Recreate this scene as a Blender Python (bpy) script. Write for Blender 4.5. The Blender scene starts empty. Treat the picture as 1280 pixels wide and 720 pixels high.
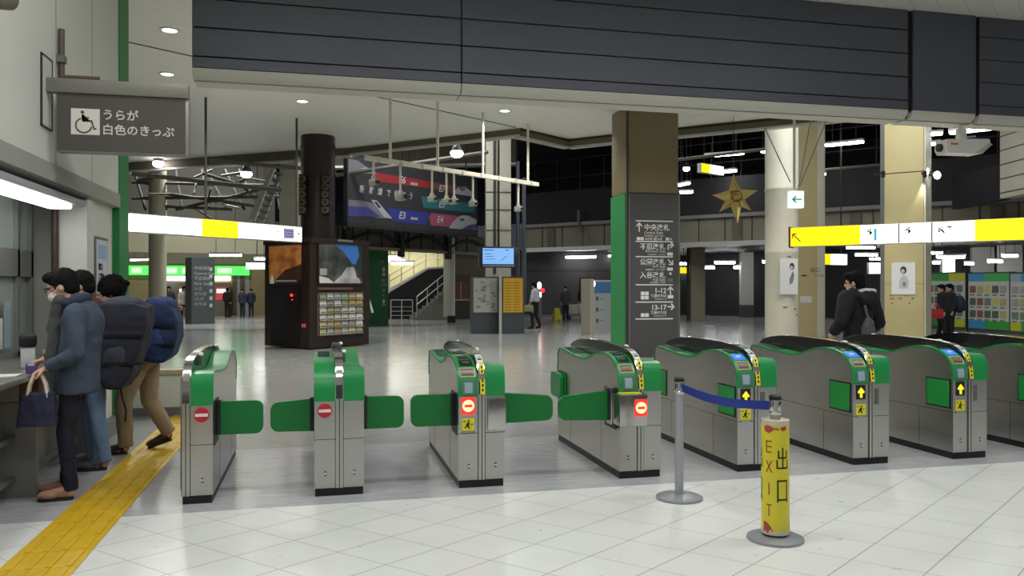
import bpy, bmesh, math, random
from mathutils import Vector, Matrix, noise
random.seed(7)
scene = bpy.context.scene
C = scene.collection

# ------------------------------------------------------------------ camera
FPX, CX, HY, CAMH = 1010.0, 640.0, 358.0, 1.55
YAW = math.atan(242 / 1010.0)
cY, sY = math.cos(YAW), math.sin(YAW)
cam_d = bpy.data.cameras.new('camera')
cam = bpy.data.objects.new('camera', cam_d)
C.objects.link(cam)
cam.location = (0, 0, CAMH)
cam.rotation_euler = (math.pi / 2, 0, -YAW)
cam_d.sensor_width = 36
cam_d.lens = FPX / 1280 * 36
cam_d.shift_y = -(360 - HY) / 1280
cam_d.clip_end = 300
scene.camera = cam

# ------------------------------------------------------------------ world, view, large lights
w = bpy.data.worlds.new('world')
scene.world = w
w.use_nodes = True
w.node_tree.nodes['Background'].inputs[0].default_value = (0.75, 0.85, 1.0, 1)
w.node_tree.nodes['Background'].inputs[1].default_value = 0.05
vs = scene.view_settings
vs.view_transform = 'Standard'
vs.look = 'None'
vs.exposure = 0.0
vs.gamma = 1.0
vs.use_curve_mapping = False
scene.cycles.use_denoising = True
scene.cycles.max_bounces = 7


def area(name, loc, sx, sy, power, col=(0.98, 0.99, 1.0), rot=(0, 0, 0)):
    d = bpy.data.lights.new(name, 'AREA')
    d.shape = 'RECTANGLE'
    d.size, d.size_y = sx, sy
    d.energy = power
    d.color = col
    o = bpy.data.objects.new(name, d)
    o.location = loc
    o.rotation_euler = rot
    C.objects.link(o)
    return o


# ceiling luminaires over the entrance hall in front of the gates (above and behind the camera)
for lx, ly, lp in ((-0.6, 4.6, 62), (2.2, 4.6, 70), (5.2, 4.6, 70), (8.2, 4.6, 62), (0.2, 1.0, 56), (4.5, 1.0, 56)):
    area('hall_luminaire', (lx, ly, 5.42), 1.9, 0.7, lp)


# ------------------------------------------------------------------ geometry helpers
def at(px, py, d):
    xc = (px - CX) / FPX * d
    return Vector((xc * cY + d * sY, -xc * sY + d * cY, CAMH + (HY - py) / FPX * d))


def W(px, d, z=0.0):
    v = at(px, HY, d)
    return Vector((v.x, v.y, z))


def zat(py, d):
    return CAMH + (HY - py) / FPX * d


def onplane(px, py, z):
    return at(px, py, (z - CAMH) * FPX / (HY - py))


def XonY(px, Y):
    k = (px - CX) / FPX
    d = Y / (-k * sY + cY)
    return d * (k * cY + sY)


ROT_R = math.radians(39.65)     # the concourse's first axis (right and away)
ROT_F = math.radians(-50.35)    # the concourse's second axis (right and nearer)


def lin(c):
    return tuple(((x / 255) / 12.92 if x / 255 <= 0.04045 else ((x / 255 + 0.055) / 1.055) ** 2.4) for x in c)


MATS = {}


def M(name, col=(128, 128, 128), rough=0.5, metal=0.0, emit=0.0, noise_amt=0.0, noise_scale=20.0, bump=0.0, spec=0.5, alpha=1.0, trans=0.0):
    if name in MATS:
        return MATS[name]
    m = bpy.data.materials.new(name)
    m.use_nodes = True
    nt = m.node_tree
    b = nt.nodes['Principled BSDF']
    c = lin(col)
    b.inputs['Base Color'].default_value = (*c, 1)
    b.inputs['Roughness'].default_value = rough
    b.inputs['Metallic'].default_value = metal
    b.inputs['Specular IOR Level'].default_value = spec
    if trans:
        b.inputs['Transmission Weight'].default_value = trans
    if alpha < 1:
        b.inputs['Alpha'].default_value = alpha
    if emit:
        b.inputs['Emission Color'].default_value = (*c, 1)
        b.inputs['Emission Strength'].default_value = emit
    if noise_amt or bump:
        tc = nt.nodes.new('ShaderNodeTexCoord')
        n = nt.nodes.new('ShaderNodeTexNoise')
        n.inputs['Scale'].default_value = noise_scale
        n.inputs['Detail'].default_value = 6
        nt.links.new(tc.outputs['Object'], n.inputs['Vector'])
        if noise_amt:
            mx = nt.nodes.new('ShaderNodeMix')
            mx.data_type = 'RGBA'
            mx.inputs[6].default_value = (*[max(0, x * (1 - noise_amt)) for x in c], 1)
            mx.inputs[7].default_value = (*[min(1, x * (1 + noise_amt)) for x in c], 1)
            nt.links.new(n.outputs['Fac'], mx.inputs[0])
            nt.links.new(mx.outputs[2], b.inputs['Base Color'])
        if bump:
            bp = nt.nodes.new('ShaderNodeBump')
            bp.inputs['Strength'].default_value = bump
            bp.inputs['Distance'].default_value = 0.01
            nt.links.new(n.outputs['Fac'], bp.inputs['Height'])
            nt.links.new(bp.outputs['Normal'], b.inputs['Normal'])
    MATS[name] = m
    return m


class MB:
    def __init__(s):
        s.v, s.f, s.m, s.mats = [], [], [], []

    def mi(s, mat):
        if mat not in s.mats:
            s.mats.append(mat)
        return s.mats.index(mat)

    def add(s, vs_, fs, mat, T=None):
        o = len(s.v)
        for p in vs_:
            p = Vector(p)
            s.v.append(tuple(T @ p) if T is not None else tuple(p))
        k = s.mi(mat)
        for f in fs:
            s.f.append(tuple(i + o for i in f))
            s.m.append(k)
        return s

    def box(s, x0, x1, y0, y1, z0, z1, mat, bev=0.0, T=None, seg=2):
        if bev <= 0:
            vs_ = [(x, y, z) for x in (x0, x1) for y in (y0, y1) for z in (z0, z1)]
            fs = [(0, 1, 3, 2), (4, 6, 7, 5), (0, 4, 5, 1), (2, 3, 7, 6), (0, 2, 6, 4), (1, 5, 7, 3)]
            return s.add(vs_, fs, mat, T)
        bm = bmesh.new()
        bmesh.ops.create_cube(bm, size=1)
        for v in bm.verts:
            v.co = Vector(((x0 + x1) / 2 + v.co.x * (x1 - x0), (y0 + y1) / 2 + v.co.y * (y1 - y0), (z0 + z1) / 2 + v.co.z * (z1 - z0)))
        bmesh.ops.bevel(bm, geom=bm.edges[:], offset=bev, segments=seg, profile=0.5, affect='EDGES')
        bm.verts.index_update()
        s.add([v.co.copy() for v in bm.verts], [[v.index for v in f.verts] for f in bm.faces], mat, T)
        bm.free()
        return s

    def cyl(s, p0, p1, r0, mat, r1=None, n=16, caps=True, T=None):
        p0, p1 = Vector(p0), Vector(p1)
        r1 = r0 if r1 is None else r1
        a = (p1 - p0).normalized()
        u = a.orthogonal().normalized()
        v = a.cross(u)
        vs_ = []
        for p, r in ((p0, r0), (p1, r1)):
            for i in range(n):
                t = 2 * math.pi * i / n
                vs_.append(p + (u * math.cos(t) + v * math.sin(t)) * r)
        fs = [(i, (i + 1) % n, n + (i + 1) % n, n + i) for i in range(n)]
        if caps:
            fs += [tuple(range(n - 1, -1, -1)), tuple(range(n, 2 * n))]
        return s.add(vs_, fs, mat, T)

    def tube(s, pts, r, mat, n=8, T=None):
        for a, b in zip(pts[:-1], pts[1:]):
            s.cyl(a, b, r, mat, n=n, T=T)
        for p in pts[1:-1]:
            s.ell(p, (r, r, r), mat, n=n, T=T)
        return s

    def lathe(s, prof, mat, c=(0, 0), n=32, T=None):
        vs_, fs = [], []
        for r, z in prof:
            for i in range(n):
                t = 2 * math.pi * i / n
                vs_.append((c[0] + r * math.cos(t), c[1] + r * math.sin(t), z))
        for k in range(len(prof) - 1):
            for i in range(n):
                j = (i + 1) % n
                fs.append((k * n + i, k * n + j, (k + 1) * n + j, (k + 1) * n + i))
        fs.append(tuple(range(n - 1, -1, -1)))
        fs.append(tuple(range((len(prof) - 1) * n, len(prof) * n)))
        return s.add(vs_, fs, mat, T)

    def ell(s, c, r, mat, n=16, R=None, T=None):
        c = Vector(c)
        if not hasattr(r, '__len__'):
            r = (r, r, r)
        m_ = max(5, n // 2)
        vs_, fs = [], []
        for k in range(1, m_):
            ph = math.pi * k / m_
            for i in range(n):
                t = 2 * math.pi * i / n
                p = Vector((r[0] * math.sin(ph) * math.cos(t), r[1] * math.sin(ph) * math.sin(t), r[2] * math.cos(ph)))
                vs_.append(c + (R @ p if R is not None else p))
        top = Vector((0, 0, r[2]))
        vs_.append(c + (R @ top if R is not None else top))
        vs_.append(c - (R @ top if R is not None else top))
        for k in range(m_ - 2):
            for i in range(n):
                j = (i + 1) % n
                fs.append((k * n + i, (k + 1) * n + i, (k + 1) * n + j, k * n + j))
        a, b = len(vs_) - 2, len(vs_) - 1
        for i in range(n):
            j = (i + 1) % n
            fs.append((a, i, j))
            fs.append((b, (m_ - 2) * n + j, (m_ - 2) * n + i))
        return s.add(vs_, fs, mat, T)

    def prism(s, poly, ax, a0, a1, mat, T=None):
        # poly in the plane across ax; extruded along ax from a0 to a1
        def mk(p, a):
            return {'x': (a, p[0], p[1]), 'y': (p[0], a, p[1]), 'z': (p[0], p[1], a)}[ax]
        n = len(poly)
        vs_ = [mk(p, a0) for p in poly] + [mk(p, a1) for p in poly]
        fs = [(i, (i + 1) % n, n + (i + 1) % n, n + i) for i in range(n)] + [tuple(range(n - 1, -1, -1)), tuple(range(n, 2 * n))]
        return s.add(vs_, fs, mat, T)

    def flat(s, x0, x1, z0, z1, y, mat, t=0.004, T=None):
        # a thin plate facing -y whose back lies at y
        return s.box(x0, x1, y - t, y, z0, z1, mat, T=T)

    def poly(s, pts, y, mat, t=0.003, T=None):
        return s.prism(pts, 'y', y - t, y, mat, T=T)

    def text(s, txt, size, x, z, y, mat, align='LEFT', off=0.0, ext=0.0015, shear=0.0, T=None, sx=1.0, space=1.0):
        # lettering facing -y, its baseline start at (x, z), on the plane y
        cu = bpy.data.curves.new('t', 'FONT')
        cu.body = txt
        cu.size = size
        cu.align_x = align
        cu.offset = off
        cu.extrude = ext
        cu.shear = shear
        cu.space_character = space
        cu.resolution_u = 2
        ob = bpy.data.objects.new('t', cu)
        me = ob.to_mesh()
        vs_ = [(x + v.co.x * sx, y - ext - v.co.z, z + v.co.y) for v in me.vertices]
        fs = [tuple(p.vertices) for p in me.polygons]
        ob.to_mesh_clear()
        bpy.data.objects.remove(ob)
        bpy.data.curves.remove(cu)
        return s.add(vs_, fs, mat, T)

    def mesh(s, name, ang=38):
        me = bpy.data.meshes.new(name)
        me.from_pydata(s.v, [], s.f)
        for m in s.mats:
            me.materials.append(m)
        me.polygons.foreach_set('material_index', s.m)
        me.polygons.foreach_set('use_smooth', [True] * len(s.f))
        bm = bmesh.new()
        bm.from_mesh(me)
        bmesh.ops.recalc_face_normals(bm, faces=bm.faces[:])
        bm.to_mesh(me)
        bm.free()
        me.set_sharp_from_angle(angle=math.radians(ang))
        me.update()
        return me

    def build(s, name, parent=None, loc=(0, 0, 0), rz=0.0, ang=38):
        o = bpy.data.objects.new(name, s.mesh(name, ang))
        C.objects.link(o)
        o.location = loc
        o.rotation_euler = (0, 0, rz)
        if parent is not None:
            o.parent = parent
        return o


def tag(o, label=None, cat=None, group=None, kind=None):
    if label:
        o['label'] = label
    if cat:
        o['category'] = cat
    if group:
        o['group'] = group
    if kind:
        o['kind'] = kind
    return o


def thing(name, label, cat, loc=(0, 0, 0), rz=0.0, group=None):
    o = bpy.data.objects.new(name, None)
    o.empty_display_size = 0.1
    C.objects.link(o)
    o.location = loc
    o.rotation_euler = (0, 0, rz)
    return tag(o, label, cat, group)


def copy_tree(o, parent=None):
    c = o.copy()
    C.objects.link(c)
    c.parent = parent
    for ch in list(o.children):
        copy_tree(ch, c)
    return c


# ------------------------------------------------------------------ materials
STEEL = M('brushed_steel', (190, 189, 185), 0.27, 1.0, noise_amt=0.05, noise_scale=3)
STEEL_D = M('steel_seam', (70, 68, 64), 0.5, 0.6)
CHROME = M('chrome', (205, 205, 203), 0.16, 1.0)
GREEN = M('gate_green', (30, 138, 72), 0.35)
GREEN_F = M('flap_green', (6, 112, 46), 0.4)
BLACK = M('black_plastic', (22, 22, 23), 0.45)
TINT = M('smoked_acrylic', (34, 31, 30), 0.08, spec=0.8)
YEL = M('sticker_yellow', (226, 214, 40), 0.5)
WHITE = M('white_paint', (226, 226, 222), 0.5)
INK = M('black_ink', (18, 18, 18), 0.6)
REDP = M('red_paint', (190, 30, 42), 0.5)
GLASSY = M('reader_glass', (150, 172, 178), 0.15)
DKGRN = M('display_green', (20, 66, 48), 0.15)
BLUE_LIT = M('blue_lit', (60, 110, 225), 0.4, emit=0.9)
RED_LIT = M('red_lit', (235, 40, 30), 0.4, emit=1.3)
ORANGE_LIT = M('orange_lit', (255, 190, 140), 0.4, emit=1.5)
WALLW = M('wall_white', (214, 214, 206), 0.5, noise_amt=0.02, noise_scale=2)
WALLG = M('wall_grey', (160, 160, 152), 0.5, noise_amt=0.03, noise_scale=3)
CREAM = M('column_cream', (196, 192, 172), 0.55, noise_amt=0.08, noise_scale=3)
CREAM2 = M('column_beige', (186, 172, 124), 0.55, noise_amt=0.07, noise_scale=3)
PANELB = M('fascia_panel', (130, 124, 106), 0.7, noise_amt=0.12, noise_scale=2)
DARKM = M('dark_steel', (38, 37, 36), 0.6)
DARKER = M('dark_void', (20, 20, 23), 0.8)
MIDG = M('mid_grey_metal', (120, 120, 116), 0.45, 0.3)
LTMET = M('light_metal', (196, 195, 188), 0.4, 0.4)
BROWN = M('kiosk_brown', (44, 32, 28), 0.35, noise_amt=0.05)
OLIVE = M('pillar_olive', (126, 114, 84), 0.5, noise_amt=0.04, noise_scale=3)
SIGNG = M('sign_grey', (74, 73, 74), 0.5)
PGREEN = M('post_green', (36, 130, 66), 0.45)
BEAM = M('beam_slat', (90, 92, 101), 0.42, 0.2)
SOFF = M('soffit_light', (206, 203, 192), 0.55)
TUBE = M('fluorescent_white', (250, 250, 255), 0.4, emit=24.0)
LIT_W = M('sign_lit_white', (255, 254, 246), 0.4, emit=2.2)
LIT_Y = M('sign_lit_yellow', (255, 218, 10), 0.4, emit=1.1)
LIT_G = M('sign_lit_green', (80, 210, 90), 0.4, emit=1.2)
LAMP = M('lamp_disc', (255, 250, 255), 0.4, emit=14.0)


# ------------------------------------------------------------------ setting
def floor_material():
    m = bpy.data.materials.new('station_floor')
    m.use_nodes = True
    nt = m.node_tree
    L = nt.links.new
    b = nt.nodes['Principled BSDF']
    geo = nt.nodes.new('ShaderNodeNewGeometry')

    def math_(op, a, c=None, d=None):
        n = nt.nodes.new('ShaderNodeMath')
        n.operation = op
        for i, x in enumerate((a, c, d)):
            if x is None:
                continue
            if isinstance(x, (int, float)):
                n.inputs[i].default_value = x
            else:
                L(x, n.inputs[i])
        return n.outputs[0]

    def lines(ang, off, pitch, wd):
        # seams whose direction runs at ang: distance along the normal, folded
        n = nt.nodes.new('ShaderNodeVectorMath')
        n.operation = 'DOT_PRODUCT'
        L(geo.outputs['Position'], n.inputs[0])
        n.inputs[1].default_value = (-math.sin(ang), math.cos(ang), 0)
        v = math_('ADD', n.outputs['Value'], -off + wd / 2 + 400 * pitch)
        v = math_('MODULO', v, pitch)
        return math_('LESS_THAN', v, wd)

    def mix(f, a, c):
        n = nt.nodes.new('ShaderNodeMix')
        n.data_type = 'RGBA'
        for i, x in ((0, f), (6, a), (7, c)):
            if isinstance(x, tuple):
                n.inputs[i].default_value = (*lin(x), 1)
            elif isinstance(x, float):
                n.inputs[i].default_value = x
            else:
                L(x, n.inputs[i])
        return n.outputs[2]

    def nz(scale, detail=5, stretch=None):
        n = nt.nodes.new('ShaderNodeTexNoise')
        n.inputs['Scale'].default_value = scale
        n.inputs['Detail'].default_value = detail
        if stretch:
            mp = nt.nodes.new('ShaderNodeMapping')
            mp.inputs['Scale'].default_value = stretch
            L(geo.outputs['Position'], mp.inputs['Vector'])
            L(mp.outputs[0], n.inputs['Vector'])
        else:
            L(geo.outputs['Position'], n.inputs['Vector'])
        return n.outputs['Fac']
    # seams of the white tiles, through the joint at (1.269, 4.695)
    a1, a2 = math.radians(34), math.radians(-47.7)

    def dist(ang, p, q):
        return -math.sin(ang) * p + math.cos(ang) * q
    ab = math.sin(math.radians(81.7))
    l1 = lines(a1, dist(a1, 1.269, 4.695), 0.380 * ab, 0.007)
    l2 = lines(a2, dist(a2, 1.269, 4.695), 0.390 * ab, 0.005)
    seam = math_('MAXIMUM', l1, l2)
    tile = mix(nz(2.2, 3), (212, 214, 210), (232, 233, 229))
    tile = mix(math_('MULTIPLY', seam, 0.75), tile, (120, 120, 114))
    grey = mix(nz(9, 8, (0.5, 2.5, 1)), (146, 147, 150), (202, 203, 205))
    gl = lines(0.0, 5.9, 0.42, 0.006)
    grey = mix(math_('MULTIPLY', gl, 0.45), grey, (100, 100, 102))
    far = mix(nz(45, 3), (140, 141, 138), (178, 179, 174))
    fl1 = lines(ROT_R, 0.2, 1.2, 0.02)
    fl2 = lines(ROT_F, 0.2, 2.4, 0.02)
    far = mix(math_('MULTIPLY', math_('MAXIMUM', fl1, fl2), 0.35), far, (110, 110, 106))
    sep = nt.nodes.new('ShaderNodeSeparateXYZ')
    L(geo.outputs['Position'], sep.inputs[0])
    front = math_('GREATER_THAN', sep.outputs['Y'], 5.9)
    back = math_('GREATER_THAN', sep.outputs['Y'], 8.05)
    col = mix(back, mix(front, tile, grey), far)
    L(col, b.inputs['Base Color'])
    rg = math_('ADD', math_('MULTIPLY', nz(7, 4), 0.08), 0.13)
    rg = math_('ADD', rg, math_('MULTIPLY', math_('SUBTRACT', 1.0, front), 0.12))
    L(rg, b.inputs['Roughness'])
    b.inputs['Specular IOR Level'].default_value = 0.55
    return m


mb = MB()
mb.box(-30, 60, -5, 75, -0.2, 0, floor_material())
tag(mb.build('floor'), kind='structure')


def ceiling_material():
    m = bpy.data.materials.new('ceiling_panels')
    m.use_nodes = True
    nt = m.node_tree
    b = nt.nodes['Principled BSDF']
    geo = nt.nodes.new('ShaderNodeNewGeometry')
    d = nt.nodes.new('ShaderNodeVectorMath')
    d.operation = 'DOT_PRODUCT'
    nt.links.new(geo.outputs['Position'], d.inputs[0])
    d.inputs[1].default_value = (-math.sin(ROT_R), math.cos(ROT_R), 0)
    a = nt.nodes.new('ShaderNodeMath')
    a.operation = 'MODULO'
    ad = nt.nodes.new('ShaderNodeMath')
    ad.operation = 'ADD'
    ad.inputs[1].default_value = 100
    nt.links.new(d.outputs['Value'], ad.inputs[0])
    nt.links.new(ad.outputs[0], a.inputs[0])
    a.inputs[1].default_value = 0.3
    lt = nt.nodes.new('ShaderNodeMath')
    lt.operation = 'LESS_THAN'
    lt.inputs[1].default_value = 0.012
    nt.links.new(a.outputs[0], lt.inputs[0])
    mx = nt.nodes.new('ShaderNodeMix')
    mx.data_type = 'RGBA'
    mx.inputs[6].default_value = (*lin((236, 235, 226)), 1)
    mx.inputs[7].default_value = (*lin((212, 211, 202)), 1)
    nt.links.new(lt.outputs[0], mx.inputs[0])
    nt.links.new(mx.outputs[2], b.inputs['Base Color'])
    b.inputs['Roughness'].default_value = 0.45
    return m


CZ = 5.5
edge_px = [(60, 211), (163, 203), (373, 188), (437, 185), (650, 160), (711, 174), (764, 168), (950, 149), (1300, 111)]
edge = [onplane(px, py, CZ) for px, py in edge_px]
poly = [(e.x, e.y) for e in edge] + [(17, 9.0), (17, -4.5), (-2.3, -4.5), (-2.3, 9.5), (-8, 12)]
mb = MB()
mb.prism(poly, 'z', CZ, CZ + 0.25, ceiling_material())
tag(mb.build('ceiling'), kind='structure')
# the joint line across the ceiling
mb = MB()
a, b_ = onplane(150, 50, CZ), onplane(645, 159, CZ)
mb.cyl((a.x, a.y, CZ), (b_.x, b_.y, CZ), 0.015, STEEL_D, n=8)
tag(mb.build('trim_1'), kind='structure')
# fascia along the far edge of the ceiling
mb = MB()
FBR = M('fascia_brown', (104, 96, 78), 0.6, noise_amt=0.1, noise_scale=3)
for i, (h, mt) in enumerate(((0.3, FBR), (0.26, FBR), (0.2, FBR), (0.16, FBR), (0.2, FBR), (0.2, FBR), (0.2, FBR), (0.2, FBR))):
    p, q = edge[i], edge[i + 1]
    dirv = (q - p).normalized()
    nrm = Vector((-dirv.y, dirv.x, 0))
    ang = math.atan2(dirv.y, dirv.x)
    T = Matrix.Translation((p.x, p.y, 0)) @ Matrix.Rotation(ang, 4, 'Z')
    ln = (q - p).length
    mb.box(0, ln, 0, 0.15, CZ - h, CZ + 0.25, mt, T=T)
    mb.box(0, ln, -0.03, 0.18, CZ - h - 0.05, CZ - h, LTMET, T=T)
    if i >= 4:
        mb.box(0, ln, -0.02, 0.0, CZ - 0.06, CZ - 0.002, DARKM, T=T)
tag(mb.build('trim_2'), kind='structure')

# brown beam under the roof behind the train banner
mb = MB()
pa_, pb_ = at(415, 198, 37), at(645, 174, 36)
T = Matrix.Translation(pa_) @ Matrix.Rotation(math.atan2(pb_.y - pa_.y, pb_.x - pa_.x), 4, 'Z')
ln = math.hypot(pb_.x - pa_.x, pb_.y - pa_.y)
mb.box(0, ln, 0, 0.5, -0.35, 1.6, FBR, T=T)
mb.box(0, ln, -0.1, 0.5, -0.45, -0.35, LTMET, T=T)
tag(mb.build('trim_8'), kind='structure')

# the high dark roof and the end walls of the concourse
mb = MB()
mb.box(-45, 45, -20, 55, 8.6, 8.8, M('roof_dark', (40, 40, 42), 0.8), T=Matrix.Translation((10, 32, 0)) @ Matrix.Rotation(ROT_R, 4, 'Z'))
tag(mb.build('ceiling_far'), kind='structure')


def far_frame(t, off=0.0):
    # a point on the mezzanine line: t metres along it to the right (and nearer), off metres towards the hall
    xc = 0.8 * t - 0.6 * off
    d = 40 - 0.6 * t - 0.8 * off
    return W(CX + xc / d * FPX, d)


# mezzanine front (right half of the picture): girder, panels, parapet
o0 = far_frame(0.6)
T0 = Matrix.Translation(o0) @ Matrix.Rotation(ROT_F, 4, 'Z')
mb = MB()
mb.box(0, 40, 0, 0.35, 3.22, 3.42, LTMET, T=T0)
mb.box(0, 40, 0.1, 0.3, 3.42, 4.4, PANELB, T=T0)
x = 0.0
while x < 40:
    mb.box(x, x + 0.03, 0.07, 0.1, 3.42, 4.4, DARKM, T=T0)
    if int(x / 1.15) % 4 == 1:
        mb.box(x + 0.35, x + 0.75, 0.02, 0.1, 3.42, 4.3, M('pilaster', (96, 92, 80), 0.7), T=T0)
    x += 1.15
mb.box(0, 40, -0.12, 0.2, 4.4, 4.55, MIDG, T=T0)
mb.box(0, 40, 0.15, 0.4, 4.55, 6.1, M('parapet_dark', (30, 30, 29), 0.7, noise_amt=0.2, noise_scale=1.2), T=T0)
tag(mb.build('wall_mezzanine'), kind='structure')
mb = MB()
mb.box(0, 40, 0.42, 9, 3.25, 3.4, DARKM, T=T0)
tag(mb.build('ceiling_mezzanine'), kind='structure')
mb = MB()
mb.box(0, 40, 0.42, 8, 6.0, 6.1, DARKM, T=T0)
tag(mb.build('floor_mezzanine'), kind='structure')
mb = MB()
mb.box(-2, 60, 9, 9.3, 0, 9, M('back_wall_dark', (46, 46, 48), 0.7, noise_amt=0.2, noise_scale=0.8), T=T0)
tag(mb.build('wall_back'), kind='structure')
# dark wall under the mezzanine at its left end
mb = MB()
p0 = W(655, 40.5)
T1 = Matrix.Translation(p0) @ Matrix.Rotation(math.radians(-14), 4, 'Z')
mb.box(-1.5, 4.6, 0, 0.3, 0, 3.25, M('panel_wall_dark', (62, 60, 60), 0.5, noise_amt=0.06), T=T1)
for i in range(6):
    mb.box(-0.2 + i * 0.85, -0.18 + i * 0.85, -0.012, 0.0, 0.1, 2.3, DARKM, T=T1)
mb.box(-1.5, 4.6, -0.02, 0, 2.3, 2.36, DARKM, T=T1)
mb.box(2.75, 3.55, -0.02, 0.0, 0, 2.0, DARKER, T=T1)
mb.box(-1.5, 4.6, -0.05, 0, 0, 0.12, MIDG, T=T1)
tag(mb.build('wall_far'), kind='structure')

# left wall of the entrance hall
LX = -2.10
mb = MB()
mb.box(LX - 0.3, LX, -4, 9.9, 2.52, CZ, WALLW)
for yy in (7.33, 8.42):
    mb.box(LX - 0.001, LX + 0.002, yy, yy + 0.012, 2.52, CZ, M('seam_pale', (150, 150, 144), 0.6))
mb.box(LX - 0.3, LX - 0.06, 8.5, 9.47, 0.0, 2.52, WALLW)
mb.box(LX - 0.3, LX - 0.005, 8.28, 8.5, 0.0, 2.36, WALLW)
mb.box(-2.95, -2.75, -4, 8.5, 0.0, 2.52, WALLG)
mb.box(-2.75, LX - 0.3, 8.5, 8.7, 0, 2.52, WALLG)
mb.prism([(LX - 0.6, 2.36), (LX + 0.02, 2.40), (LX + 0.02, 2.54), (LX - 0.6, 2.54)], 'y', -4, 9.47, M('lintel_grey', (160, 160, 152), 0.5))
mb.box(-2.75, LX - 0.25, -4, 8.5, 2.36, 2.44, M('lintel_grey'))
tag(mb.build('wall_left'), kind='structure')
mb = MB()
mb.box(LX - 0.3, LX + 0.012, 9.47, 9.9, 0.0, CZ, PGREEN)
tag(mb.build('trim_3'), kind='structure')
mb = MB()
mb.box(LX - 0.07, LX + 0.03, 8.5, 9.92, 0.0, 0.16, M('skirting_grey', (112, 114, 116), 0.5))
tag(mb.build('baseboard_left'), kind='structure')

# the deep slatted header over the gates
mb = MB()
BY = 9.9
bx0 = XonY(240, BY)
grooves = [4.07, 4.205, 4.54, 4.875, 5.21, 5.5]
j1, j2, j3 = XonY(577, BY), XonY(1138, BY), XonY(1222, BY)


def header_run(xa, xb, slats=True):
    if slats:
        for z0, z1 in zip(grooves[:-1], grooves[1:]):
            mb.box(xa, xb, BY, BY + 0.05, z0 + 0.006, z1 - 0.006, BEAM, bev=0.006, seg=1)
    else:
        mb.box(xa, xb, BY - 0.015, BY + 0.05, 4.07, 5.5, BEAM, bev=0.006, seg=1)
    mb.box(xa, xb, BY + 0.03, BY + 0.42, 4.05, 5.5, DARKM)
    lip = [(BY + 0.0, 4.07), (BY + 0.0, 4.04), (BY + 0.02, 4.0), (BY + 0.06, 3.965), (BY + 0.12, 3.955), (BY + 0.12, 4.07)]
    mb.prism(lip, 'x', xa, xb, SOFF)
    mb.box(xa, xb, BY + 0.165, BY + 0.46, 3.95, 4.07, SOFF)
    mb.box(xa, xb, BY + 0.11, BY + 0.17, 3.985, 4.06, DARKER)


header_run(bx0, j1 - 0.006)
header_run(j1 + 0.006, j2 - 0.04)
header_run(j2 + 0.04, j3 - 0.04, False)
header_run(j3 + 0.04, 15)
mb.box(bx0 + 0.02, 15, BY + 0.05, BY + 0.4, 4.08, 5.5, DARKM)
tag(mb.build('lintel_header'), kind='structure')

# low white partition beyond the gates at the left
mb = MB()
mb.box(-3.2, -1.02, 10.4, 10.5, 0.0, 0.5, WALLW)
mb.box(-3.2, -1.02, 10.36, 10.54, 0.5, 0.55, M('cap_beige', (190, 176, 146), 0.5))
mb.box(-3.2, -1.02, 10.38, 10.4, 0.0, 0.1, M('skirting_grey'))
tag(mb.build('low_partition'), 'low white partition with a beige cap rail left of the leftmost gate', 'partition')

# tactile paving
mb = MB()
TY = M('tactile_yellow', (206, 168, 22), 0.5, noise_amt=0.3, noise_scale=7)
TYD = M('tactile_joint', (150, 120, 20), 0.6)
mb.box(-1.70, -1.29, 1.0, 12.0, -0.01, 0.002, TYD)
y = 1.0
while y < 12:
    mb.box(-1.70, -1.29, y + 0.002, y + 0.298, 0, 0.0035, TY)
    for k in range(4):
        xx = -1.645 + k * 0.1
        mb.box(xx - 0.018, xx + 0.018, y + 0.01, y + 0.29, 0.003, 0.009, TY, bev=0.004, seg=1)
    y += 0.3
tag(mb.build('tactile_paving'), 'yellow ribbed tactile paving strip running along the floor past the ticket counter', 'tactile paving')


# ------------------------------------------------------------------ ticket gates
TOP = [(0.0, 0.70), (0.0, 0.765), (0.015, 0.835), (0.045, 0.885), (0.09, 0.925), (0.16, 0.958), (0.25, 0.980), (0.37, 0.988), (0.5, 0.982),
       (0.6, 0.965), (0.7, 0.935), (0.8, 0.907), (0.9, 0.893), (1.05, 0.893), (1.3, 0.908), (1.5, 0.928), (1.64, 0.934), (1.69, 0.920), (1.715, 0.88), (1.72, 0.80), (1.72, 0.70)]
GL = 1.72
CAPTOP = [(GL - y, z) for y, z in reversed(TOP)]
SPTOP = [(-0.015, 0.06), (-0.015, 0.72), (-0.005, 0.80), (0.015, 0.88), (0.05, 0.945), (0.10, 0.985), (0.2, 1.02), (0.34, 1.036)]


def offset_line(pts, d):
    out = []
    for i, p in enumerate(pts):
        a = Vector(pts[max(0, i - 1)])
        b = Vector(pts[min(len(pts) - 1, i + 1)])
        t = (b - a).normalized()
        out.append((p[0] - t.y * d, p[1] + t.x * d))
    return out


def patch(mb, line, s0, s1, x0, x1, lift, mat, th=0.004):
    # a thin plate lying along the line (y, z) between arc lengths s0 and s1
    acc, pts = 0.0, []
    for p, q in zip(line[:-1], line[1:]):
        p, q = Vector(p), Vector(q)
        l = (q - p).length
        a, b = max(s0, acc), min(s1, acc + l)
        if a < b:
            if not pts:
                pts.append(p.lerp(q, (a - acc) / l))
            pts.append(p.lerp(q, (b - acc) / l))
        acc += l
    pts = [(p.x, p.y) for p in pts]
    up, lo = offset_line(pts, lift + th), offset_line(pts, lift - 0.002)
    mb.prism(up + lo[::-1], 'x', x0, x1, mat)


def half_body(mb, line, x0, x1):
    prof = [(0.0, 0.06)] + line + [(GL, 0.06)]
    mb.prism(prof, 'x', x0, x1, STEEL)


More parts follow.
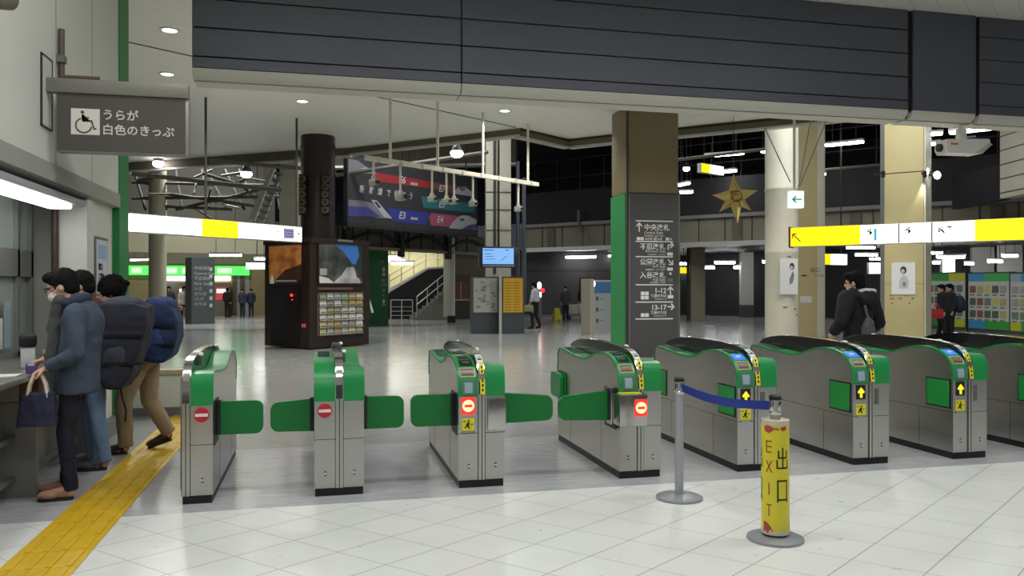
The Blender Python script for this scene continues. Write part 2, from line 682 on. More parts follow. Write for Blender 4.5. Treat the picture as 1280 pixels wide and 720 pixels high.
def band(mb, line, x0, x1):
    up, lo = offset_line(line, 0.005), offset_line(line, -0.012)
    mb.prism(up + lo[::-1], 'x', x0, x1, GREEN)


def rounded_rect(x0, x1, z0, z1, r, corners=(1, 1, 1, 1), n=5):
    # corners: lower-left, lower-right, upper-right, upper-left
    out = []
    for (cx, cz, a0), on in zip(((x0, z0, 180), (x1, z0, 270), (x1, z1, 0), (x0, z1, 90)), corners):
        if not on:
            out.append((cx, cz))
            continue
        mx = cx + (r if cx == x0 else -r)
        mz = cz + (r if cz == z0 else -r)
        for i in range(n + 1):
            t = math.radians(a0 + 90 * i / n)
            out.append((mx + r * math.cos(t), mz + r * math.sin(t)))
    return out


def flap(parent, xa, xb, y=0.2, z0=0.455, z1=0.70, slant=0.0):
    # a closed flap standing across the aisle from the gate side xa to its free end xb
    mb = MB()
    s = 1 if xb > xa else -1
    lo, hi = (xa + s * 0.03, xb) if s > 0 else (xb, xa + s * 0.03)
    c = (0, 1, 1, 0) if s > 0 else (1, 0, 0, 1)
    pl = rounded_rect(lo, hi, z0, z1, 0.055, c)
    L = abs(hi - lo)
    pl = [(x_, z - slant * (abs(x_ - xa) / L) * (1 if z > (z0 + z1) / 2 else -0.3)) for x_, z in pl]
    mb.prism(pl, 'y', y - 0.022, y + 0.022, GREEN_F)
    o = mb.build('flap', parent)
    mb = MB()
    a, b = sorted((xa - s * 0.004, xa + s * 0.034))
    mb.box(a, b, y - 0.03, y + 0.03, z0 - 0.0, z1 + 0.01, BLACK, bev=0.006)
    mb.box(*sorted((xa - s * 0.006, xa + s * 0.003)), y - 0.13, y + 0.13, z0 - 0.06, z1 + 0.02, BLACK)
    mb.build('flap_hinge', o)
    return o


def recess(parent, side, y0, y1, z0=0.45, z1=0.71):
    # a folded-in flap lying in the side of the gate
    mb = MB()
    x0, x1 = sorted((side * 0.178, side * 0.184))
    mb.box(x0, x1, y0, y1, z0, z1, BLACK)
    o = mb.build('flap_recess', parent)
    mb = MB()
    x0, x1 = sorted((side * 0.180, side * 0.189))
    mb.box(x0, x1, y0 + 0.014, y1 - 0.012, z0 + 0.012, z1 - 0.012, M('flap_green_bright', (20, 150, 60), 0.4), bev=0.003, seg=1)
    mb.build('flap', o)


def no_entry(parent, xc, zc, y, lit):
    mb = MB()
    if lit:
        mb.box(xc - 0.052, xc + 0.052, y - 0.006, y + 0.002, zc - 0.067, zc + 0.067, RED_LIT)
        mb.cyl((xc, y - 0.006, zc), (xc, y - 0.010, zc), 0.046, ORANGE_LIT, n=24)
        mb.box(xc - 0.03, xc + 0.03, y - 0.013, y - 0.009, zc - 0.010, zc + 0.010, RED_LIT)
    else:
        mb.cyl((xc, y, zc), (xc, y - 0.004, zc), 0.052, REDP, n=28)
        mb.box(xc - 0.043, xc + 0.043, y - 0.007, y - 0.003, zc - 0.011, zc + 0.011, WHITE)
    o = mb.build('no_entry_sign', parent)
    o['label'] = 'lit red and orange no entry sign' if lit else 'round red no entry sticker with a white bar'


def arrow_sign(parent, xc, zc, y):
    mb = MB()
    mb.box(xc - 0.044, xc + 0.044, y - 0.005, y + 0.002, zc - 0.062, zc + 0.062, BLACK)
    pl = [(-0.034, 0.002), (-0.022, -0.012), (-0.011, 0.0), (-0.011, -0.048), (0.011, -0.048), (0.011, 0.0), (0.022, -0.012), (0.034, 0.002), (0, 0.042)]
    mb.poly([(xc + a, zc + b) for a, b in pl], y - 0.005, M('arrow_yellow', (250, 235, 40), 0.4, emit=0.6), t=0.004)
    o = mb.build('arrow_sign', parent)
    o['label'] = 'black panel with a lit yellow up arrow'


def sticker(parent, xc, zc, y):
    mb = MB()
    mb.box(xc - 0.048, xc + 0.048, y - 0.003, y + 0.001, zc - 0.052, zc + 0.05, YEL)
    mb.box(xc - 0.048, xc + 0.048, y - 0.004, y, zc - 0.062, zc - 0.046, BLACK)
    # running figure between two flaps
    q = y - 0.003
    mb.poly([(xc - 0.02, zc + 0.0), (xc - 0.004, zc + 0.022), (xc + 0.012, zc + 0.018), (xc + 0.004, zc - 0.006), (xc + 0.016, zc - 0.028), (xc + 0.006, zc - 0.03), (xc - 0.006, zc - 0.012), (xc - 0.026, zc - 0.026), (xc - 0.03, zc - 0.018), (xc - 0.012, zc - 0.004)], q, INK, t=0.003)
    mb.ell((xc + 0.004, q - 0.001, zc + 0.032), (0.008, 0.002, 0.008), INK, n=10)
    mb.box(xc + 0.02, xc + 0.036, q - 0.003, q, zc + 0.002, zc + 0.008, INK)
    mb.box(xc - 0.04, xc - 0.02, q - 0.003, q, zc + 0.026, zc + 0.032, INK)
    for k in range(5):
        mb.box(xc - 0.04 + k * 0.017, xc - 0.03 + k * 0.017, y - 0.006, y - 0.003, zc - 0.058, zc - 0.051, WHITE)
    o = mb.build('warning_sticker', parent)
    o['label'] = 'yellow running figure warning sticker'


def make_gate(X, label, reader=True, left=True, group='ticket gates', blue=True):
    r = thing('ticket_gate', label, 'ticket gate', (X, 6.12, 0), 0, group)
    mb = MB()
    xl = -0.18 if left else -0.03
    if left:
        half_body(mb, TOP, -0.18, -0.03)
    half_body(mb, CAPTOP, 0.03, 0.18)
    mb.box(-0.03, 0.03, 0.0, GL, 0.06, 0.875, STEEL)
    # seams
    mb.box(xl - 0.001, 0.181, -0.0015, GL + 0.0015, 0.418, 0.422, STEEL_D)
    for yy in (0.42, 1.3):
        mb.box(xl - 0.001, 0.181, yy, yy + 0.004, 0.06, 0.42, STEEL_D)
    for xx in (-0.031, 0.027):
        mb.box(xx, xx + 0.004, -0.0015, 0, 0.06, 0.70, STEEL_D)
    # keyholes
    for xx in ((-0.1, 0.11) if left else (0.11,)):
        mb.box(xx - 0.007, xx + 0.007, -0.003, 0, 0.15, 0.185, STEEL_D)
        mb.cyl((xx, -0.005, 0.168), (xx, 0, 0.168), 0.010, CHROME, n=10)
    mb.build('body', r)
    mb = MB()
    mb.box(xl + 0.006, 0.174, 0.008, GL - 0.008, 0.0, 0.062, BLACK)
    mb.build('plinth', r)
    mb = MB()
    if left:
        band(mb, TOP, -0.184, -0.031)
    band(mb, CAPTOP, 0.031, 0.184)
    mb.build('green_top', r)
    # spine
    mb = MB()
    prof = SPTOP + [(0.34, 0.95), (0.0, 0.7), (0.0, 0.06)]
    mb.prism([(-0.012, 0.06), (-0.012, 0.72), (0.0, 0.72), (0.0, 0.06)], 'x', -0.024, 0.024, STEEL)
    mb.box(-0.003, 0.003, -0.0135, 0, 0.06, 0.72, STEEL_D)
    mb.build('steel_strip', r)
    mb = MB()
    mb.prism(SPTOP[1:] + [(0.34, 0.95), (0.0, 0.72)], 'x', -0.024, 0.024, CHROME)
    sp = mb.build('chrome_spine', r)
    mb = MB()
    fin = [(0.03, 0.90), (0.06, 0.945), (0.11, 0.983), (0.2, 1.016), (0.34, 1.034), (0.6, 1.045), (0.9, 1.050), (1.15, 1.049), (1.38, 1.038), (1.56, 1.017), (1.68, 0.992), (1.76, 0.965), (1.775, 0.945), (1.75, 0.90), (1.69, 0.87), (0.1, 0.87)]
    mb.prism(fin, 'x', -0.027, 0.027, TINT)
    mb.build('smoked_fin', r)
    mb = MB()
    edge_ = offset_line([(y, z) for y, z in fin[:13]], 0.004)
    mb.prism(edge_ + [(y, z) for y, z in fin[:13]][::-1], 'x', -0.029, 0.029, CHROME)
    mb.build('fin_rim', r)
    for yy in (0.42, 1.36):
        mb = MB()
        mb.ell((0.044, yy, 1.032), (0.020, 0.040, 0.018), M('sensor_white', (228, 228, 224), 0.25), n=16)
        mb.box(0.028, 0.055, yy - 0.025, yy + 0.025, 0.95, 1.03, STEEL)
        mb.build('sensor_dome', r)
    if left and reader:
        mb = MB()
        patch(mb, TOP, 0.015, 0.125, -0.155, -0.052, 0.005, M('reader_face', (92, 118, 116), 0.25))
        patch(mb, TOP, 0.03, 0.11, -0.135, -0.072, 0.009, GLASSY)
        mb.build('card_reader', r)
        mb = MB()
        patch(mb, TOP, 0.15, 0.235, -0.165, -0.042, 0.005, M('slot_rim', (176, 172, 104), 0.4))
        patch(mb, TOP, 0.162, 0.223, -0.158, -0.055, 0.009, M('slot_grey', (96, 92, 84), 0.3))
        patch(mb, TOP, 0.168, 0.185, -0.145, -0.07, 0.012, M('slot_red', (128, 72, 60), 0.4))
        mb.build('ticket_slot', r)
        mb = MB()
        patch(mb, TOP, 0.255, 0.345, -0.155, -0.052, 0.005, BLUE_LIT if blue else BLACK)
        if blue:
            patch(mb, TOP, 0.285, 0.31, -0.125, -0.085, 0.009, WHITE)
        else:
            patch(mb, TOP, 0.29, 0.31, -0.13, -0.075, 0.009, CHROME)
        mb.build('touch_pad', r)
        mb = MB()
        patch(mb, TOP, 0.37, 0.50, -0.155, -0.055, 0.005, DKGRN)
        patch(mb, TOP, 0.40, 0.47, -0.14, -0.07, 0.009, M('screen_dark', (28, 40, 38), 0.1))
        mb.build('display', r)
    if left:
        mb = MB()
        patch(mb, TOP, 1.42, 1.82, -0.158, -0.05, 0.005, M('glass_teal', (70, 104, 92), 0.08))
        mb.build('rear_display', r)
    mb = MB()
    # stickers on the front of the spine
    line = SPTOP[1:]
    patch(mb, line, 0.0, 0.245, -0.012, 0.0245, 0.001, YEL, th=0.002)
    for k in range(6):
        patch(mb, line, 0.02 + k * 0.036, 0.042 + k * 0.036, 0.0, 0.013, 0.003, INK, th=0.002)
    patch(mb, line, 0.25, 0.37, -0.024, 0.0245, 0.001, WHITE, th=0.002)
    patch(mb, line, 0.28, 0.30, -0.016, 0.016, 0.003, SIGNG, th=0.002)
    patch(mb, line, 0.32, 0.33, -0.016, 0.016, 0.003, SIGNG, th=0.002)
    o = mb.build('spine_sticker', r) if reader else None
    return r


gate_x = [-0.915, 0.151, 1.225, 2.534, 3.581, 4.686, 5.711, 6.75]
g1 = make_gate(gate_x[0], 'narrow half-width ticket gate beside the yellow tactile paving, red no entry sticker', reader=False, left=False)
mb = MB()
mb.box(-0.040, -0.029, 0.02, 1.6, 0.10, 0.90, M('side_grey', (150, 150, 146), 0.4, 0.5))
mb.box(-0.048, -0.040, 0.1, 1.5, 0.52, 0.82, M('side_wood', (190, 130, 60), 0.5))
mb.build('side_panel', g1)
no_entry(g1, 0.105, 0.632, 0.0, False)
flap(g1, 0.18, 0.515)

g2 = make_gate(gate_x[1], 'ticket gate seen end on with green caps both sides of a chrome spine', reader=False)
no_entry(g2, -0.105, 0.632, 0.0, False)
flap(g2, -0.18, -0.50, slant=0.02)
flap(g2, 0.18, 0.495)

g3 = make_gate(gate_x[2], 'ticket gate with lit no entry sign and a green flap out on each side', blue=False)
no_entry(g3, -0.105, 0.632, 0.0, True)
sticker(g3, -0.105, 0.485, 0.0)
flap(g3, -0.18, -0.525)
flap(g3, 0.18, 0.625, slant=0.035)
mb = MB()
mb.box(0.045, 0.19, -0.022, 0.02, 0.44, 0.69, STEEL, bev=0.008)
mb.build('cover_box', g3)

g4 = make_gate(gate_x[3], 'ticket gate with lit no entry sign on a boxy flap motor housing', blue=False)
mb = MB()
mb.box(-0.205, 0.035, -0.075, 0.10, 0.43, 0.69, STEEL, bev=0.012)
mb.box(-0.19, -0.01, -0.06, 0.02, 0.69, 0.697, YEL)
mb.box(-0.215, -0.18, 0.10, 0.22, 0.42, 0.73, STEEL, bev=0.008)
mb.box(-0.207, -0.203, -0.035, -0.02, 0.55, 0.565, STEEL_D)
mb.build('motor_housing', g4)
no_entry(g4, -0.025, 0.58, -0.075, True)
flap(g4, -0.20, -0.645, y=0.15, slant=0.04)
fo = recess(g4, -1, 1.42, 1.70)
mb = MB()
mb.prism([(y_, z_) for y_, z_ in rounded_rect(1.48, 1.80, 0.45, 0.69, 0.05)], 'x', -0.232, -0.196, GREEN)
mb.build('rear_flap', g4)

names = ['first of the gates with a lit yellow up arrow, directly behind the blue belt', 'up-arrow ticket gate just right of the yellow exit post',
         'up-arrow ticket gate in front of the square beige pillar with a portrait poster', 'last ticket gate at the right end of the row, partly cut off']
for i in range(4):
    g = make_gate(gate_x[4 + i], names[i], blue=True)
    recess(g, -1, 0.03, 0.33)
    recess(g, -1, 1.40, 1.69)
    arrow_sign(g, -0.105, 0.632, 0.0)
    sticker(g, -0.105, 0.478, 0.0)
    mb = MB()
    mb.box(0.035, 0.075, -0.004, 0.001, 0.52, 0.66, M('label_grey', (96, 94, 92), 0.5))
    mb.build('label_plate', g)


# ------------------------------------------------------------------ belt posts
def belt_post(name, label, loc):
    r = thing(name, label, 'belt post', loc, 0, 'belt barrier posts')
    mb = MB()
    mb.lathe([(0.168, 0.0), (0.170, 0.006), (0.168, 0.016), (0.150, 0.024), (0.06, 0.032), (0.034, 0.036)], M('post_base', (150, 152, 157), 0.4, 0.25), n=48)
    mb.build('base', r)
    mb = MB()
    mb.cyl((0, 0, 0.03), (0, 0, 0.78), 0.031, M('post_silver', (168, 170, 174), 0.38, 0.35), n=24)
    mb.build('pole', r)
    mb = MB()
    mb.lathe([(0.034, 0.765), (0.036, 0.77), (0.036, 0.782), (0.030, 0.786), (0.030, 0.845), (0.036, 0.85), (0.036, 0.856)], CHROME, n=24)
    for k in range(4):
        t = k * math.pi / 2 + 0.35
        mb.box(-0.010, 0.010, 0.026, 0.037, 0.786, 0.848, CHROME, bev=0.003, T=Matrix.Rotation(t, 4, 'Z'))
    hd = mb.build('belt_head', r)
    mb = MB()
    mb.lathe([(0.037, 0.855), (0.038, 0.86), (0.037, 0.878), (0.030, 0.884)], BLACK, n=24)
    mb.build('cap', r)
    return r


P1 = Vector((2.565, 5.46, 0))
P2 = Vector((2.724, 4.442, 0))
bp1 = belt_post('belt_post', 'bare silver belt post from which the blue belt is pulled', P1)
bp2 = belt_post('belt_post', 'belt post wrapped in a yellow exit sleeve', P2)
mb = MB()
BELT = M('belt_blue', (22, 44, 132), 0.7)
n = 14
dv = (P2 - P1)
for i in range(n):
    a, b = i / n, (i + 1) / n
    pa, pb = [dv * (0.035 + 0.93 * t) + Vector((0, 0, 0.815 - 0.045 * math.sin(math.pi * t) * (1 - 0.3 * t))) for t in (a, b)]
    sd = Vector((-dv.y, dv.x, 0)).normalized() * 0.0015
    up = Vector((0, 0, 0.027))
    tw = Vector((-dv.y, dv.x, 0)).normalized() * 0.012
    q = []
    for p, t in ((pa, a), (pb, b)):
        k = math.sin(math.pi * t)
        q += [p - up - tw * k - sd, p - up - tw * k + sd, p + up + tw * k + sd, p + up + tw * k - sd]
    mb.add(q, [(0, 4, 5, 1), (1, 5, 6, 2), (2, 6, 7, 3), (3, 7, 4, 0), (0, 1, 2, 3), (4, 7, 6, 5)], BELT)
o = mb.build('belt', bp1)
o['label'] = 'blue retractable belt stretched to the yellow exit post'

# the yellow sleeve with its writing
R0 = 0.083
mb = MB()
mb.lathe([(R0 - 0.004, 0.045), (R0, 0.045), (R0, 0.735), (R0 - 0.004, 0.735)], M('sleeve_yellow', (222, 210, 48), 0.35), n=64)
mb.lathe([(R0 + 0.0006, 0.706), (R0 + 0.0008, 0.736), (R0 - 0.004, 0.737)], M('tape_clear', (206, 196, 170), 0.25), n=64)
mb.lathe([(R0 - 0.004, 0.044), (R0 + 0.0008, 0.044), (R0 + 0.0006, 0.072)], M('tape_clear'), n=64)
sl = mb.build('sign_sleeve', bp2)
sl['label'] = 'yellow cylindrical sleeve lettered EXIT'
CA = math.atan2(-P2.y, -P2.x)


def cpt(u, z, r):
    t = CA + u / R0
    return (r * math.cos(t), r * math.sin(t), z)


def cstroke(mb, u0, z0, u1, z1, wd, mat, r=R0 + 0.0012):
    a, b = Vector((u0, z0)), Vector((u1, z1))
    t = (b - a).normalized()
    nn = Vector((-t.y, t.x)) * wd / 2
    k = 5
    vs_ = []
    for i in range(k + 1):
        p = a.lerp(b, i / k)
        for m_ in (-1, 0, 1):
            q = p + nn * m_
            vs_.append(cpt(q.x, q.y, r))
    fs = []
    for i in range(k):
        for j in range(2):
            fs.append((i * 3 + j, i * 3 + j + 1, i * 3 + j + 4, i * 3 + j + 3))
    mb.add(vs_, fs, mat)


def exit_writing(mb, du, letters=True):
    # 出 over 口
    W_ = 0.009
    c, zc, h = du, 0.515, 0.062
    cstroke(mb, c, zc - h, c, zc + h, W_, INK)
    for zz, hw in ((zc, 0.026), (zc - h, 0.034)):
        cstroke(mb, c - hw, zz, c + hw, zz, W_ + 0.001, INK)
    for sg in (-1, 1):
        cstroke(mb, c + sg * 0.026, zc - 0.004, c + sg * 0.026, zc + h * 0.72, W_, INK)
        cstroke(mb, c + sg * 0.034, zc - h - 0.004, c + sg * 0.034, zc - 0.012, W_, INK)
    zc = 0.318
    for zz in (zc - 0.056, zc + 0.058):
        cstroke(mb, c - 0.032, zz, c + 0.032, zz, W_ + 0.001, INK)
    for sg in (-1, 1):
        cstroke(mb, c + sg * 0.030, zc - 0.072, c + sg * 0.030, zc + 0.062, W_, INK)


def latin_exit(mb, c):
    RB = M('letter_red', (150, 44, 30), 0.5)
    w_ = 0.007
    hx = 0.017
    for ch, zc in (('E', 0.58), ('X', 0.46), ('I', 0.325), ('T', 0.195)):
        h = 0.036
        if ch == 'E':
            cstroke(mb, c - hx, zc - h, c - hx, zc + h, w_, RB)
            for zz in (zc - h + 0.003, zc, zc + h - 0.003):
                cstroke(mb, c - hx, zz, c + hx, zz, w_, RB)
        if ch == 'X':
            cstroke(mb, c - hx, zc - h, c + hx, zc + h, w_, RB)
            cstroke(mb, c - hx, zc + h, c + hx, zc - h, w_, RB)
        if ch == 'I':
            cstroke(mb, c, zc - h, c, zc + h, w_, RB)
        if ch == 'T':
            cstroke(mb, c, zc - h, c, zc + h, w_, RB)
            cstroke(mb, c - hx, zc + h - 0.003, c + hx, zc + h - 0.003, w_, RB)


mb = MB()
for k in range(3):
    off = k * 2 * math.pi * R0 / 3
    exit_writing(mb, 0.045 + off)
    latin_exit(mb, -0.037 + off)
mb.build('lettering', sl)
mb = MB()
TAPE = M('tape_red', (176, 70, 62), 0.4)


def cpatch(mb, pts, mat, r=R0 + 0.0018):
    c = (sum(p[0] for p in pts) / len(pts), sum(p[1] for p in pts) / len(pts))
    vs_ = [cpt(*c, r)] + [cpt(u, z, r) for u, z in pts]
    n_ = len(pts)
    mb.add(vs_, [(0, 1 + i, 1 + (i + 1) % n_) for i in range(n_)], mat)


for off in (-0.015, 0.17):
    cpatch(mb, [(-0.055 + off, 0.70), (-0.05 + off, 0.672), (-0.025 + off, 0.66), (0.0 + off, 0.675), (0.012 + off, 0.69), (-0.01 + off, 0.705), (-0.03 + off, 0.71)], TAPE)
    cpatch(mb, [(0.0 + off, 0.69), (0.02 + off, 0.682), (0.04 + off, 0.684), (0.035 + off, 0.692), (0.015 + off, 0.694)], TAPE)
    cpatch(mb, [(0.045 + off, 0.70), (0.05 + off, 0.68), (0.07 + off, 0.676), (0.085 + off, 0.69), (0.08 + off, 0.708), (0.06 + off, 0.70)], TAPE)
    cpatch(mb, [(-0.06 + off, 0.06), (-0.06 + off, 0.125), (-0.03 + off, 0.118), (-0.012 + off, 0.095), (0.005 + off, 0.07), (-0.03 + off, 0.055)], TAPE)
mb.build('torn_tape', sl)


# ------------------------------------------------------------------ frames on upright faces
def cam_xd(px, d):
    return Vector(((px - CX) / FPX * d, d))


class Face:
    # an upright face from column pxa at depth da to column pxb at depth db; local x along it, -y towards the viewer
    def __init__(s, pxa, da, pxb, db):
        s.a, s.b = cam_xd(pxa, da), cam_xd(pxb, db)
        s.P, s.Q = W(pxa, da), W(pxb, db)
        v = s.Q - s.P
        s.len = v.length
        s.rz = math.atan2(v.y, v.x)
        s.T = Matrix.Translation(s.P) @ Matrix.Rotation(s.rz, 4, 'Z')

    def t(s, px):
        k = (px - CX) / FPX
        v = s.b - s.a
        return (k * s.a.y - s.a.x) / (v.x - k * v.y)

    def u(s, px):
        return s.t(px) * s.len

    def d(s, px):
        return s.a.y + s.t(px) * (s.b.y - s.a.y)

    def z(s, px, py):
        return CAMH + (HY - py) / FPX * s.d(px)

    def world(s, u, y, z):
        return s.T @ Vector((u, y, z))


# ------------------------------------------------------------------ the big square pillar with the direction panel
pc = W(784, 17.6)
PX0, PY0 = pc.x, pc.y
PX1 = XonY(849, PY0)
pil = tag(thing('station_pillar', 'big square pillar, olive above, green on its side, grey direction panel on its front', 'pillar', (PX0, PY0, 0)))
PW = PX1 - PX0
mb = MB()
mb.box(0, PW, 0, 1.0, 3.58, CZ, OLIVE, bev=0.06)
mb.box(0, PW, 0, 1.0, 0, 3.58, MIDG, bev=0.06)
mb.build('shaft', pil)
mb = MB()
mb.box(-0.015, 0.0, 0.09, 0.98, 0.0, 3.58, PGREEN)
mb.build('green_side', pil)
mb = MB()
mb.box(0.0, PW - 0.03, -0.02, 0.0, 0.0, 3.58, SIGNG)
mb.box(-0.01, 0.02, -0.024, 0.05, 0.0, CZ, DARKM)
mb.box(PW - 0.03, PW + 0.012, -0.02, 0.05, 0.0, 3.58, M('edge_greenish', (96, 120, 100), 0.4, 0.4))
mb.box(0.035, 0.055, -0.024, -0.02, 0.0, 3.58, MIDG)
pan = mb.build('direction_panel', pil)
WT = M('sign_white', (222, 222, 220), 0.5)
mb = MB()


def PU(px):
    return XonY(px, PY0 - 0.02) - PX0


def PZ(py, px=820):
    return zat(py, 17.75)


q = -0.021
for yy in (276.5, 302, 321, 356, 377.5, 398.5):
    mb.box(PU(794.5), PU(841), q - 0.003, q, PZ(yy) - 0.012, PZ(yy) + 0.012, WT)
S = 0.0176


def ptxt(t_, px, py, hpx, al='LEFT', off=0.0):
    mb.text(t_, hpx * S * 1.2, PU(px), PZ(py), q, WT, al, off=off)


def parrow(px, py, ang, ln=9):
    T = Matrix.Translation((PU(px), q - 0.002, PZ(py))) @ Matrix.Rotation(math.radians(ang), 4, 'Y')
    L = ln * S
    mb.box(-0.014, 0.014, 0, 0.003, -L / 2, L / 2 - 0.02, WT, T=T)
    for sg in (-1, 1):
        T2 = T @ Matrix.Translation((0, 0, L / 2)) @ Matrix.Rotation(math.radians(sg * 42), 4, 'Y')
        mb.box(-0.013, 0.013, 0, 0.003, -0.10, 0.008, WT, T=T2)


parrow(799, 284.5, 0, 11)
ptxt('中央改札', 805, 287.5, 7.2, off=0.002)
ptxt('Central Gate', 805, 292.5, 4)
ptxt('中央检票口  중앙 개찰구', 805, 296, 2.2)
for i, (c0, cw) in enumerate(((796, 4), (800.5, 4), (817, 4), (832, 4))):
    mb.box(PU(c0), PU(c0 + cw), q - 0.003, q, PZ(300.5), PZ(296.7), M('sign_tan', (196, 176, 130), 0.5) if i == 2 else WT)
for c0 in (806, 822, 837):
    ptxt('新幹線' if c0 == 806 else 'JR線' if c0 == 822 else '駅', c0, 300, 2.8)
ptxt('不忍改札', 832, 311.5, 7.2, 'RIGHT', off=0.002)
ptxt('Shinobazu Gate', 832, 315.5, 3.6, 'RIGHT')
ptxt('不忍检票口  시노바즈', 832, 319.2, 2.2, 'RIGHT')
parrow(839, 306, 90, 6)
mb.box(PU(834.5), PU(836), q - 0.003, q, PZ(312.5), PZ(305.5), WT)
mb.box(PU(834), PU(841), q - 0.003, q, PZ(319.3), PZ(315.3), WT)
ptxt('公園改札', 832, 330.5, 7.2, 'RIGHT', off=0.002)
ptxt('Park Gate', 832, 334.5, 3.6, 'RIGHT')
ptxt('公园检票口  공원 개찰구', 832, 338, 2.2, 'RIGHT')
parrow(838, 327.5, 135, 9)
mb.box(PU(834), PU(841), q - 0.003, q, PZ(338.2), PZ(334.4), WT)
ptxt('入谷改札', 832, 347, 7.2, 'RIGHT', off=0.002)
ptxt('Iriya Gate', 832, 351, 3.6, 'RIGHT')
ptxt('入谷检票口  이리야', 832, 354, 2.2, 'RIGHT')
mb.ell((PU(838), q - 0.001, PZ(342)), (0.03, 0.003, 0.03), WT, n=12)
mb.box(PU(834.5), PU(841), q - 0.003, q, PZ(352.5), PZ(347.5), MIDG)
ptxt('1-12', 833, 366.2, 7.4, 'RIGHT', off=0.003)
ptxt('番線のりば', 833, 371.2, 3.5, 'RIGHT', off=0.001)
ptxt('Track No.1-12', 833, 374.6, 2.2, 'RIGHT')
parrow(838, 363.5, 0, 10)
mb.box(PU(834.5), PU(841.5), q - 0.003, q, PZ(373), PZ(369), WT)
for i in range(2):
    for j in range(2):
        mb.box(PU(801 + i * 5.2), PU(805.6 + i * 5.2), q - 0.003, q, PZ(369 + j * 5.2), PZ(364.5 + j * 5.2), WT)
ptxt('13-17', 833, 387.2, 7.4, 'RIGHT', off=0.003)
ptxt('番線のりば', 833, 392.2, 3.5, 'RIGHT', off=0.001)
ptxt('Track No.13-17', 833, 395.6, 2.2, 'RIGHT')
parrow(838.5, 383.5, 90, 9)
for i in range(2):
    mb.box(PU(801 + i * 5.2), PU(805.6 + i * 5.2), q - 0.003, q, PZ(396), PZ(391.5), WT)
mb.build('lettering', pan)

# ------------------------------------------------------------------ kiosk with posters and leaflet rack
KL = Face(331, 20.9, 387, 19.7)
KR = Face(387, 19.7, 461, 21.4)
KZ = 2.72
kio = tag(thing('information_kiosk', 'dark brown two-sided kiosk with posters and a leaflet rack around a column', 'kiosk', KL.Q))
TK = Matrix.Translation(-KL.Q)
mb = MB()
A, B, Cc = KL.P, KL.Q, KR.Q
D = A + (Cc - B)
mb.prism([(p.x, p.y) for p in (A, B, Cc, D)], 'z', 0.03, KZ, BROWN, T=TK)
TL, TR = TK @ KL.T, TK @ KR.T
mb.box(0, KL.len, -0.05, 0, KZ - 0.1, KZ + 0.03, BROWN, T=TL)
mb.box(0, KR.len, -0.05, 0, KZ - 0.1, KZ + 0.03, BROWN, T=TR)
mb.build('body', kio)
mb = MB()
u0, u1 = KL.u(339), KL.u(375)
mb.box(u0, KL.u(352), -0.01, 0.0, 0.06, KL.z(355, 364), DARKER, T=TL)
mb.box(KL.u(352), u1, -0.012, 0.0, 0.06, KL.z(360, 364), M('kiosk_door', (30, 24, 22), 0.4), T=TL)
dr = mb.build('door', kio)
mb = MB()
mb.ell((KL.u(365.5), -0.03, KL.z(365, 369)), (0.045, 0.03, 0.035), M('led_red', (255, 40, 50), 0.4, emit=3.0), n=12, T=TL)
mb.ell((KL.u(366), -0.02, KL.z(365, 374.5)), (0.02, 0.015, 0.015), M('led_red'), n=8, T=TL)
mb.build('indicator_light', dr)
mb = MB()
um, zm = KL.u(380), KL.z(380, 407)
mb.box(um - 0.09, um + 0.09, -0.012, 0, zm - 0.06, zm + 0.06, REDP, T=TL)
mb.box(um - 0.05, um - 0.02, -0.015, 0, zm - 0.03, zm + 0.03, WHITE, T=TL)
mb.box(um + 0.02, um + 0.05, -0.015, 0, zm - 0.03, zm + 0.03, WHITE, T=TL)
mb.build('red_sticker', kio)
mb = MB()
mb.box(KR.u(397), KR.u(439), -0.05, 0, KR.z(410, 362.3), KR.z(410, 359.3), M('bar_red', (116, 74, 66), 0.4), T=TR)
mb.build('header_bar', kio)
mb = MB()
mb.box(KR.u(396.5), KR.u(452), -0.03, 0, KR.z(420, 419), KR.z(420, 365.5), M('rack_grey', (104, 100, 92), 0.5), T=TR)
rk = mb.build('leaflet_rack', kio)
mb = MB()
for j in range(7):
    z_ = KR.z(420, 418.5 - j * 8.7)
    mb.box(KR.u(396.5), KR.u(452), -0.10, -0.03, z_, z_ + 0.012, MIDG, T=TR)
mb.build('shelf_strips', rk)
mb = MB()
u_ = KR.len
mb.box(u_ - 0.02, u_ + 0.06, 0.0, 0.12, 0.75, 1.55, BLACK, bev=0.03, T=TR)
mb.cyl((u_ + 0.05, 0.06, 1.2), (u_ + 0.2, 0.06, 0.85), 0.035, WHITE, n=8, T=TR)
mb.build('side_holder', kio)
rnd = random.Random(3)
LEAF = [M('leaf_%d' % i, c, 0.5) for i, c in enumerate(((205, 200, 186), (186, 180, 164), (168, 176, 180), (200, 188, 140), (150, 146, 138), (150, 162, 120), (214, 210, 204), (180, 156, 110)))]
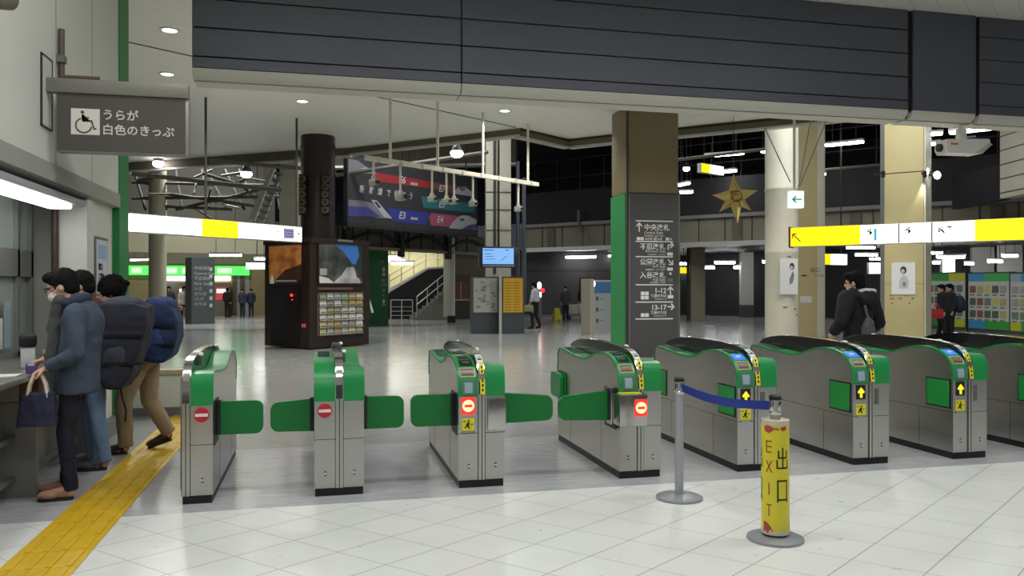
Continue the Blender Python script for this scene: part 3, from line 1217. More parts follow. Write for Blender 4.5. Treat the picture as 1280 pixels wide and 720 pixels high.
for j in range(6):
    for i in range(6):
        zc = KR.z(420, 418 - j * 8.7)
        uc = KR.u(397.5 + i * 9.1)
        ue = KR.u(397.5 + i * 9.1 + 7.8)
        mb = MB()
        h = 0.155
        lm = rnd.choice(LEAF) if i < 4 else rnd.choice(LEAF[3:8])
        mb.add([(0, 0, 0), (ue - uc, 0, 0), (ue - uc, 0.03, h), (0, 0.03, h), (0, 0.012, 0), (ue - uc, 0.012, 0), (ue - uc, 0.042, h), (0, 0.042, h)],
               [(0, 1, 2, 3), (7, 6, 5, 4), (0, 4, 5, 1), (3, 2, 6, 7), (0, 3, 7, 4), (1, 5, 6, 2)], lm)
        dk = rnd.choice((SIGNG, M('leaf_ink', (96, 92, 80), 0.6), M('leaf_blue', (100, 116, 140), 0.6)))
        mb.box(0.02, (ue - uc) - 0.02, -0.002, 0.014, 0.02, 0.05, dk)
        o = mb.build('travel_leaflet', None, KR.world(uc, -0.09, zc + 0.012), KR.rz)
        tag(o, 'small travel leaflet in the rack on the right face of the brown kiosk', 'leaflet', 'leaflets in the kiosk rack')


def poster_picture(kind):
    m = bpy.data.materials.new('picture_' + kind)
    m.use_nodes = True
    nt = m.node_tree
    b = nt.nodes['Principled BSDF']
    b.inputs['Roughness'].default_value = 0.3
    tc = nt.nodes.new('ShaderNodeTexCoord')
    n = nt.nodes.new('ShaderNodeTexNoise')
    n.inputs['Scale'].default_value = 2.6
    n.inputs['Detail'].default_value = 7
    nt.links.new(tc.outputs['Object'], n.inputs['Vector'])
    cr = nt.nodes.new('ShaderNodeValToRGB')
    stops = {'sunset': [(0.2, (112, 66, 42)), (0.42, (184, 106, 52)), (0.55, (216, 144, 78)), (0.75, (160, 112, 76))],
             'rock': [(0.3, (40, 44, 44)), (0.5, (74, 78, 76)), (0.7, (112, 112, 110))],
             'river': [(0.3, (120, 122, 126)), (0.5, (168, 170, 174)), (0.7, (206, 206, 206))]}[kind]
    cr.color_ramp.elements[0].position = stops[0][0]
    cr.color_ramp.elements[0].color = (*lin(stops[0][1]), 1)
    cr.color_ramp.elements[1].position = stops[-1][0]
    cr.color_ramp.elements[1].color = (*lin(stops[-1][1]), 1)
    for p, c in stops[1:-1]:
        e = cr.color_ramp.elements.new(p)
        e.color = (*lin(c), 1)
    nt.links.new(n.outputs['Fac'], cr.inputs[0])
    nt.links.new(cr.outputs[0], b.inputs['Base Color'])
    return m


# sunset poster on the kiosk's left face
u0, u1, z0, z1 = KL.u(337), KL.u(378), KL.z(357, 354.5), KL.z(357, 306.5)
po = thing('poster', 'orange sunset landscape poster on the left face of the brown kiosk', 'poster', KL.world(u0, 0, z0), KL.rz, 'kiosk posters')
w_, h_ = u1 - u0, z1 - z0
mb = MB()
mb.box(0, w_, -0.02, 0, 0, h_, poster_picture('sunset'))
mb.poly([(0, 0), (w_, 0), (w_, h_ * 0.5), (w_ * 0.75, h_ * 0.42), (w_ * 0.5, h_ * 0.36), (w_ * 0.38, h_ * 0.24), (w_ * 0.2, h_ * 0.1), (0, h_ * 0.05)], -0.02, M('hill_brown', (72, 48, 34), 0.4))
mb.poly([(w_ * 0.03, 0), (w_ * 0.18, 0), (w_ * 0.15, h_ * 0.16), (w_ * 0.1, h_ * 0.24), (w_ * 0.06, h_ * 0.14)], -0.023, WHITE)
mb.box(w_ * 0.2, w_ * 0.85, -0.026, -0.02, h_ * 0.05, h_ * 0.09, LTMET)
mb.build('print', po)
mb = MB()
for r_ in ((-0.04, w_ + 0.04, -0.05, 0), (-0.04, w_ + 0.04, h_, h_ + 0.05), (-0.04, 0, 0, h_), (w_, w_ + 0.04, 0, h_)):
    mb.box(r_[0], r_[1], -0.035, 0, r_[2], r_[3], BROWN)
mb.build('frame', po)
# mountain valley poster on the right face
u0, u1, z0, z1 = KR.u(398), KR.u(452.5), KR.z(425, 354), KR.z(425, 304.5)
po = thing('poster', 'blue sky mountain valley poster above the leaflet rack of the brown kiosk', 'poster', KR.world(u0, 0, z0), KR.rz, 'kiosk posters')
w_, h_ = u1 - u0, z1 - z0
mb = MB()
mb.box(0, w_, -0.02, 0, 0, h_, M('picture_sky', (66, 128, 206), 0.3))
mb.poly([(0, 0), (w_, 0), (w_, h_ * 0.45), (w_ * 0.75, h_ * 0.5), (w_ * 0.55, h_ * 0.8), (w_ * 0.3, h_), (0, h_)], -0.02, poster_picture('rock'))
mb.poly([(w_ * 0.3, 0), (w_ * 0.95, 0), (w_ * 0.9, h_ * 0.25), (w_ * 0.78, h_ * 0.42), (w_ * 0.62, h_ * 0.4), (w_ * 0.5, h_ * 0.2)], -0.023, poster_picture('river'))
mb.poly([(w_ * 0.85, h_ * 0.15), (w_, h_ * 0.1), (w_, h_), (w_ * 0.88, h_), (w_ * 0.92, h_ * 0.7), (w_ * 0.8, h_ * 0.4)], -0.023, M('tree_dark', (46, 54, 50), 0.4))
mb.poly([(0, h_ * 0.05), (w_ * 0.02, h_ * 0.0), (w_ * 0.34, 0), (w_ * 0.2, h_ * 0.12), (0, h_ * 0.18)], -0.026, WHITE)
mb.poly([(0.02, h_ * 0.2), (w_ * 0.17, h_ * 0.2), (w_ * 0.17, h_ * 0.36), (0.02, h_ * 0.36)], -0.026, M('tree_wall', (176, 178, 170), 0.4))
mb.build('print', po)
mb = MB()
for r_ in ((-0.04, w_ + 0.04, -0.05, 0), (-0.04, w_ + 0.04, h_, h_ + 0.05), (-0.04, 0, 0, h_), (w_, w_ + 0.04, 0, h_)):
    mb.box(r_[0], r_[1], -0.035, 0, r_[2], r_[3], BROWN)
mb.box(w_ * 0.4, w_ * 0.75, -0.05, 0, h_ + 0.05, h_ + 0.1, LTMET)
mb.build('frame', po)

# the dark column rising out of the kiosk
cc = W(397.5, 21.3)
col_ = tag(thing('kiosk_column', 'dark brown column rising from the kiosk to the white ceiling', 'column', (cc.x, cc.y, 0)))
mb = MB()
mb.lathe([(0.44, 0.05), (0.44, CZ)], BROWN, n=10)
for zz in (2.85, 4.0, 5.2):
    mb.lathe([(0.455, zz), (0.455, zz + 0.03)], DARKM, n=10)
mb.build('shaft', col_)
for dx in (-1, 1):
    mb = MB()
    T = Matrix.Rotation(-YAW, 4, 'Z')
    for k in range(5):
        mb.cyl((dx * 0.30, -0.50, 3.52 + k * 0.2), (dx * 0.30, -0.36, 3.52 + k * 0.2), 0.09, M('speaker_tan', (96, 86, 66), 0.5), n=16, T=T)
        mb.cyl((dx * 0.30, -0.51, 3.52 + k * 0.2), (dx * 0.30, -0.49, 3.52 + k * 0.2), 0.05, BROWN, n=12, T=T)
    mb.box(dx * 0.30 - 0.1, dx * 0.30 + 0.1, -0.42, -0.3, 3.4, 4.45, BROWN, T=T)
    mb.build('speaker_column', col_)

# ------------------------------------------------------------------ hanging signs
# left illuminated sign
SL = Face(150, 15.2, 377.5, 19.0)
zb, zt = 2.58, 2.95
sg = thing('hanging_sign', 'long white illuminated hanging sign with one yellow panel, left of the kiosk', 'sign', SL.P, SL.rz, 'hanging illuminated signs')
mb = MB()
mb.box(0, SL.len, 0.0, 0.22, zb, zt, LTMET)
mb.build('case', sg)
mb = MB()
mb.box(0, SL.u(252), -0.01, 0, zb + 0.02, zt - 0.02, LIT_W)
mb.build('white_face', sg)
mb = MB()
mb.box(SL.u(297.5), SL.len - 0.02, -0.01, 0, zb + 0.02, zt - 0.02, LIT_W)
f_ = mb.build('white_face', sg)
mb = MB()
for px in (196, 225, 321):
    mb.box(SL.u(px), SL.u(px) + 0.02, -0.014, -0.01, zb + 0.02, zt - 0.02, M('seam_cream', (150, 146, 138), 0.5))
um = SL.u(354)
mb.box(um, SL.u(367), -0.016, -0.01, zb + 0.07, zt - 0.06, M('sign_violet', (150, 150, 200), 0.5, emit=0.3))
for k in range(3):
    mb.box(um + 0.03, SL.u(366), -0.02, -0.015, zb + 0.12 + k * 0.06, zb + 0.14 + k * 0.06, SIGNG)
mb.text('※', 0.14, SL.u(345), zt - 0.2, -0.011, INK)
mb.poly([(SL.u(372), zb + 0.15), (SL.u(374.5), zb + 0.2), (SL.u(372), zb + 0.25)], -0.011, INK)
mb.build('pictograms', f_)
mb = MB()
mb.box(SL.u(252), SL.u(297.5), -0.012, 0, zb + 0.01, zt - 0.01, LIT_Y)
mb.build('yellow_face', sg)
for px in (261, 374.5):
    mb = MB()
    mb.cyl((SL.u(px), 0.1, zt), (SL.u(px), 0.1, CZ), 0.025, M('rod_dark', (60, 58, 52), 0.5), n=8)
    mb.build('hanger', sg)

# right illuminated sign
SR = Face(988, 19.0, 1267, 16.3)
sg = thing('hanging_sign', 'long hanging sign on the right, yellow ends and white illuminated middle panels', 'sign', SR.P, SR.rz, 'hanging illuminated signs')
zb, zt = 2.48, 2.93
RL = SR.len + 1.6
mb = MB()
mb.box(0, RL, 0.0, 0.25, zb, zt, LTMET)
mb.box(-0.04, 0, -0.02, 0.27, zb - 0.02, zt + 0.02, M('sign_end', (120, 70, 40), 0.5))
mb.build('case', sg)
u1, u2 = SR.u(1075), SR.u(1219)
mb = MB()
mb.box(0.01, u1, -0.012, 0, zb + 0.01, zt - 0.01, LIT_Y)
f_ = mb.build('yellow_face', sg)
mb = MB()
T = Matrix.Translation((SR.u(996), -0.014, (zb + zt) / 2 - 0.02)) @ Matrix.Rotation(math.radians(-45), 4, 'Y')
mb.box(-0.012, 0.012, 0, 0.003, -0.13, 0.13, INK, T=T)
for s_ in (-1, 1):
    mb.box(-0.012, 0.012, 0, 0.003, -0.1, 0.0, INK, T=T @ Matrix.Translation((0, 0, 0.13)) @ Matrix.Rotation(math.radians(s_ * 45), 4, 'Y'))
mb.build('arrow', f_)
mb = MB()
mb.box(u2, RL - 0.01, -0.012, 0, zb + 0.01, zt - 0.01, LIT_Y)
mb.build('yellow_face', sg)
mb = MB()
mb.box(u1 + 0.01, u2 - 0.01, -0.01, 0, zb + 0.02, zt - 0.02, LIT_W)
f_ = mb.build('white_face', sg)
mb = MB()
for px in (1123, 1164):
    mb.box(SR.u(px), SR.u(px) + 0.03, -0.016, -0.01, zb + 0.02, zt - 0.02, SIGNG)
mb.box(SR.u(1092.5), SR.u(1096), -0.014, -0.01, zb + 0.09, zt - 0.1, M('sign_cyan', (50, 170, 205), 0.4, emit=0.5))
for px, t_ in ((1083, '↑'), (1131, '↑'), (1172, '↖')):
    mb.text(t_, 0.2, SR.u(px), zt - 0.25, -0.014, INK, off=0.008)
mb.box(SR.u(1184), SR.u(1190), -0.014, -0.01, zt - 0.14, zt - 0.11, INK)
mb.box(SR.u(1187), SR.u(1188), -0.014, -0.01, zt - 0.2, zt - 0.11, INK)
mb.build('pictograms', f_)

# small exit lamp on a white pole in front of the round column
ex = W(995.5, 18.2)
sg = thing('exit_sign', 'small white illuminated sign with a green left arrow hung on a white pole', 'sign', (ex.x, ex.y, 0), -YAW)
mb = MB()
mb.cyl((-0.03, 0.05, zat(238, 18.2)), (-0.03, 0.05, CZ), 0.03, WHITE, n=10)
mb.build('pole', sg)
mb = MB()
z0, z1 = zat(260, 18.2), zat(238.5, 18.2)
mb.box(-0.17, 0.17, -0.02, 0.12, z0, z1, M('exit_white', (235, 245, 245), 0.4, emit=0.75), bev=0.015)
mb.build('lamp_case', sg)
mb = MB()
zc = (z0 + z1) / 2
AG = M('exit_green', (30, 175, 130), 0.4, emit=0.25)
mb.box(-0.05, 0.11, -0.026, -0.02, zc - 0.014, zc + 0.014, AG)
mb.poly([(-0.11, zc), (-0.03, zc - 0.075), (-0.0, zc - 0.075), (-0.05, zc), (0.0, zc + 0.075), (-0.03, zc + 0.075)], -0.02, AG, t=0.006)
mb.build('arrow', sg)

# white and yellow sign further back on the right, green running-man end
sg = thing('hanging_sign', 'small yellow and white hanging sign behind the man in black, green end', 'sign', W(1021, 26.5), math.radians(12), 'hanging illuminated signs')
mb = MB()
z0, z1 = zat(331, 26.5), zat(317, 26.5)
mb.box(-0.16, 0.0, -0.15, 0.1, z0 - 0.0, z1 + 0.05, DARKM)
mb.box(-0.02, 0.02, -0.16, 0.1, z0 + 0.02, z1, M('run_green', (90, 190, 90), 0.4, emit=0.6))
mb.box(0.02, 1.25, -0.1, 0.1, z0, z1, LTMET)
mb.build('case', sg)
mb = MB()
mb.box(0.03, 0.5, -0.12, -0.1, z0 + 0.01, z1 - 0.01, LIT_Y)
mb.build('yellow_face', sg)
mb = MB()
mb.box(0.5, 1.24, -0.12, -0.1, z0 + 0.01, z1 - 0.01, LIT_W)
mb.build('white_face', sg)
for xx in (0.2, 1.1):
    mb = MB()
    mb.cyl((xx, 0, z1), (xx, 0, 8.6), 0.02, DARKM, n=6)
    mb.build('hanger', sg)

# wheelchair sign on the left wall
SS = Face(70, 6.413, 236, 6.64)
sg = thing('wall_sign', 'grey projecting sign with a white wheelchair symbol and Japanese lettering', 'sign', SS.P, SS.rz)
z0, z1 = SS.z(70, 189.5), SS.z(70, 116)
mb = MB()
mb.box(0.0, SS.len, 0.0, 0.10, z0, z1, M('sign_frame', (150, 148, 144), 0.4, 0.3), bev=0.008)
mb.build('case', sg)
mb = MB()
mb.box(0.008, SS.len - 0.025, -0.004, 0.0, z0 + 0.012, z1 - 0.012, M('sign_face', (82, 78, 74), 0.45))
f_ = mb.build('face', sg)
mb = MB()
q = -0.005
WS = M('symbol_white', (222, 218, 208), 0.5)
ua, ub = SS.u(89), SS.u(125)
za, zc_ = SS.z(105, 168.5), SS.z(105, 136)
mb.box(ua, ub, q - 0.002, q, za, zc_, WS)
cu, cz = (ua + ub) / 2, (za + zc_) / 2
KK = M('sign_face')
for i in range(22):
    t0, t1 = math.radians(110 + i * 11), math.radians(110 + (i + 1) * 11)
    r0, r1 = 0.052, 0.064
    c0 = (cu - 0.012, cz - 0.03)
    mb.poly([(c0[0] + r0 * math.cos(t0), c0[1] + r0 * math.sin(t0)), (c0[0] + r1 * math.cos(t0), c0[1] + r1 * math.sin(t0)), (c0[0] + r1 * math.cos(t1), c0[1] + r1 * math.sin(t1)), (c0[0] + r0 * math.cos(t1), c0[1] + r0 * math.sin(t1))], q - 0.002, KK, t=0.002)
mb.ell((cu - 0.022, q - 0.002, cz + 0.075), (0.014, 0.003, 0.014), KK, n=14)
mb.poly([(cu - 0.028, cz + 0.055), (cu - 0.012, cz + 0.055), (cu - 0.006, cz + 0.0), (cu + 0.04, cz + 0.0), (cu + 0.062, cz - 0.065), (cu + 0.082, cz - 0.058), (cu + 0.08, cz - 0.046), (cu + 0.068, cz - 0.05), (cu + 0.05, cz + 0.014), (cu - 0.006, cz + 0.014), (cu - 0.004, cz + 0.026), (cu + 0.028, cz + 0.026), (cu + 0.028, cz + 0.037), (cu - 0.008, cz + 0.037), (cu - 0.02, cz + 0.0), (cu - 0.026, cz + 0.02)], q - 0.002, KK, t=0.002)
mb.build('wheelchair_symbol', f_)
mb = MB()
pxm = 6.3 / FPX
mb.text('うらが', 14.6 * pxm, SS.u(127.5), SS.z(150, 149.5), q, WS, off=0.0012)
mb.text('白色のきっぷ', 14.6 * pxm, SS.u(127.5), SS.z(150, 168), q, WS, off=0.0012)
mb.build('lettering', f_)
mb = MB()
zt = SS.z(70, 98)
mb.box(SS.u(57), SS.u(236), -0.03, 0.06, z1 + 0.002, zt, M('arm_grey', (128, 126, 118), 0.45, 0.2), bev=0.006)
mb.build('arm', sg)
mb = MB()
mb.box(SS.u(40), SS.u(57), 0.0, 0.05, z1 + 0.02, zt - 0.02, MIDG)
mb.build('bracket', sg)

# ------------------------------------------------------------------ ticket counter at the left wall
ct = tag(thing('ticket_counter', 'grey ticket counter with a steel ledge set into the left wall', 'counter', (-2.4, 6.5, 0)))
mb = MB()
mb.box(-0.35, 0.42, -3.0, 1.9, 0.88, 0.92, M('ledge_steel', (150, 148, 140), 0.3, 0.6), bev=0.008)
mb.build('ledge', ct)
CG = M('counter_grey', (142, 142, 140), 0.45, 0.2)
mb = MB()
mb.box(-0.35, 0.12, -3.0, 1.9, 0.0, 0.88, CG)
mb.build('body', ct)
for yy in (0.1, 1.75, -1.6):
    mb = MB()
    mb.box(0.12, 0.38, yy, yy + 0.06, 0.0, 0.70, CG)
    mb.box(0.27, 0.40, yy - 0.01, yy + 0.07, 0.70, 0.88, M('counter_wood', (150, 92, 44), 0.5))
    mb.build('support_panel', ct)
mb = MB()
mb.box(0.2, 0.24, -3, 1.9, 0.42, 0.46, MIDG)
mb.box(0.2, 0.24, -3, 1.9, 0.12, 0.16, MIDG)
mb.build('footrail', ct)
# glazed ticket windows above the ledge
tw = tag(thing('ticket_window', 'glazed steel ticket window screen standing on the counter ledge', 'ticket window', (-2.66, 6.5, 0.92)))
mb = MB()
for yy in (-2.4, -1.2, 0.0, 0.9, 1.55, 1.9):
    mb.box(-0.03, 0.05, yy, yy + 0.05, 0.0, 1.44, M('frame_alu', (150, 152, 148), 0.35, 0.6))
mb.box(-0.03, 0.05, -3, 1.95, 0.72, 0.96, M('frame_alu'))
mb.box(-0.03, 0.05, -3, 1.95, 0.0, 0.05, M('frame_alu'))
mb.build('frame', tw)
mb = MB()
mb.box(0.0, 0.01, -3, 1.9, 0.05, 1.44, M('window_glass', (150, 160, 152), 0.12, spec=0.8))
mb.build('glass', tw)
mb = MB()
mb.box(0.055, 0.06, 0.25, 0.45, 0.12, 0.3, WHITE)
mb.box(0.055, 0.06, 1.0, 1.16, 0.1, 0.36, M('notice_pale', (190, 200, 196), 0.5))
mb.box(0.055, 0.06, 1.2, 1.34, 0.1, 0.5, M('notice_blue', (140, 160, 170), 0.5))
mb.build('notices', tw)
mb = MB()
mb.cyl((-2.36, 8.22, 0.95), (-2.36, 8.22, 2.36), 0.03, M('pipe_dark', (70, 52, 44), 0.5), n=10)
tag(mb.build('wall_pipe'), 'dark brown vertical pipe at the end of the ticket counter recess', 'pipe')
mb = MB()
# recess luminaire
lt = tag(thing('ceiling_light', 'white fluorescent light fitting under the lintel above the ticket counter', 'light', (-2.24, 5.2, 2.29)))
mb = MB()
mb.box(-0.13, 0.13, -2.0, 3.05, -0.01, 0.06, M('fitting_violet', (180, 178, 186), 0.4), bev=0.02)
mb.build('housing', lt)
mb = MB()
mb.box(-0.10, 0.10, -1.9, 2.75, -0.05, -0.008, M('tube_near', (255, 255, 255), 0.4, emit=7.0), bev=0.018)
mb.build('diffuser', lt)
mb = MB()
mb.cyl((0, 0.95, 0.03), (0, 1.05, 0.03), 0.05, M('cap_violet', (70, 66, 90), 0.4), n=16)
mb.build('end_cap', lt)
# framed notice on the wall
mb = MB()
ny0, ny1, nz0, nz1 = 8.72, 9.28, 1.52, 1.98
nf = tag(thing('framed_notice', 'small framed notice on the white wall beside the green stripe', 'notice', (-2.16, 8.98, 1.75), math.pi / 2))
mb = MB()
mb.box(-0.24, 0.24, -0.015, 0.0, -0.30, 0.30, M('notice_frame', (120, 118, 124), 0.4, 0.4), bev=0.004)
mb.build('frame', nf)
mb = MB()
mb.box(-0.21, 0.21, -0.018, -0.014, -0.27, 0.27, M('notice_white', (206, 208, 216), 0.4))
mb.box(-0.16, 0.16, -0.020, -0.017, 0.08, 0.22, M('notice_blue2', (150, 180, 216), 0.4))
mb.text('窓口', 0.075, -0.15, -0.03, -0.019, INK, off=0.002)
mb.text('ご案内', 0.075, -0.15, -0.13, -0.019, INK, off=0.002)
mb.text('受付中', 0.075, -0.15, -0.23, -0.019, INK, off=0.002)
mb.build('paper', nf)
# speaker at the top left, bracket pipe and cover plate on the wall
mb = MB()
mb.cyl((-1.98, 5.93, 3.45), (-2.08, 5.75, 3.38), 0.085, M('speaker_grey', (120, 116, 104), 0.4, 0.3), r1=0.07, n=20)
mb.box(-2.11, -2.04, 5.76, 5.84, 3.36, 3.44, MIDG)
tag(mb.build('wall_speaker'), 'small grey cylinder speaker fixed high on the left wall', 'speaker')
mb = MB()
p = [Vector((-2.07, 7.38, 3.68)), Vector((-2.07, 7.38, 3.28)), Vector((-1.78, 7.38, 3.28))]
for a_, b2 in zip(p[:-1], p[1:]):
    mb.cyl(a_, b2, 0.025, M('conduit_brown', (92, 78, 70), 0.5), n=8)
mb.box(-2.1, -2.04, 7.34, 7.42, 3.4, 3.46, MIDG)
tag(mb.build('wall_conduit'), 'brown bent conduit on the left wall above the wheelchair sign', 'conduit')
mb = MB()
for y0_, y1_, z0_, z1_ in ((6.95, 6.962, 2.80, 3.37), (7.198, 7.21, 2.80, 3.37), (6.95, 7.21, 3.358, 3.37), (6.95, 7.21, 2.80, 2.812)):
    mb.box(-2.1, -2.085, y0_, y1_, z0_, z1_, STEEL_D)
mb.box(-2.1, -2.09, 6.96, 7.2, 2.81, 3.36, M('plate_white', (204, 204, 196), 0.5))
tag(mb.build('cover_plate'), 'white rectangular cover plate with a dark outline on the left wall', 'cover plate')


# ------------------------------------------------------------------ ceiling downlights
def downlight(px, py, label, z=CZ, power=0):
    p_ = onplane(px, py, z)
    r = thing('downlight', label, 'light', p_, 0, 'ceiling downlights')
    mb = MB()
    mb.lathe([(0.145, -0.004), (0.15, -0.015), (0.115, -0.02), (0.11, -0.004)], WHITE, n=24)
    mb.build('ring', r)
    mb = MB()
    mb.lathe([(0.108, -0.002), (0.108, -0.008)], M('downlight_disc', (255, 252, 246), 0.4, emit=5.0), n=24)
    mb.build('lens', r)
    if power:
        d = bpy.data.lights.new('lamp', 'SPOT')
        d.energy = power
        d.spot_size = math.radians(150)
        d.spot_blend = 0.6
        d.shadow_soft_size = 0.12
        d.color = (1.0, 0.99, 0.95)
        o = bpy.data.objects.new('lamp', d)
        o.location = (0, 0, -0.05)
        C.objects.link(o)
        o.parent = r


DP = 400
downlight(212, 37, 'round ceiling downlight nearest the top left corner, left of the dark header', power=DP)
downlight(209, 92, 'round ceiling downlight above the wheelchair sign, second in its row', power=DP)
downlight(378, 126, 'round ceiling downlight right above the kiosk column', power=DP)
downlight(631, 138, 'round ceiling downlight above the hanging camera rail', power=DP)
for i, (lx, ly) in enumerate(((3.0, 12.0), (6.2, 12.5), (9.6, 12.5), (12.5, 11.5), (6.5, 19.0), (10.5, 17.0))):
    d = bpy.data.lights.new('lamp', 'SPOT')
    d.energy = DP
    d.spot_size = math.radians(150)
    d.spot_blend = 0.6
    d.shadow_soft_size = 0.12
    d.color = (1.0, 0.99, 0.95)
    o = bpy.data.objects.new('hidden_downlight', d)
    o.location = (lx, ly, CZ - 0.05)
    C.objects.link(o)


def pendant(px, py, d_, label, r0=0.16):
    p_ = at(px, py, d_)
    r = thing('pendant_lamp', label, 'light', p_, 0, 'round lamps under the dark roof')
    mb = MB()
    mb.lathe([(r0 * 0.95, 0.06), (r0 * 0.8, 0.16), (r0 * 0.5, 0.26), (0.04, 0.3)], MIDG, n=16)
    mb.cyl((0, 0, 0.2), (0, 0, 8.6 - p_.z), 0.02, DARKM, n=6)
    mb.build('housing', r)
    mb = MB()
    mb.ell((0, 0, 0.0), (r0 * 1.05, r0 * 1.05, r0 * 0.75), LAMP, n=16)
    mb.build('bulb', r)


pendant(198, 204.5, 25, 'round bright lamp just right of the green wall stripe under the dark roof')
pendant(308, 217.5, 27, 'round bright lamp left of the kiosk column among the dark trusses', 0.18)
pendant(571, 191.5, 26, 'round bright lamp above the train poster', 0.2)
pendant(953, 152, 21.5, 'round bright lamp at the top of the round column', 0.12)
pendant(858, 211, 36, 'small lamp far off right of the olive pillar under the dark roof', 0.15)


# ------------------------------------------------------------------ camera rail
RA, RB_ = at(457, 196, 15.75), at(672, 231.5, 19.9)
zr = (RA.z + RB_.z) / 2
RA.z = RB_.z = zr
RLf = Face(457, 15.75, 672, 19.9)
rail = thing('camera_rail', 'cream square rail hung from the ceiling on four rods, carrying small cameras', 'rail', RLf.P + Vector((0, 0, zr)), RLf.rz)
RC = M('rail_cream', (214, 208, 190), 0.45)
mb = MB()
mb.box(0, RLf.len, -0.045, 0.045, -0.045, 0.045, RC)
for k in range(9):
    uu = RLf.len * (k + 0.5) / 9
    mb.box(uu - 0.02, uu + 0.02, -0.055, 0.055, -0.055, 0.055, LTMET)
mb.build('bar', rail)
for px in (488, 547, 603.5, 660):
    mb = MB()
    mb.cyl((RLf.u(px), 0, 0.04), (RLf.u(px), 0, CZ - zr), 0.03, RC, n=10)
    mb.build('hanger', rail)
wh = ['first from the left, at the long thin rod', 'round-lensed, over the poster title', 'over the left of the teal band', 'over the middle of the teal band', 'beside its near twin over the teal band', 'at the right edge of the poster', 'on the cream column right of the poster']
for (px, pyb), lb in zip(((467, 225), (500.5, 243), (540, 246), (558, 249), (567.5, 249.5), (591, 252), (648, 259)), wh):
    u = RLf.u(px)
    L = zr - RLf.z(px, pyb)
    c_ = thing('security_camera', 'small camera hung from the cream rail, ' + lb, 'camera', RLf.world(u, 0, zr - 0.045), RLf.rz, 'cameras on the rail')
    mb = MB()
    mb.cyl((0, 0, 0), (0, 0, -L + 0.1), 0.022, RC, n=8)
    mb.build('stem', c_)
    mb = MB()
    big = 0.85 if px == 500.5 else 0.62
    mb.box(-0.075 * big, 0.075 * big, -0.10, 0.10, -L - 0.1 * big, -L + 0.1 * big, M('cam_grey', (150, 150, 142), 0.4, 0.2), bev=0.015)
    mb.box(-0.035, 0.035, -0.03, 0.03, -L + 0.05, -L + 0.12, LTMET)
    mb.build('housing', c_)
    mb = MB()
    mb.cyl((0, -0.10, -L), (0, -0.14, -L), 0.055 * big, BLACK if px != 500.5 else CHROME, n=14)
    mb.build('lens', c_)

# ------------------------------------------------------------------ the train poster
TPf = Face(435, 27, 595.5, 33)
tz0, tz1 = 3.66, 5.98
tp = thing('train_poster', 'wide dark hanging banner with four coloured bands and train noses', 'banner', TPf.P, TPf.rz)
PWd = TPf.len
mb = MB()
mb.box(0, PWd, 0, 0.12, tz0, tz1, M('banner_dark', (52, 52, 55), 0.45, noise_amt=0.1, noise_scale=2))
mb.build('board', tp)
mb = MB()


def bx(fr):
    return PWd * fr


def bz(fr):
    return tz0 + (tz1 - tz0) * fr


def bpoly(pts, mat, lay=0):
    mb.poly([(bx(a_), bz(c_)) for a_, c_ in pts], -0.001 - lay * 0.004, mat, t=0.004)


bpoly([(0.14, 0.80), (0.62, 0.80), (0.60, 0.69), (0.2, 0.67)], M('band_red', (150, 44, 50), 0.5))
bpoly([(0.60, 0.80), (0.92, 0.80), (0.92, 0.66), (0.58, 0.69)], M('band_brown', (104, 74, 66), 0.5))
bpoly([(0.52, 0.54), (0.98, 0.54), (0.98, 0.38), (0.54, 0.36)], M('band_teal', (46, 112, 118), 0.5))
bpoly([(0.26, 0.29), (0.60, 0.29), (0.56, 0.09), (0.3, 0.09)], M('band_blue', (52, 60, 138), 0.5))
bpoly([(0.57, 0.29), (0.88, 0.29), (0.8, 0.09), (0.6, 0.09)], M('band_pink', (168, 82, 104), 0.5))
TW_, TG_ = M('train_white', (176, 174, 178), 0.45), M('train_grey', (120, 118, 124), 0.45)
TB_ = M('train_blue', (70, 70, 140), 0.45)
bpoly([(0, 0.93), (0.06, 0.93), (0.12, 0.86), (0.19, 0.78), (0.12, 0.76), (0, 0.72)], TG_, 1)
bpoly([(0.08, 0.82), (0.12, 0.85), (0.19, 0.78)], TW_, 2)
bpoly([(0, 0.34), (0.1, 0.35), (0.17, 0.33), (0.25, 0.2), (0.3, 0.13), (0.2, 0.12), (0, 0.18)], TG_, 1)
bpoly([(0.15, 0.38), (0.19, 0.38), (0.3, 0.13), (0.24, 0.14)], TW_, 2)
bpoly([(0.17, 0.36), (0.19, 0.36), (0.22, 0.28), (0.2, 0.27)], M('train_pane', (50, 54, 96), 0.3), 3)
bpoly([(0, 0.25), (0.13, 0.26), (0.22, 0.14), (0, 0.10)], TB_, 2)
bpoly([(0.78, 0.66), (0.83, 0.78), (0.88, 0.82), (0.95, 0.75), (0.98, 0.66)], TW_, 1)
bpoly([(0.83, 0.78), (0.88, 0.82), (0.90, 0.76), (0.86, 0.72)], TG_, 2)
bpoly([(0.75, 0.07), (0.79, 0.20), (0.86, 0.31), (0.92, 0.32), (1.0, 0.26), (1.0, 0.18), (0.93, 0.15), (0.86, 0.07)], TW_, 1)
bpoly([(0.86, 0.07), (0.92, 0.15), (1.0, 0.2), (1.0, 0.14), (0.93, 0.08)], TB_, 2)
bpoly([(0.84, 0.235), (0.87, 0.26), (0.89, 0.24), (0.86, 0.21)], M('train_pane'), 3)
bpoly([(0.9, 0.1), (1.0, 0.17), (1.0, 0.08)], M('band_pink'), 0)
mb.build('printed_bands', tp)
mb = MB()
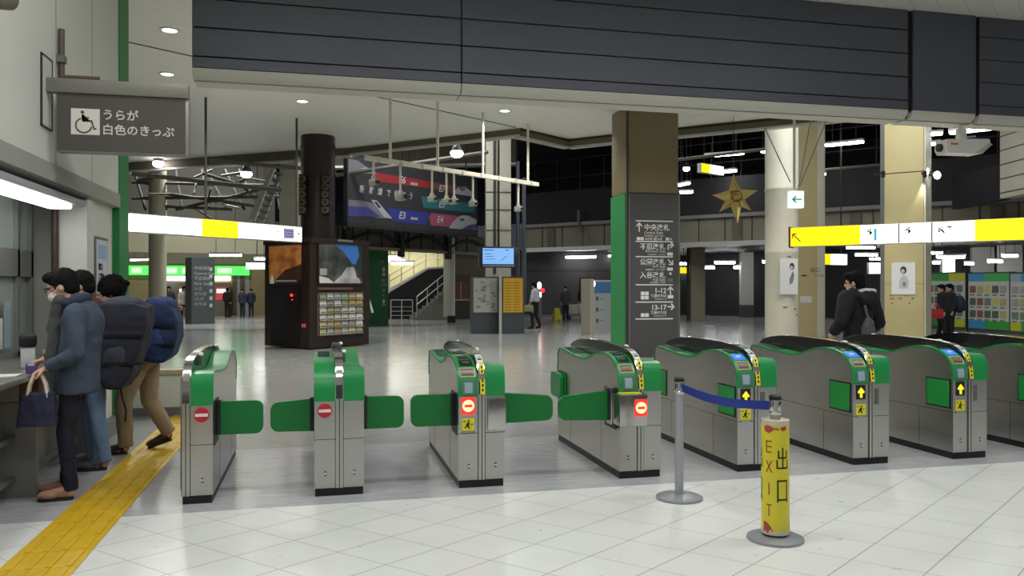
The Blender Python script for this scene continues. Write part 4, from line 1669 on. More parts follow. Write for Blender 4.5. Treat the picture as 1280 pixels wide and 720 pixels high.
for t_, sz, a_, c_, sp in (('E6', 0.36, 0.345, 0.70, 1), ('SERIES', 0.12, 0.435, 0.70, 1.2), ('E7', 0.36, 0.66, 0.66, 1), ('E5', 0.36, 0.66, 0.40, 1), ('E3', 0.36, 0.345, 0.145, 1), ('SERIES', 0.12, 0.435, 0.15, 1.2), ('E4', 0.36, 0.645, 0.145, 1)):
    mb.text(t_, sz, bx(a_), bz(c_), -0.014, M('banner_white', (196, 194, 196), 0.5), shear=0.25, off=0.006, space=sp)
for t_, a_ in (('新', 0.07), ('幹', 0.135), ('線', 0.195), ('で', 0.255), ('行', 0.31), ('こ', 0.365), ('う', 0.42)):
    mb.text(t_, 0.28, bx(a_), bz(0.475), -0.014, M('banner_white'), shear=0.2, off=0.004, sx=0.8)
mb.build('lettering', tp)
mb = MB()
mb.box(-0.06, 0, -0.02, 0.15, tz0 - 0.06, tz1 + 0.06, DARKM)
mb.box(PWd, PWd + 0.06, -0.02, 0.15, tz0 - 0.06, tz1 + 0.06, DARKM)
mb.box(-0.06, PWd + 0.06, -0.02, 0.15, tz1, tz1 + 0.08, DARKM)
mb.box(-0.06, PWd + 0.06, -0.02, 0.15, tz0 - 0.1, tz0, DARKM)
for uu in (0.6, PWd * 0.5, PWd - 0.6):
    mb.cyl((uu, 0.08, tz1), (uu, 0.08, 8.6), 0.03, DARKM, n=6)
mb.build('frame', tp)
# girder with arched brackets behind and below the banner
GF = Face(425, 29, 600, 35.8)
mb = MB()
GB = M('girder_grime', (92, 88, 76), 0.7, noise_amt=0.15, noise_scale=2)
mb.box(-1.2, GF.len + 0.8, 0.1, 0.4, 3.0, 3.75, GB)
mb.box(-1.2, GF.len + 0.8, -0.05, 0.45, 2.94, 3.04, M('girder_edge', (128, 120, 96), 0.6))
for k in range(12):
    mb.box(-0.8 + k * 0.75, -0.76 + k * 0.75, 0.06, 0.1, 3.02, 3.75, DARKM)
for k in range(3):
    c0 = 0.3 + k * 2.9
    pts_ = [Vector((c0 + 2.9 * t / 10, 0.0, 3.12 + 0.42 * math.sin(math.pi * t / 10))) for t in range(11)]
    mb.tube([GF.T @ v for v in pts_], 0.055, DARKM, n=6, T=GF.T.inverted())
    mb.box(c0 - 0.1, c0 + 0.1, -0.1, 0.1, 2.7, 3.7, DARKM)
tag(mb.build('trim_4', None, GF.P, GF.rz), kind='structure')

# ------------------------------------------------------------------ columns
def column_label(name, label, loc, rz=0.0):
    return tag(thing(name, label, 'column', loc, rz))


rc = W(977, 21.2)
c_ = column_label('round_column', 'round cream column behind the small green arrow sign', (rc.x, rc.y, 0))
mb = MB()
mb.lathe([(0.42, 0), (0.42, 2.4), (0.425, 2.42), (0.425, 2.46), (0.42, 2.48), (0.42, 4.05), (0.43, 4.07), (0.43, 4.11), (0.42, 4.13), (0.42, 8.6)], CREAM, n=40)
mb.build('shaft', c_)
mb = MB()
for k, (a_, z_) in enumerate(((-95, 2.3), (-120, 2.05), (-110, 1.0), (-70, 0.95), (-60, 0.8))):
    t = math.radians(a_)
    mb.box(-0.05, 0.05, -0.006, 0.0, 0, 0.03, M('stain', (120, 104, 74), 0.7), T=Matrix.Rotation(t + math.pi / 2, 4, 'Z') @ Matrix.Translation((0, -0.422, z_)))
mb.build('stains', c_)
# poster on the round column
cp_ = W(986, 20.75)
po = thing('poster', 'white portrait poster on the round cream column', 'poster', (cp_.x, cp_.y, zat(368, 20.75)), -YAW, 'portrait posters on columns')
w_, h_ = 0.46, 0.92
mb = MB()
mb.box(-w_ / 2, w_ / 2, 0, 0.02, 0, h_, M('poster_white', (206, 206, 202), 0.35))
mb.build('sheet', po)
mb = MB()
mb.poly([(0.02, 0.25), (0.1, 0.3), (0.14, 0.5), (0.1, 0.6), (0.06, 0.5), (0.02, 0.4)], -0.001, M('print_grey', (120, 116, 114), 0.5))
mb.ell((0.08, -0.003, 0.72), (0.06, 0.004, 0.09), M('print_dark', (44, 40, 40), 0.5), n=14)
mb.ell((0.07, -0.006, 0.69), (0.035, 0.004, 0.05), M('print_skin', (186, 160, 146), 0.5), n=14)
mb.build('print', po)
# beige wall column behind it with dark character marks
bc = W(1012, 25)
c_ = column_label('square_column', 'beige column with dark painted characters, behind the round column', (bc.x, bc.y, 0), -YAW)
mb = MB()
mb.box(-0.5, 0.36, -0.3, 0.3, 0, 8.6, CREAM2, bev=0.02)
mb.box(0.12, 0.36, -0.31, 0, 0, 8.6, CREAM, bev=0.01)
mb.build('shaft', c_)
mb = MB()
MK = M('mark_brown', (110, 70, 44), 0.6)
mb.text('出口', 0.15, -0.1, 2.0, -0.315, MK)
mb.text('この先', 0.10, 0.02, 1.84, -0.315, MK)
mb.box(-0.36, -0.2, -0.306, -0.3, 1.86, 1.9, INK)
mb.box(-0.4, -0.05, -0.308, -0.3, 1.05, 1.25, M('poster_white'))
mb.build('marks', c_)

# the square beige pillar with lamps
sc = W(1134, 21.0)
sq = column_label('square_column', 'square beige pillar with two spot lamps and a portrait poster, right half', (sc.x, sc.y, 0), ROT_F)
mb = MB()
mb.box(-0.47, 0.47, -0.45, 0.45, 0, 8.6, CREAM2, bev=0.05)
mb.box(0.45, 0.50, -0.40, 0.40, 0, 8.6, CREAM)
mb.box(-0.475, 0.475, -0.455, 0.455, 4.45, 4.47, STEEL_D)
mb.box(-0.475, 0.475, -0.455, 0.455, 1.62, 1.635, M('seam_tan', (150, 134, 92), 0.6))
mb.box(-0.56, -0.465, -0.42, -0.2, 0, 8.6, M('side_duct', (104, 104, 102), 0.5, 0.3))
mb.build('shaft', sq)
mb = MB()
rnd = random.Random(5)
for k in range(12):
    x_, z_ = rnd.uniform(-0.42, 0.2), rnd.choice((1.35, 1.22, 1.4, 1.1, 1.3))
    mb.box(x_, x_ + rnd.uniform(0.03, 0.1), -0.455, -0.449, z_, z_ + rnd.uniform(0.02, 0.05), M('stain'))
mb.build('stains', sq)
po = thing('poster', 'white portrait poster on the square beige pillar', 'poster', (0, 0, 0), 0, 'portrait posters on columns')
po.location = Vector((sc.x, sc.y, zat(368, 20.5))) + Vector((math.sin(ROT_F), -math.cos(ROT_F), 0)) * 0.452
po.rotation_euler = (0, 0, ROT_F)
w_, h_ = 0.56, 0.81
mb = MB()
mb.box(-w_ / 2, w_ / 2, -0.02, 0.0, 0, h_, M('poster_white'))
mb.build('sheet', po)
mb = MB()
mb.poly([(-0.1, 0.15), (0.1, 0.15), (0.13, 0.3), (0.08, 0.46), (0.0, 0.5), (-0.06, 0.44), (-0.1, 0.3)], -0.021, M('print_pale', (176, 172, 172), 0.5))
mb.ell((0.0, -0.023, 0.62), (0.075, 0.004, 0.095), M('print_dark'), n=16)
mb.ell((-0.01, -0.026, 0.59), (0.045, 0.004, 0.06), M('print_skin'), n=16)
mb.poly([(-0.02, 0.22), (0.05, 0.2), (0.06, 0.3), (0.0, 0.33)], -0.022, M('print_grey'))
mb.build('print', po)
for k, (px, py, nm) in enumerate(((1157, 214, 'upper left'), (1171.5, 219, 'lower right'))):
    lp = at(px, py, 20.6)
    r = thing('spot_lamp', 'bright round spot lamp on the square beige pillar, ' + nm + ' of the pair', 'light', lp, 0, 'spot lamps on the beige pillar')
    mb = MB()
    mb.cyl((0, 0.02, 0), (-0.1, 0.25, 0.1), 0.08, BLACK, r1=0.05, n=14)
    mb.cyl((-0.1, 0.25, 0.1), (-0.25, 0.5, 0.1), 0.03, BLACK, n=8)
    mb.build('housing', r)
    mb = MB()
    mb.ell((0, 0, 0), (0.1, 0.05, 0.1), LAMP, n=16)
    mb.build('lens', r)
for px in (1104, 1156):
    lp = at(px, 222, 20.3)
    d = bpy.data.lights.new('wall_washer_light', 'SPOT')
    d.energy = 60
    d.spot_size = math.radians(55)
    d.spot_blend = 0.4
    d.shadow_soft_size = 0.04
    r = thing('wall_washer', 'small downward wash lamp on the %s edge of the square beige pillar' % ('left' if px == 1104 else 'right'), 'light', lp, 0)
    mb = MB()
    mb.cyl((0, 0, 0.0), (0, 0, 0.16), 0.045, BLACK, n=12)
    mb.box(-0.02, 0.02, 0, 0.35, 0.1, 0.14, BLACK)
    mb.build('housing', r)
    o = bpy.data.objects.new('lamp', d)
    o.location = (0, 0, -0.02)
    C.objects.link(o)
    o.parent = r

# grey column with cables behind the map boards
kc = W(622.5, 30)
c_ = column_label('cable_column', 'cream square column strung with cables, behind the map boards and screen', (kc.x, kc.y, 0), math.radians(-8))
mb = MB()
mb.box(-0.46, 0.46, -0.3, 0.3, 0, 8.6, CREAM, bev=0.02)
mb.build('shaft', c_)
mb = MB()
for x_ in (-0.18, -0.12):
    mb.cyl((x_, -0.33, 2.0), (x_, -0.33, 8.0), 0.022, SIGNG, n=6)
for z_ in (3.6, 4.35, 5.0):
    mb.box(-0.47, 0.47, -0.32, -0.3, z_, z_ + 0.03, SIGNG)
    mb.box(0.16, 0.28, -0.36, -0.3, z_ + 0.02, z_ + 0.14, LTMET)
mb.cyl((0.74, 0, 0.5), (0.74, 0, 6.2), 0.07, M('pipe_blue', (96, 104, 112), 0.4, 0.4), n=8)
mb.cyl((0.98, 0.05, 0.5), (0.98, 0.05, 5.6), 0.08, M('pipe_blue'), n=8)
mb.build('cables', c_)

# map boards
for (pa, pb, nm, col, lab) in ((589.5, 624, 'map', (168, 168, 162), 'grey station map board on a dark base left of the yellow timetable board'),
                               (627, 655.5, 'time', (206, 160, 32), 'yellow timetable board on a dark base left of the man in a white shirt')):
    F_ = Face(pa, 26.3, pb, 26.55)
    r = thing('information_board', lab, 'board', F_.P, F_.rz, 'standing information boards')
    mb = MB()
    mb.box(0, F_.len, 0.02, 0.22, 0.0, 0.66, M('board_base', (66, 72, 76), 0.4))
    mb.build('base', r)
    mb = MB()
    mb.box(0, F_.len, 0.0, 0.24, 0.66, 1.87, M('board_frame', (78, 74, 64), 0.4))
    mb.build('frame', r)
    mb = MB()
    mm = M('board_' + nm, col, 0.4, noise_amt=0.10, noise_scale=9)
    mb.box(0.06, F_.len - 0.06, -0.012, 0, 0.7, 1.82, mm)
    dk = M('board_mark_' + nm, tuple(int(x * 0.72) for x in col), 0.5)
    rnd = random.Random(2)
    for k in range(22):
        x_, z_ = rnd.uniform(0.1, F_.len - 0.22), 0.76 + (k % 11) * 0.09
        if nm == 'time':
            mb.box(0.1 + (k // 11) * 0.3, 0.32 + (k // 11) * 0.3, -0.016, -0.012, z_, z_ + 0.03, dk)
        else:
            mb.box(x_, x_ + rnd.uniform(0.04, 0.16), -0.016, -0.012, z_, z_ + rnd.uniform(0.02, 0.08), dk)
    mb.build('panel', r)
mb = MB()
pp = W(625.5, 26.2)
mb.box(-0.045, 0.045, -0.05, 0.05, 0, 1.92, LTMET)
tag(mb.build('board_post', None, (pp.x, pp.y, 0), -YAW), 'pale post between the grey map board and the yellow timetable board', 'post')

# departure screen
F_ = Face(599, 27.2, 648.5, 27.5)
z0, z1 = zat(334.5, 27.3), zat(308, 27.3)
r = thing('display_screen', 'blue lit display screen hung in front of the cable column', 'screen', F_.P + Vector((0, 0, z0)), F_.rz)
h_ = z1 - z0
mb = MB()
mb.box(0, F_.len, 0, 0.2, 0, h_, M('screen_case', (44, 52, 70), 0.4), bev=0.02)
mb.cyl((F_.len / 2, 0.1, h_), (F_.len / 2, 0.1, 8.6 - z0), 0.04, DARKM, n=8)
mb.build('case', r)
mb = MB()
mb.box(0.12, F_.len - 0.18, -0.008, 0, 0.12, h_ - 0.06, M('screen_blue', (128, 180, 236), 0.4, emit=0.8))
s_ = mb.build('screen', r)
mb = MB()
SB = M('screen_line', (70, 110, 170), 0.4, emit=0.4)
mb.box(0.16, 0.5, -0.012, -0.008, h_ - 0.14, h_ - 0.11, SB)
mb.box(0.9, 1.02, -0.012, -0.008, h_ - 0.14, h_ - 0.11, SB)
for k in range(3):
    mb.box(0.2, 0.42 + 0.06 * k, -0.012, -0.008, h_ - 0.26 - k * 0.09, h_ - 0.24 - k * 0.09, SB)
T = Matrix.Translation((0.85, -0.01, 0.32)) @ Matrix.Rotation(math.radians(-35), 4, 'Y')
mb.box(-0.13, 0.13, 0, 0.002, -0.01, 0.01, SB, T=T)
mb.build('route_lines', s_)
mb = MB()
mb.box(0.12, F_.len - 0.15, -0.012, 0, 0.03, 0.09, M('ticker', (110, 120, 140), 0.4, emit=0.2))
mb.build('ticker_strip', r)

# green sign pillar
gp = Face(456, 31.4, 485.5, 32.4)
r = tag(thing('sign_pillar', 'green sign pillar with white lettering right of the brown kiosk', 'sign pillar', gp.P, gp.rz))
mb = MB()
gz = zat(313, 32)
mb.box(-0.9, gp.len, 0, 0.8, 0.0, gz, M('sign_green', (24, 92, 46), 0.45))
mb.build('body', r)
mb = MB()
WT2 = M('sign_white_dim', (170, 180, 172), 0.5)
ux = gp.len - 0.34
mb.text('↖', 0.24, ux - 0.06, gz - 0.55, -0.004, WT2)
mb.ell((ux + 0.08, -0.004, gz - 0.75), (0.09, 0.005, 0.1), WT2, n=12)
mb.box(ux, ux + 0.17, -0.006, -0.001, gz - 1.02, gz - 0.88, WT2)
mb.text('出口', 0.16, ux - 0.07, gz - 1.25, -0.004, WT2)
mb.text('のりば', 0.11, ux - 0.07, gz - 1.4, -0.004, WT2)
mb.text('1-8', 0.14, ux - 0.04, gz - 1.62, -0.004, WT2)
mb.text('↓', 0.16, ux, gz - 1.82, -0.004, WT2)
mb.ell((ux + 0.08, -0.004, gz - 2.02), (0.08, 0.005, 0.09), WT2, n=12)
mb.text('Gate', 0.12, ux - 0.05, gz - 2.2, -0.004, WT2)
mb.build('lettering', r)

# ------------------------------------------------------------------ stairs and escalator beyond
SX = Face(486, 38.0, 556, 38.6)     # foot of the escalator flank
T = SX.T
YW = M('stair_wall_yellow', (206, 200, 150), 0.6)
mb = MB()
mb.box(-2.5, SX.len + 2.0, 3.2, 3.4, 0, 4.5, YW, T=T)
tag(mb.build('wall_stair'), kind='structure')
mb = MB()
mb.box(-0.3, SX.len + 2, -0.3, 3.2, 3.75, 3.85, MIDG, T=T)
tag(mb.build('ceiling_stair'), kind='structure')
es = tag(thing('escalator', 'dark escalator rising to the right in the yellow lit stairwell', 'escalator', SX.P, SX.rz))
ED = M('escalator_black', (30, 31, 32), 0.3)
FL_ = [(0, 0), (2.75, 0), (2.75, 2.42), (1.9, 2.36), (0.08, 1.28), (0, 1.2)]
for y_ in (0.3, 1.5):
    mb = MB()
    mb.prism(FL_, 'y', y_, y_ + 0.1, ED)
    b_ = mb.build('balustrade', es)
    mb = MB()
    mb.prism([(0.0, 1.2), (0.08, 1.28), (1.9, 2.36), (2.75, 2.42), (2.75, 2.5), (1.88, 2.46), (0.03, 1.36), (-0.06, 1.26)], 'y', y_ - 0.04, y_ + 0.16, LTMET)
    mb.build('handrail', b_)
mb = MB()
for k in range(11):
    x_ = 0.3 + k * 0.22
    mb.box(x_, x_ + 0.24, 0.4, 1.5, max(0, k * 0.13 - 0.2), k * 0.13 + 0.05, MIDG)
mb.build('steps', es)
st = tag(thing('staircase', 'grey staircase with steel handrails in front of the dark escalator', 'staircase', SX.P, SX.rz))
mb = MB()
for k in range(9):
    x_ = 1.0 + k * 0.195
    mb.box(x_, 2.75, -1.2, 0.2, k * 0.16, (k + 1) * 0.16, M('step_grey', (112, 110, 102), 0.6))
mb.build('steps', st)
mb = MB()
for k in range(4):
    x_ = 1.2 + k * 0.48
    mb.cyl((x_, -1.1, 0.1 + k * 0.39), (x_, -1.1, 1.08 + k * 0.39), 0.022, LTMET, n=6)
for dz in (0.55, 0.92):
    mb.cyl((1.2, -1.1, 0.16 + dz), (2.75, -1.1, 1.42 + dz), 0.025, LTMET, n=6)
mb.build('railing', st)
ur = tag(thing('upper_railing', 'steel railing climbing along the top edge of the escalator wall', 'railing', SX.world(0, 1.7, 0), SX.rz))
for k in range(5):
    x_ = 0.15 + k * 0.6
    zb_ = min(2.5, 1.35 + max(0, x_ - 0.08) * 0.593)
    mb = MB()
    mb.cyl((x_, 0, 0.0), (x_, 0, zb_ + 0.75), 0.022, MIDG, n=6)
    mb.build('post', ur)
for dz in (0.4, 0.7):
    mb = MB()
    mb.tube([Vector((0.15, 0, 1.38 + dz)), Vector((1.95, 0, 2.46 + dz)), Vector((2.7, 0, 2.5 + dz))], 0.02, MIDG, n=6)
    mb.build('rail', ur)
gt = tag(thing('railing_gate', 'low steel railing at the foot of the escalator', 'railing', SX.world(0.0, -0.6, 0), SX.rz))
mb = MB()
for k in range(3):
    mb.cyl((0.05 + k * 0.5, 0, 0), (0.05 + k * 0.5, 0, 0.92), 0.022, LTMET, n=6)
mb.cyl((0.05, 0, 0.92), (1.05, 0, 0.92), 0.022, LTMET, n=6)
mb.build('posts', gt)
mb = MB()
for zz in (0.2, 0.4, 0.6):
    mb.cyl((0.05, 0, zz), (1.05, 0, zz), 0.012, LTMET, n=6)
mb.build('bars', gt)
d = bpy.data.lights.new('stair_lamp', 'AREA')
d.shape = 'RECTANGLE'
d.size, d.size_y = 3.0, 1.2
d.energy = 120
d.color = (1, 0.97, 0.88)
o = bpy.data.objects.new('stair_lamp', d)
o.location = SX.world(1.5, 1.6, 3.7)
C.objects.link(o)
# cream column at the right of the stairs
c0 = W(561.5, 34.5)
c_ = column_label('stair_column', 'slim cream column with a black foot at the right of the stairs', (c0.x, c0.y, 0), -YAW)
mb = MB()
mb.box(-0.23, 0.1, -0.2, 0.2, 0.25, 3.6, CREAM, bev=0.01)
mb.box(0.1, 0.24, -0.15, 0.2, 0.25, 3.6, WHITE)
mb.build('shaft', c_)
mb = MB()
mb.box(-0.06, 0.26, -0.22, 0.22, 0.0, 0.3, BLACK)
mb.build('foot', c_)
# brown notice case on the wall right of the stairs
F_ = Face(567, 38.5, 592, 39.3)
mb = MB()
mb.box(-0.2, F_.len + 3.2, 0.05, 0.4, 0, 3.4, M('wall_olive', (78, 74, 58), 0.6), T=F_.T)
mb.box(-0.2, F_.len + 3.2, 0.03, 0.05, 2.1, 2.9, M('wall_olive_light', (104, 98, 74), 0.6), T=F_.T)
tag(mb.build('wall_side'), kind='structure')
z0, z1 = zat(374, 38.8), zat(352, 38.8)
r = thing('notice_case', 'reddish brown notice case with a pale ledge left of the map board', 'notice case', F_.P + Vector((0, 0, z0)), F_.rz)
mb = MB()
mb.box(0.05, 0.8, -0.08, 0.04, 0.0, z1 - z0, M('case_brown', (112, 72, 56), 0.5))
mb.box(0.36, 0.39, -0.09, -0.08, 0.0, z1 - z0, LTMET)
mb.build('case', r)
mb = MB()
mb.box(0.0, 0.85, -0.14, 0.04, -0.06, 0.0, LTMET)
mb.build('ledge', r)


# ------------------------------------------------------------------ fluorescent lights



def fluorescent(pxa, pya, pxb, pyb, d_, label, hang=True, slope=0.0, h=None, strength=None):
    if abs(pya - pyb) > 0.4:
        slope = d_ * (HY - pya) / (HY - pyb) - d_
    a, b = at(pxa, pya, d_), at(pxb, pyb, d_ + slope)
    zc = (a.z + b.z) / 2
    under = zc < 3.2 and pxa > 650
    v = b - a
    ln = max(0.3, Vector((v.x, v.y)).length)
    r = thing('fluorescent_light', label, 'light', (a.x, a.y, zc), math.atan2(v.y, v.x), 'fluorescent lights of the concourse')
    th = (0.06 if h is None else h) * (0.6 if pya < 300 else 0.62)
    mb = MB()
    mb.box(0, ln, -0.10, 0.10, th * 0.7, th * 0.7 + 0.07, LTMET)
    if hang:
        for uu in (ln * 0.2, ln * 0.8):
            mb.cyl((uu, 0, th), (uu, 0, (3.245 if under else 8.58) - zc), 0.012, DARKM, n=6)
    mb.build('fitting', r)
    mb = MB()
    mb.box(0.02, ln - 0.02, -0.09, 0.09, -th, th * 0.7, TUBE if 'bright cluster' not in label else M('tube_soft', (250, 250, 255), 0.4, emit=5.0), bev=min(0.03, th * 0.5))
    mb.build('tube', r)
    return r


FL = [
    (707, 321.5, 745, 321, 39.6, 'lying along the dark wall right of the screen', 0.09),
    (760, 320, 766, 320, 40, 'partly hidden left of the olive pillar', 0.07),
    (849, 329.5, 861, 329.5, 40, 'just right of the olive pillar, upper of two', 0.1),
    (849, 335.5, 856, 335.5, 44, 'just right of the olive pillar, lower of two', 0.1),
    (879.5, 334.5, 893.5, 334.5, 41, 'left of the widest tube between the two far columns', 0.12),
    (893, 328, 919, 328, 39, 'widest one between the two far columns', 0.11),
    (882, 340.8, 889, 340.8, 47, 'small, below left between the two far columns', 0.1),
    (892.5, 340.5, 902, 340.5, 46, 'small, below centre between the two far columns', 0.1),
    (917, 334, 927, 334, 41, 'left of the pale far column', 0.12),
    (920, 340.5, 926, 340.5, 47, 'lowest one left of the pale far column', 0.1),
    (953, 327, 957, 327, 38, 'peeping out left of the round column', 0.11),
    (1058, 309.5, 1094, 309.5, 33, 'above the head of the man in black, top of three', 0.08),
    (1069, 318.5, 1097, 318.5, 34.5, 'above the head of the man in black, middle of three', 0.08),
    (1087, 323.5, 1104, 323.5, 36, 'above the head of the man in black, lowest of three', 0.08),
    (1164, 316, 1178, 316, 31.5, 'right of the square pillar above the pair of women', 0.08),
    (1171, 321, 1206, 321, 32.5, 'widest one above the pair of women', 0.09),
    (1166, 328, 1178, 328, 35, 'lower left above the pair of women', 0.1),
    (1206, 329.5, 1217, 329.5, 33.5, 'above the gap between the two advertising boards', 0.1),
    (1235, 326.5, 1253, 326.5, 32, 'above the blue and green advertising board', 0.1),
    (1253, 319.5, 1272, 319.5, 31, 'at the right edge under the yellow sign end', 0.1),
    (848, 231.5, 861, 229, 31, 'up in the dark roof beside the olive pillar, upper', 0.07),
    (849, 240.5, 867, 240, 32.5, 'up in the dark roof beside the olive pillar, lower', 0.07),
    (881, 195.5, 930, 191.5, 28.5, 'sloping tube above the gold star', 0.06),
    (895, 215.5, 921, 213, 33, 'short thick tube behind the gold star', 0.09),
    (951, 190, 957, 189.5, 30, 'peeping out left of the round column under the roof', 0.07),
    (994, 186, 1006, 185, 28, 'short tube right of the white pole', 0.07),
    (1031, 182, 1080, 177, 27, 'long sloping tube left of the square pillar in the roof', 0.065),
    (1163, 167.5, 1179, 166.5, 25, 'above the white ceiling camera on its left, upper', 0.08),
    (1163, 180, 1177, 178.5, 26.5, 'above the white ceiling camera on its left, lower', 0.08),
    (1186, 166, 1255, 158.5, 21.5, 'long sloping tube right above the white ceiling camera', 0.07),
    (1208, 174.5, 1220, 173.5, 29, 'short tube behind the white ceiling camera', 0.08),
    (484, 321.5, 501, 321.5, 35, 'right of the green sign pillar, top of the bright cluster', 0.12),
    (484, 325.5, 507, 325.5, 36.6, 'right of the green sign pillar, middle of the bright cluster', 0.10),
    (488, 329, 517, 329, 36, 'right of the green sign pillar, low in the bright cluster', 0.10),
    (262, 319.1, 302, 318.8, 31.0, 'above the dark sign pillar at the left', 0.07),
    (318, 323.5, 333, 323.5, 36, 'left beside the kiosk, upper small one', 0.08),
    (164, 325, 186, 324.5, 39, 'left of the round column at the far left', 0.05),
    (1022, 218, 1030, 218, 30, 'tiny low lamp among the cables right of the white pole', 0.06),
]
for (xa, ya, xb, yb, d_, lb, th) in FL:
    fluorescent(xa, ya, xb, yb, d_, 'white fluorescent light ' + lb, h=th)
# lit boxes among them
for (xa, xb, ya, yb, d_, nm, lb) in ((1086, 1103, 342.5, 328, 34, 'lit_sign', 'white lit box sign right above the head of the man in black'),
                                     (1178, 1194, 342, 323, 33.5, 'lit_sign', 'white lit box sign hanging above the pair of women'),
                                     (307, 333, 337, 328, 37, 'lit_sign', 'white lit box sign left beside the kiosk')):
    a, b = at(xa, ya, d_), at(xb, yb, d_)
    mb = MB()
    v = b - a
    ln = Vector((v.x, v.y)).length
    r = thing(nm, lb, 'sign', a, -YAW, 'white lit box signs')
    mb.box(0, ln, 0, 0.18, 0, v.z, LTMET)
    mb.cyl((ln / 2, 0.09, v.z), (ln / 2, 0.09, (3.26 if xa > 650 else 8.6) - a.z), 0.02, DARKM, n=6)
    mb.build('case', r)
    mb = MB()
    mb.box(0.02, ln - 0.02, -0.01, 0, 0.02, v.z - 0.02, LIT_W)
    mb.build('face', r)
# added fill lights, unseen above the white ceiling, to brighten columns and shops
for (px, d_, e_) in ((540, 27, 240), (700, 25, 80), (985, 18.6, 210), (1115, 17.6, 230), (1235, 17.0, 200), (900, 27, 120), (260, 31, 800), (230, 36.5, 500)):
    p_ = W(px, d_, 8.5)
    area('concourse_fill', p_, 2.4, 0.8, e_, (0.95, 0.98, 1.0))

# ------------------------------------------------------------------ gold star, ceiling camera
sp_ = at(919, 246, 16.5)
star = thing('star_ornament', 'gold faceted star ornament hanging between the olive pillar and the round column', 'ornament', sp_, -YAW)
GOLD = M('gold_foil', (176, 156, 96), 0.3, 0.9, noise_amt=0.15, noise_scale=6)
mb = MB()
px_m = 16.5 / FPX
for (dx, dz, wd) in ((-2, 29, 8), (28, 8, 8), (3, -34, 8), (-29, 2, 8), (-20, -19, 7), (20, -17, 7)):
    tip = Vector((dx * px_m, 0, dz * px_m))
    u = tip.normalized()
    n_ = Vector((-u.z, 0, u.x))
    wv = wd * px_m
    base = u * (7 * px_m)
    vs_ = [tip, base + n_ * wv, base + Vector((0, -wv, 0)), base - n_ * wv, base + Vector((0, wv, 0))]
    mb.add(vs_, [(0, 1, 2), (0, 2, 3), (0, 3, 4), (0, 4, 1), (1, 4, 3, 2)], GOLD)
for sgn in (-1, 1):
    tip = Vector((0.02, sgn * 20 * px_m, 0))
    r9 = 9 * px_m
    mb.add([tip] + [Vector((r9 * math.cos(k * math.pi / 3), 0, r9 * math.sin(k * math.pi / 3))) for k in range(6)], [(0, 1 + k, 1 + (k + 1) % 6) for k in range(6)], GOLD)
mb.build('spikes', star, ang=5)
mb = MB()
mb.ell((0, 0, 0), 9.5 * px_m, M('gold_dark', (110, 84, 36), 0.35, 0.8), n=8)
mb.build('core', star, ang=5)
mb = MB()
mb.cyl((-0.03, 0, 29 * px_m), (-0.03, 0, CZ - sp_.z), 0.006, DARKM, n=6)
mb.cyl((0.1, 0.05, -10 * px_m), (0.12, 0.05, -50 * px_m), 0.008, DARKM, n=6)
mb.build('cord', star)

cp0 = at(1201, 184, 12.0)
sc_ = thing('ceiling_camera', 'large white camera housing hung from the header at the upper right', 'camera', cp0, -YAW + 0.15)
pm = 12.0 / FPX
mb = MB()
CW = M('cam_white', (214, 212, 204), 0.4)
mb.prism([(-25 * pm, -0.11), (20 * pm, -0.11), (33 * pm, 0.02), (31 * pm, 0.11), (0, 0.10), (-27 * pm, 0.09), (-28 * pm, -0.05)], 'y', -0.13, 0.13, CW)
mb.prism([(12 * pm, -0.10), (20 * pm, -0.112), (34 * pm, 0.03), (30 * pm, 0.045)], 'y', -0.15, 0.15, LTMET)
mb.box(-22 * pm, -12 * pm, -0.134, -0.13, 0.01, 0.035, M('logo_orange', (206, 92, 60), 0.5))
mb.build('housing', sc_)
mb = MB()
mb.box(-4 * pm, 5 * pm, -0.05, 0.05, 0.08, 0.26, CW)
mb.cyl((1 * pm, 0, 0.2), (1 * pm, 0, CZ - cp0.z), 0.04, CW, n=10)
mb.build('mount', sc_)
mb = MB()
mb.cyl((-28 * pm, 0, -0.02), (-31 * pm, 0, -0.02), 0.06, BLACK, n=16)
mb.build('lens', sc_)
# suspension cables beside the white pole
mb = MB()
for (xa, ya, xb, yb) in ((1014, 148, 998, 235), (1034, 148, 1000, 232), (955, 158, 988, 228)):
    mb.cyl(at(xa, ya, 17.6), at(xb, yb, 18.0), 0.012, M('cable_pale', (140, 136, 126), 0.5), n=6)
tag(mb.build('stay_cables'), 'thin pale stay cables slanting down to the small green arrow sign', 'cables')

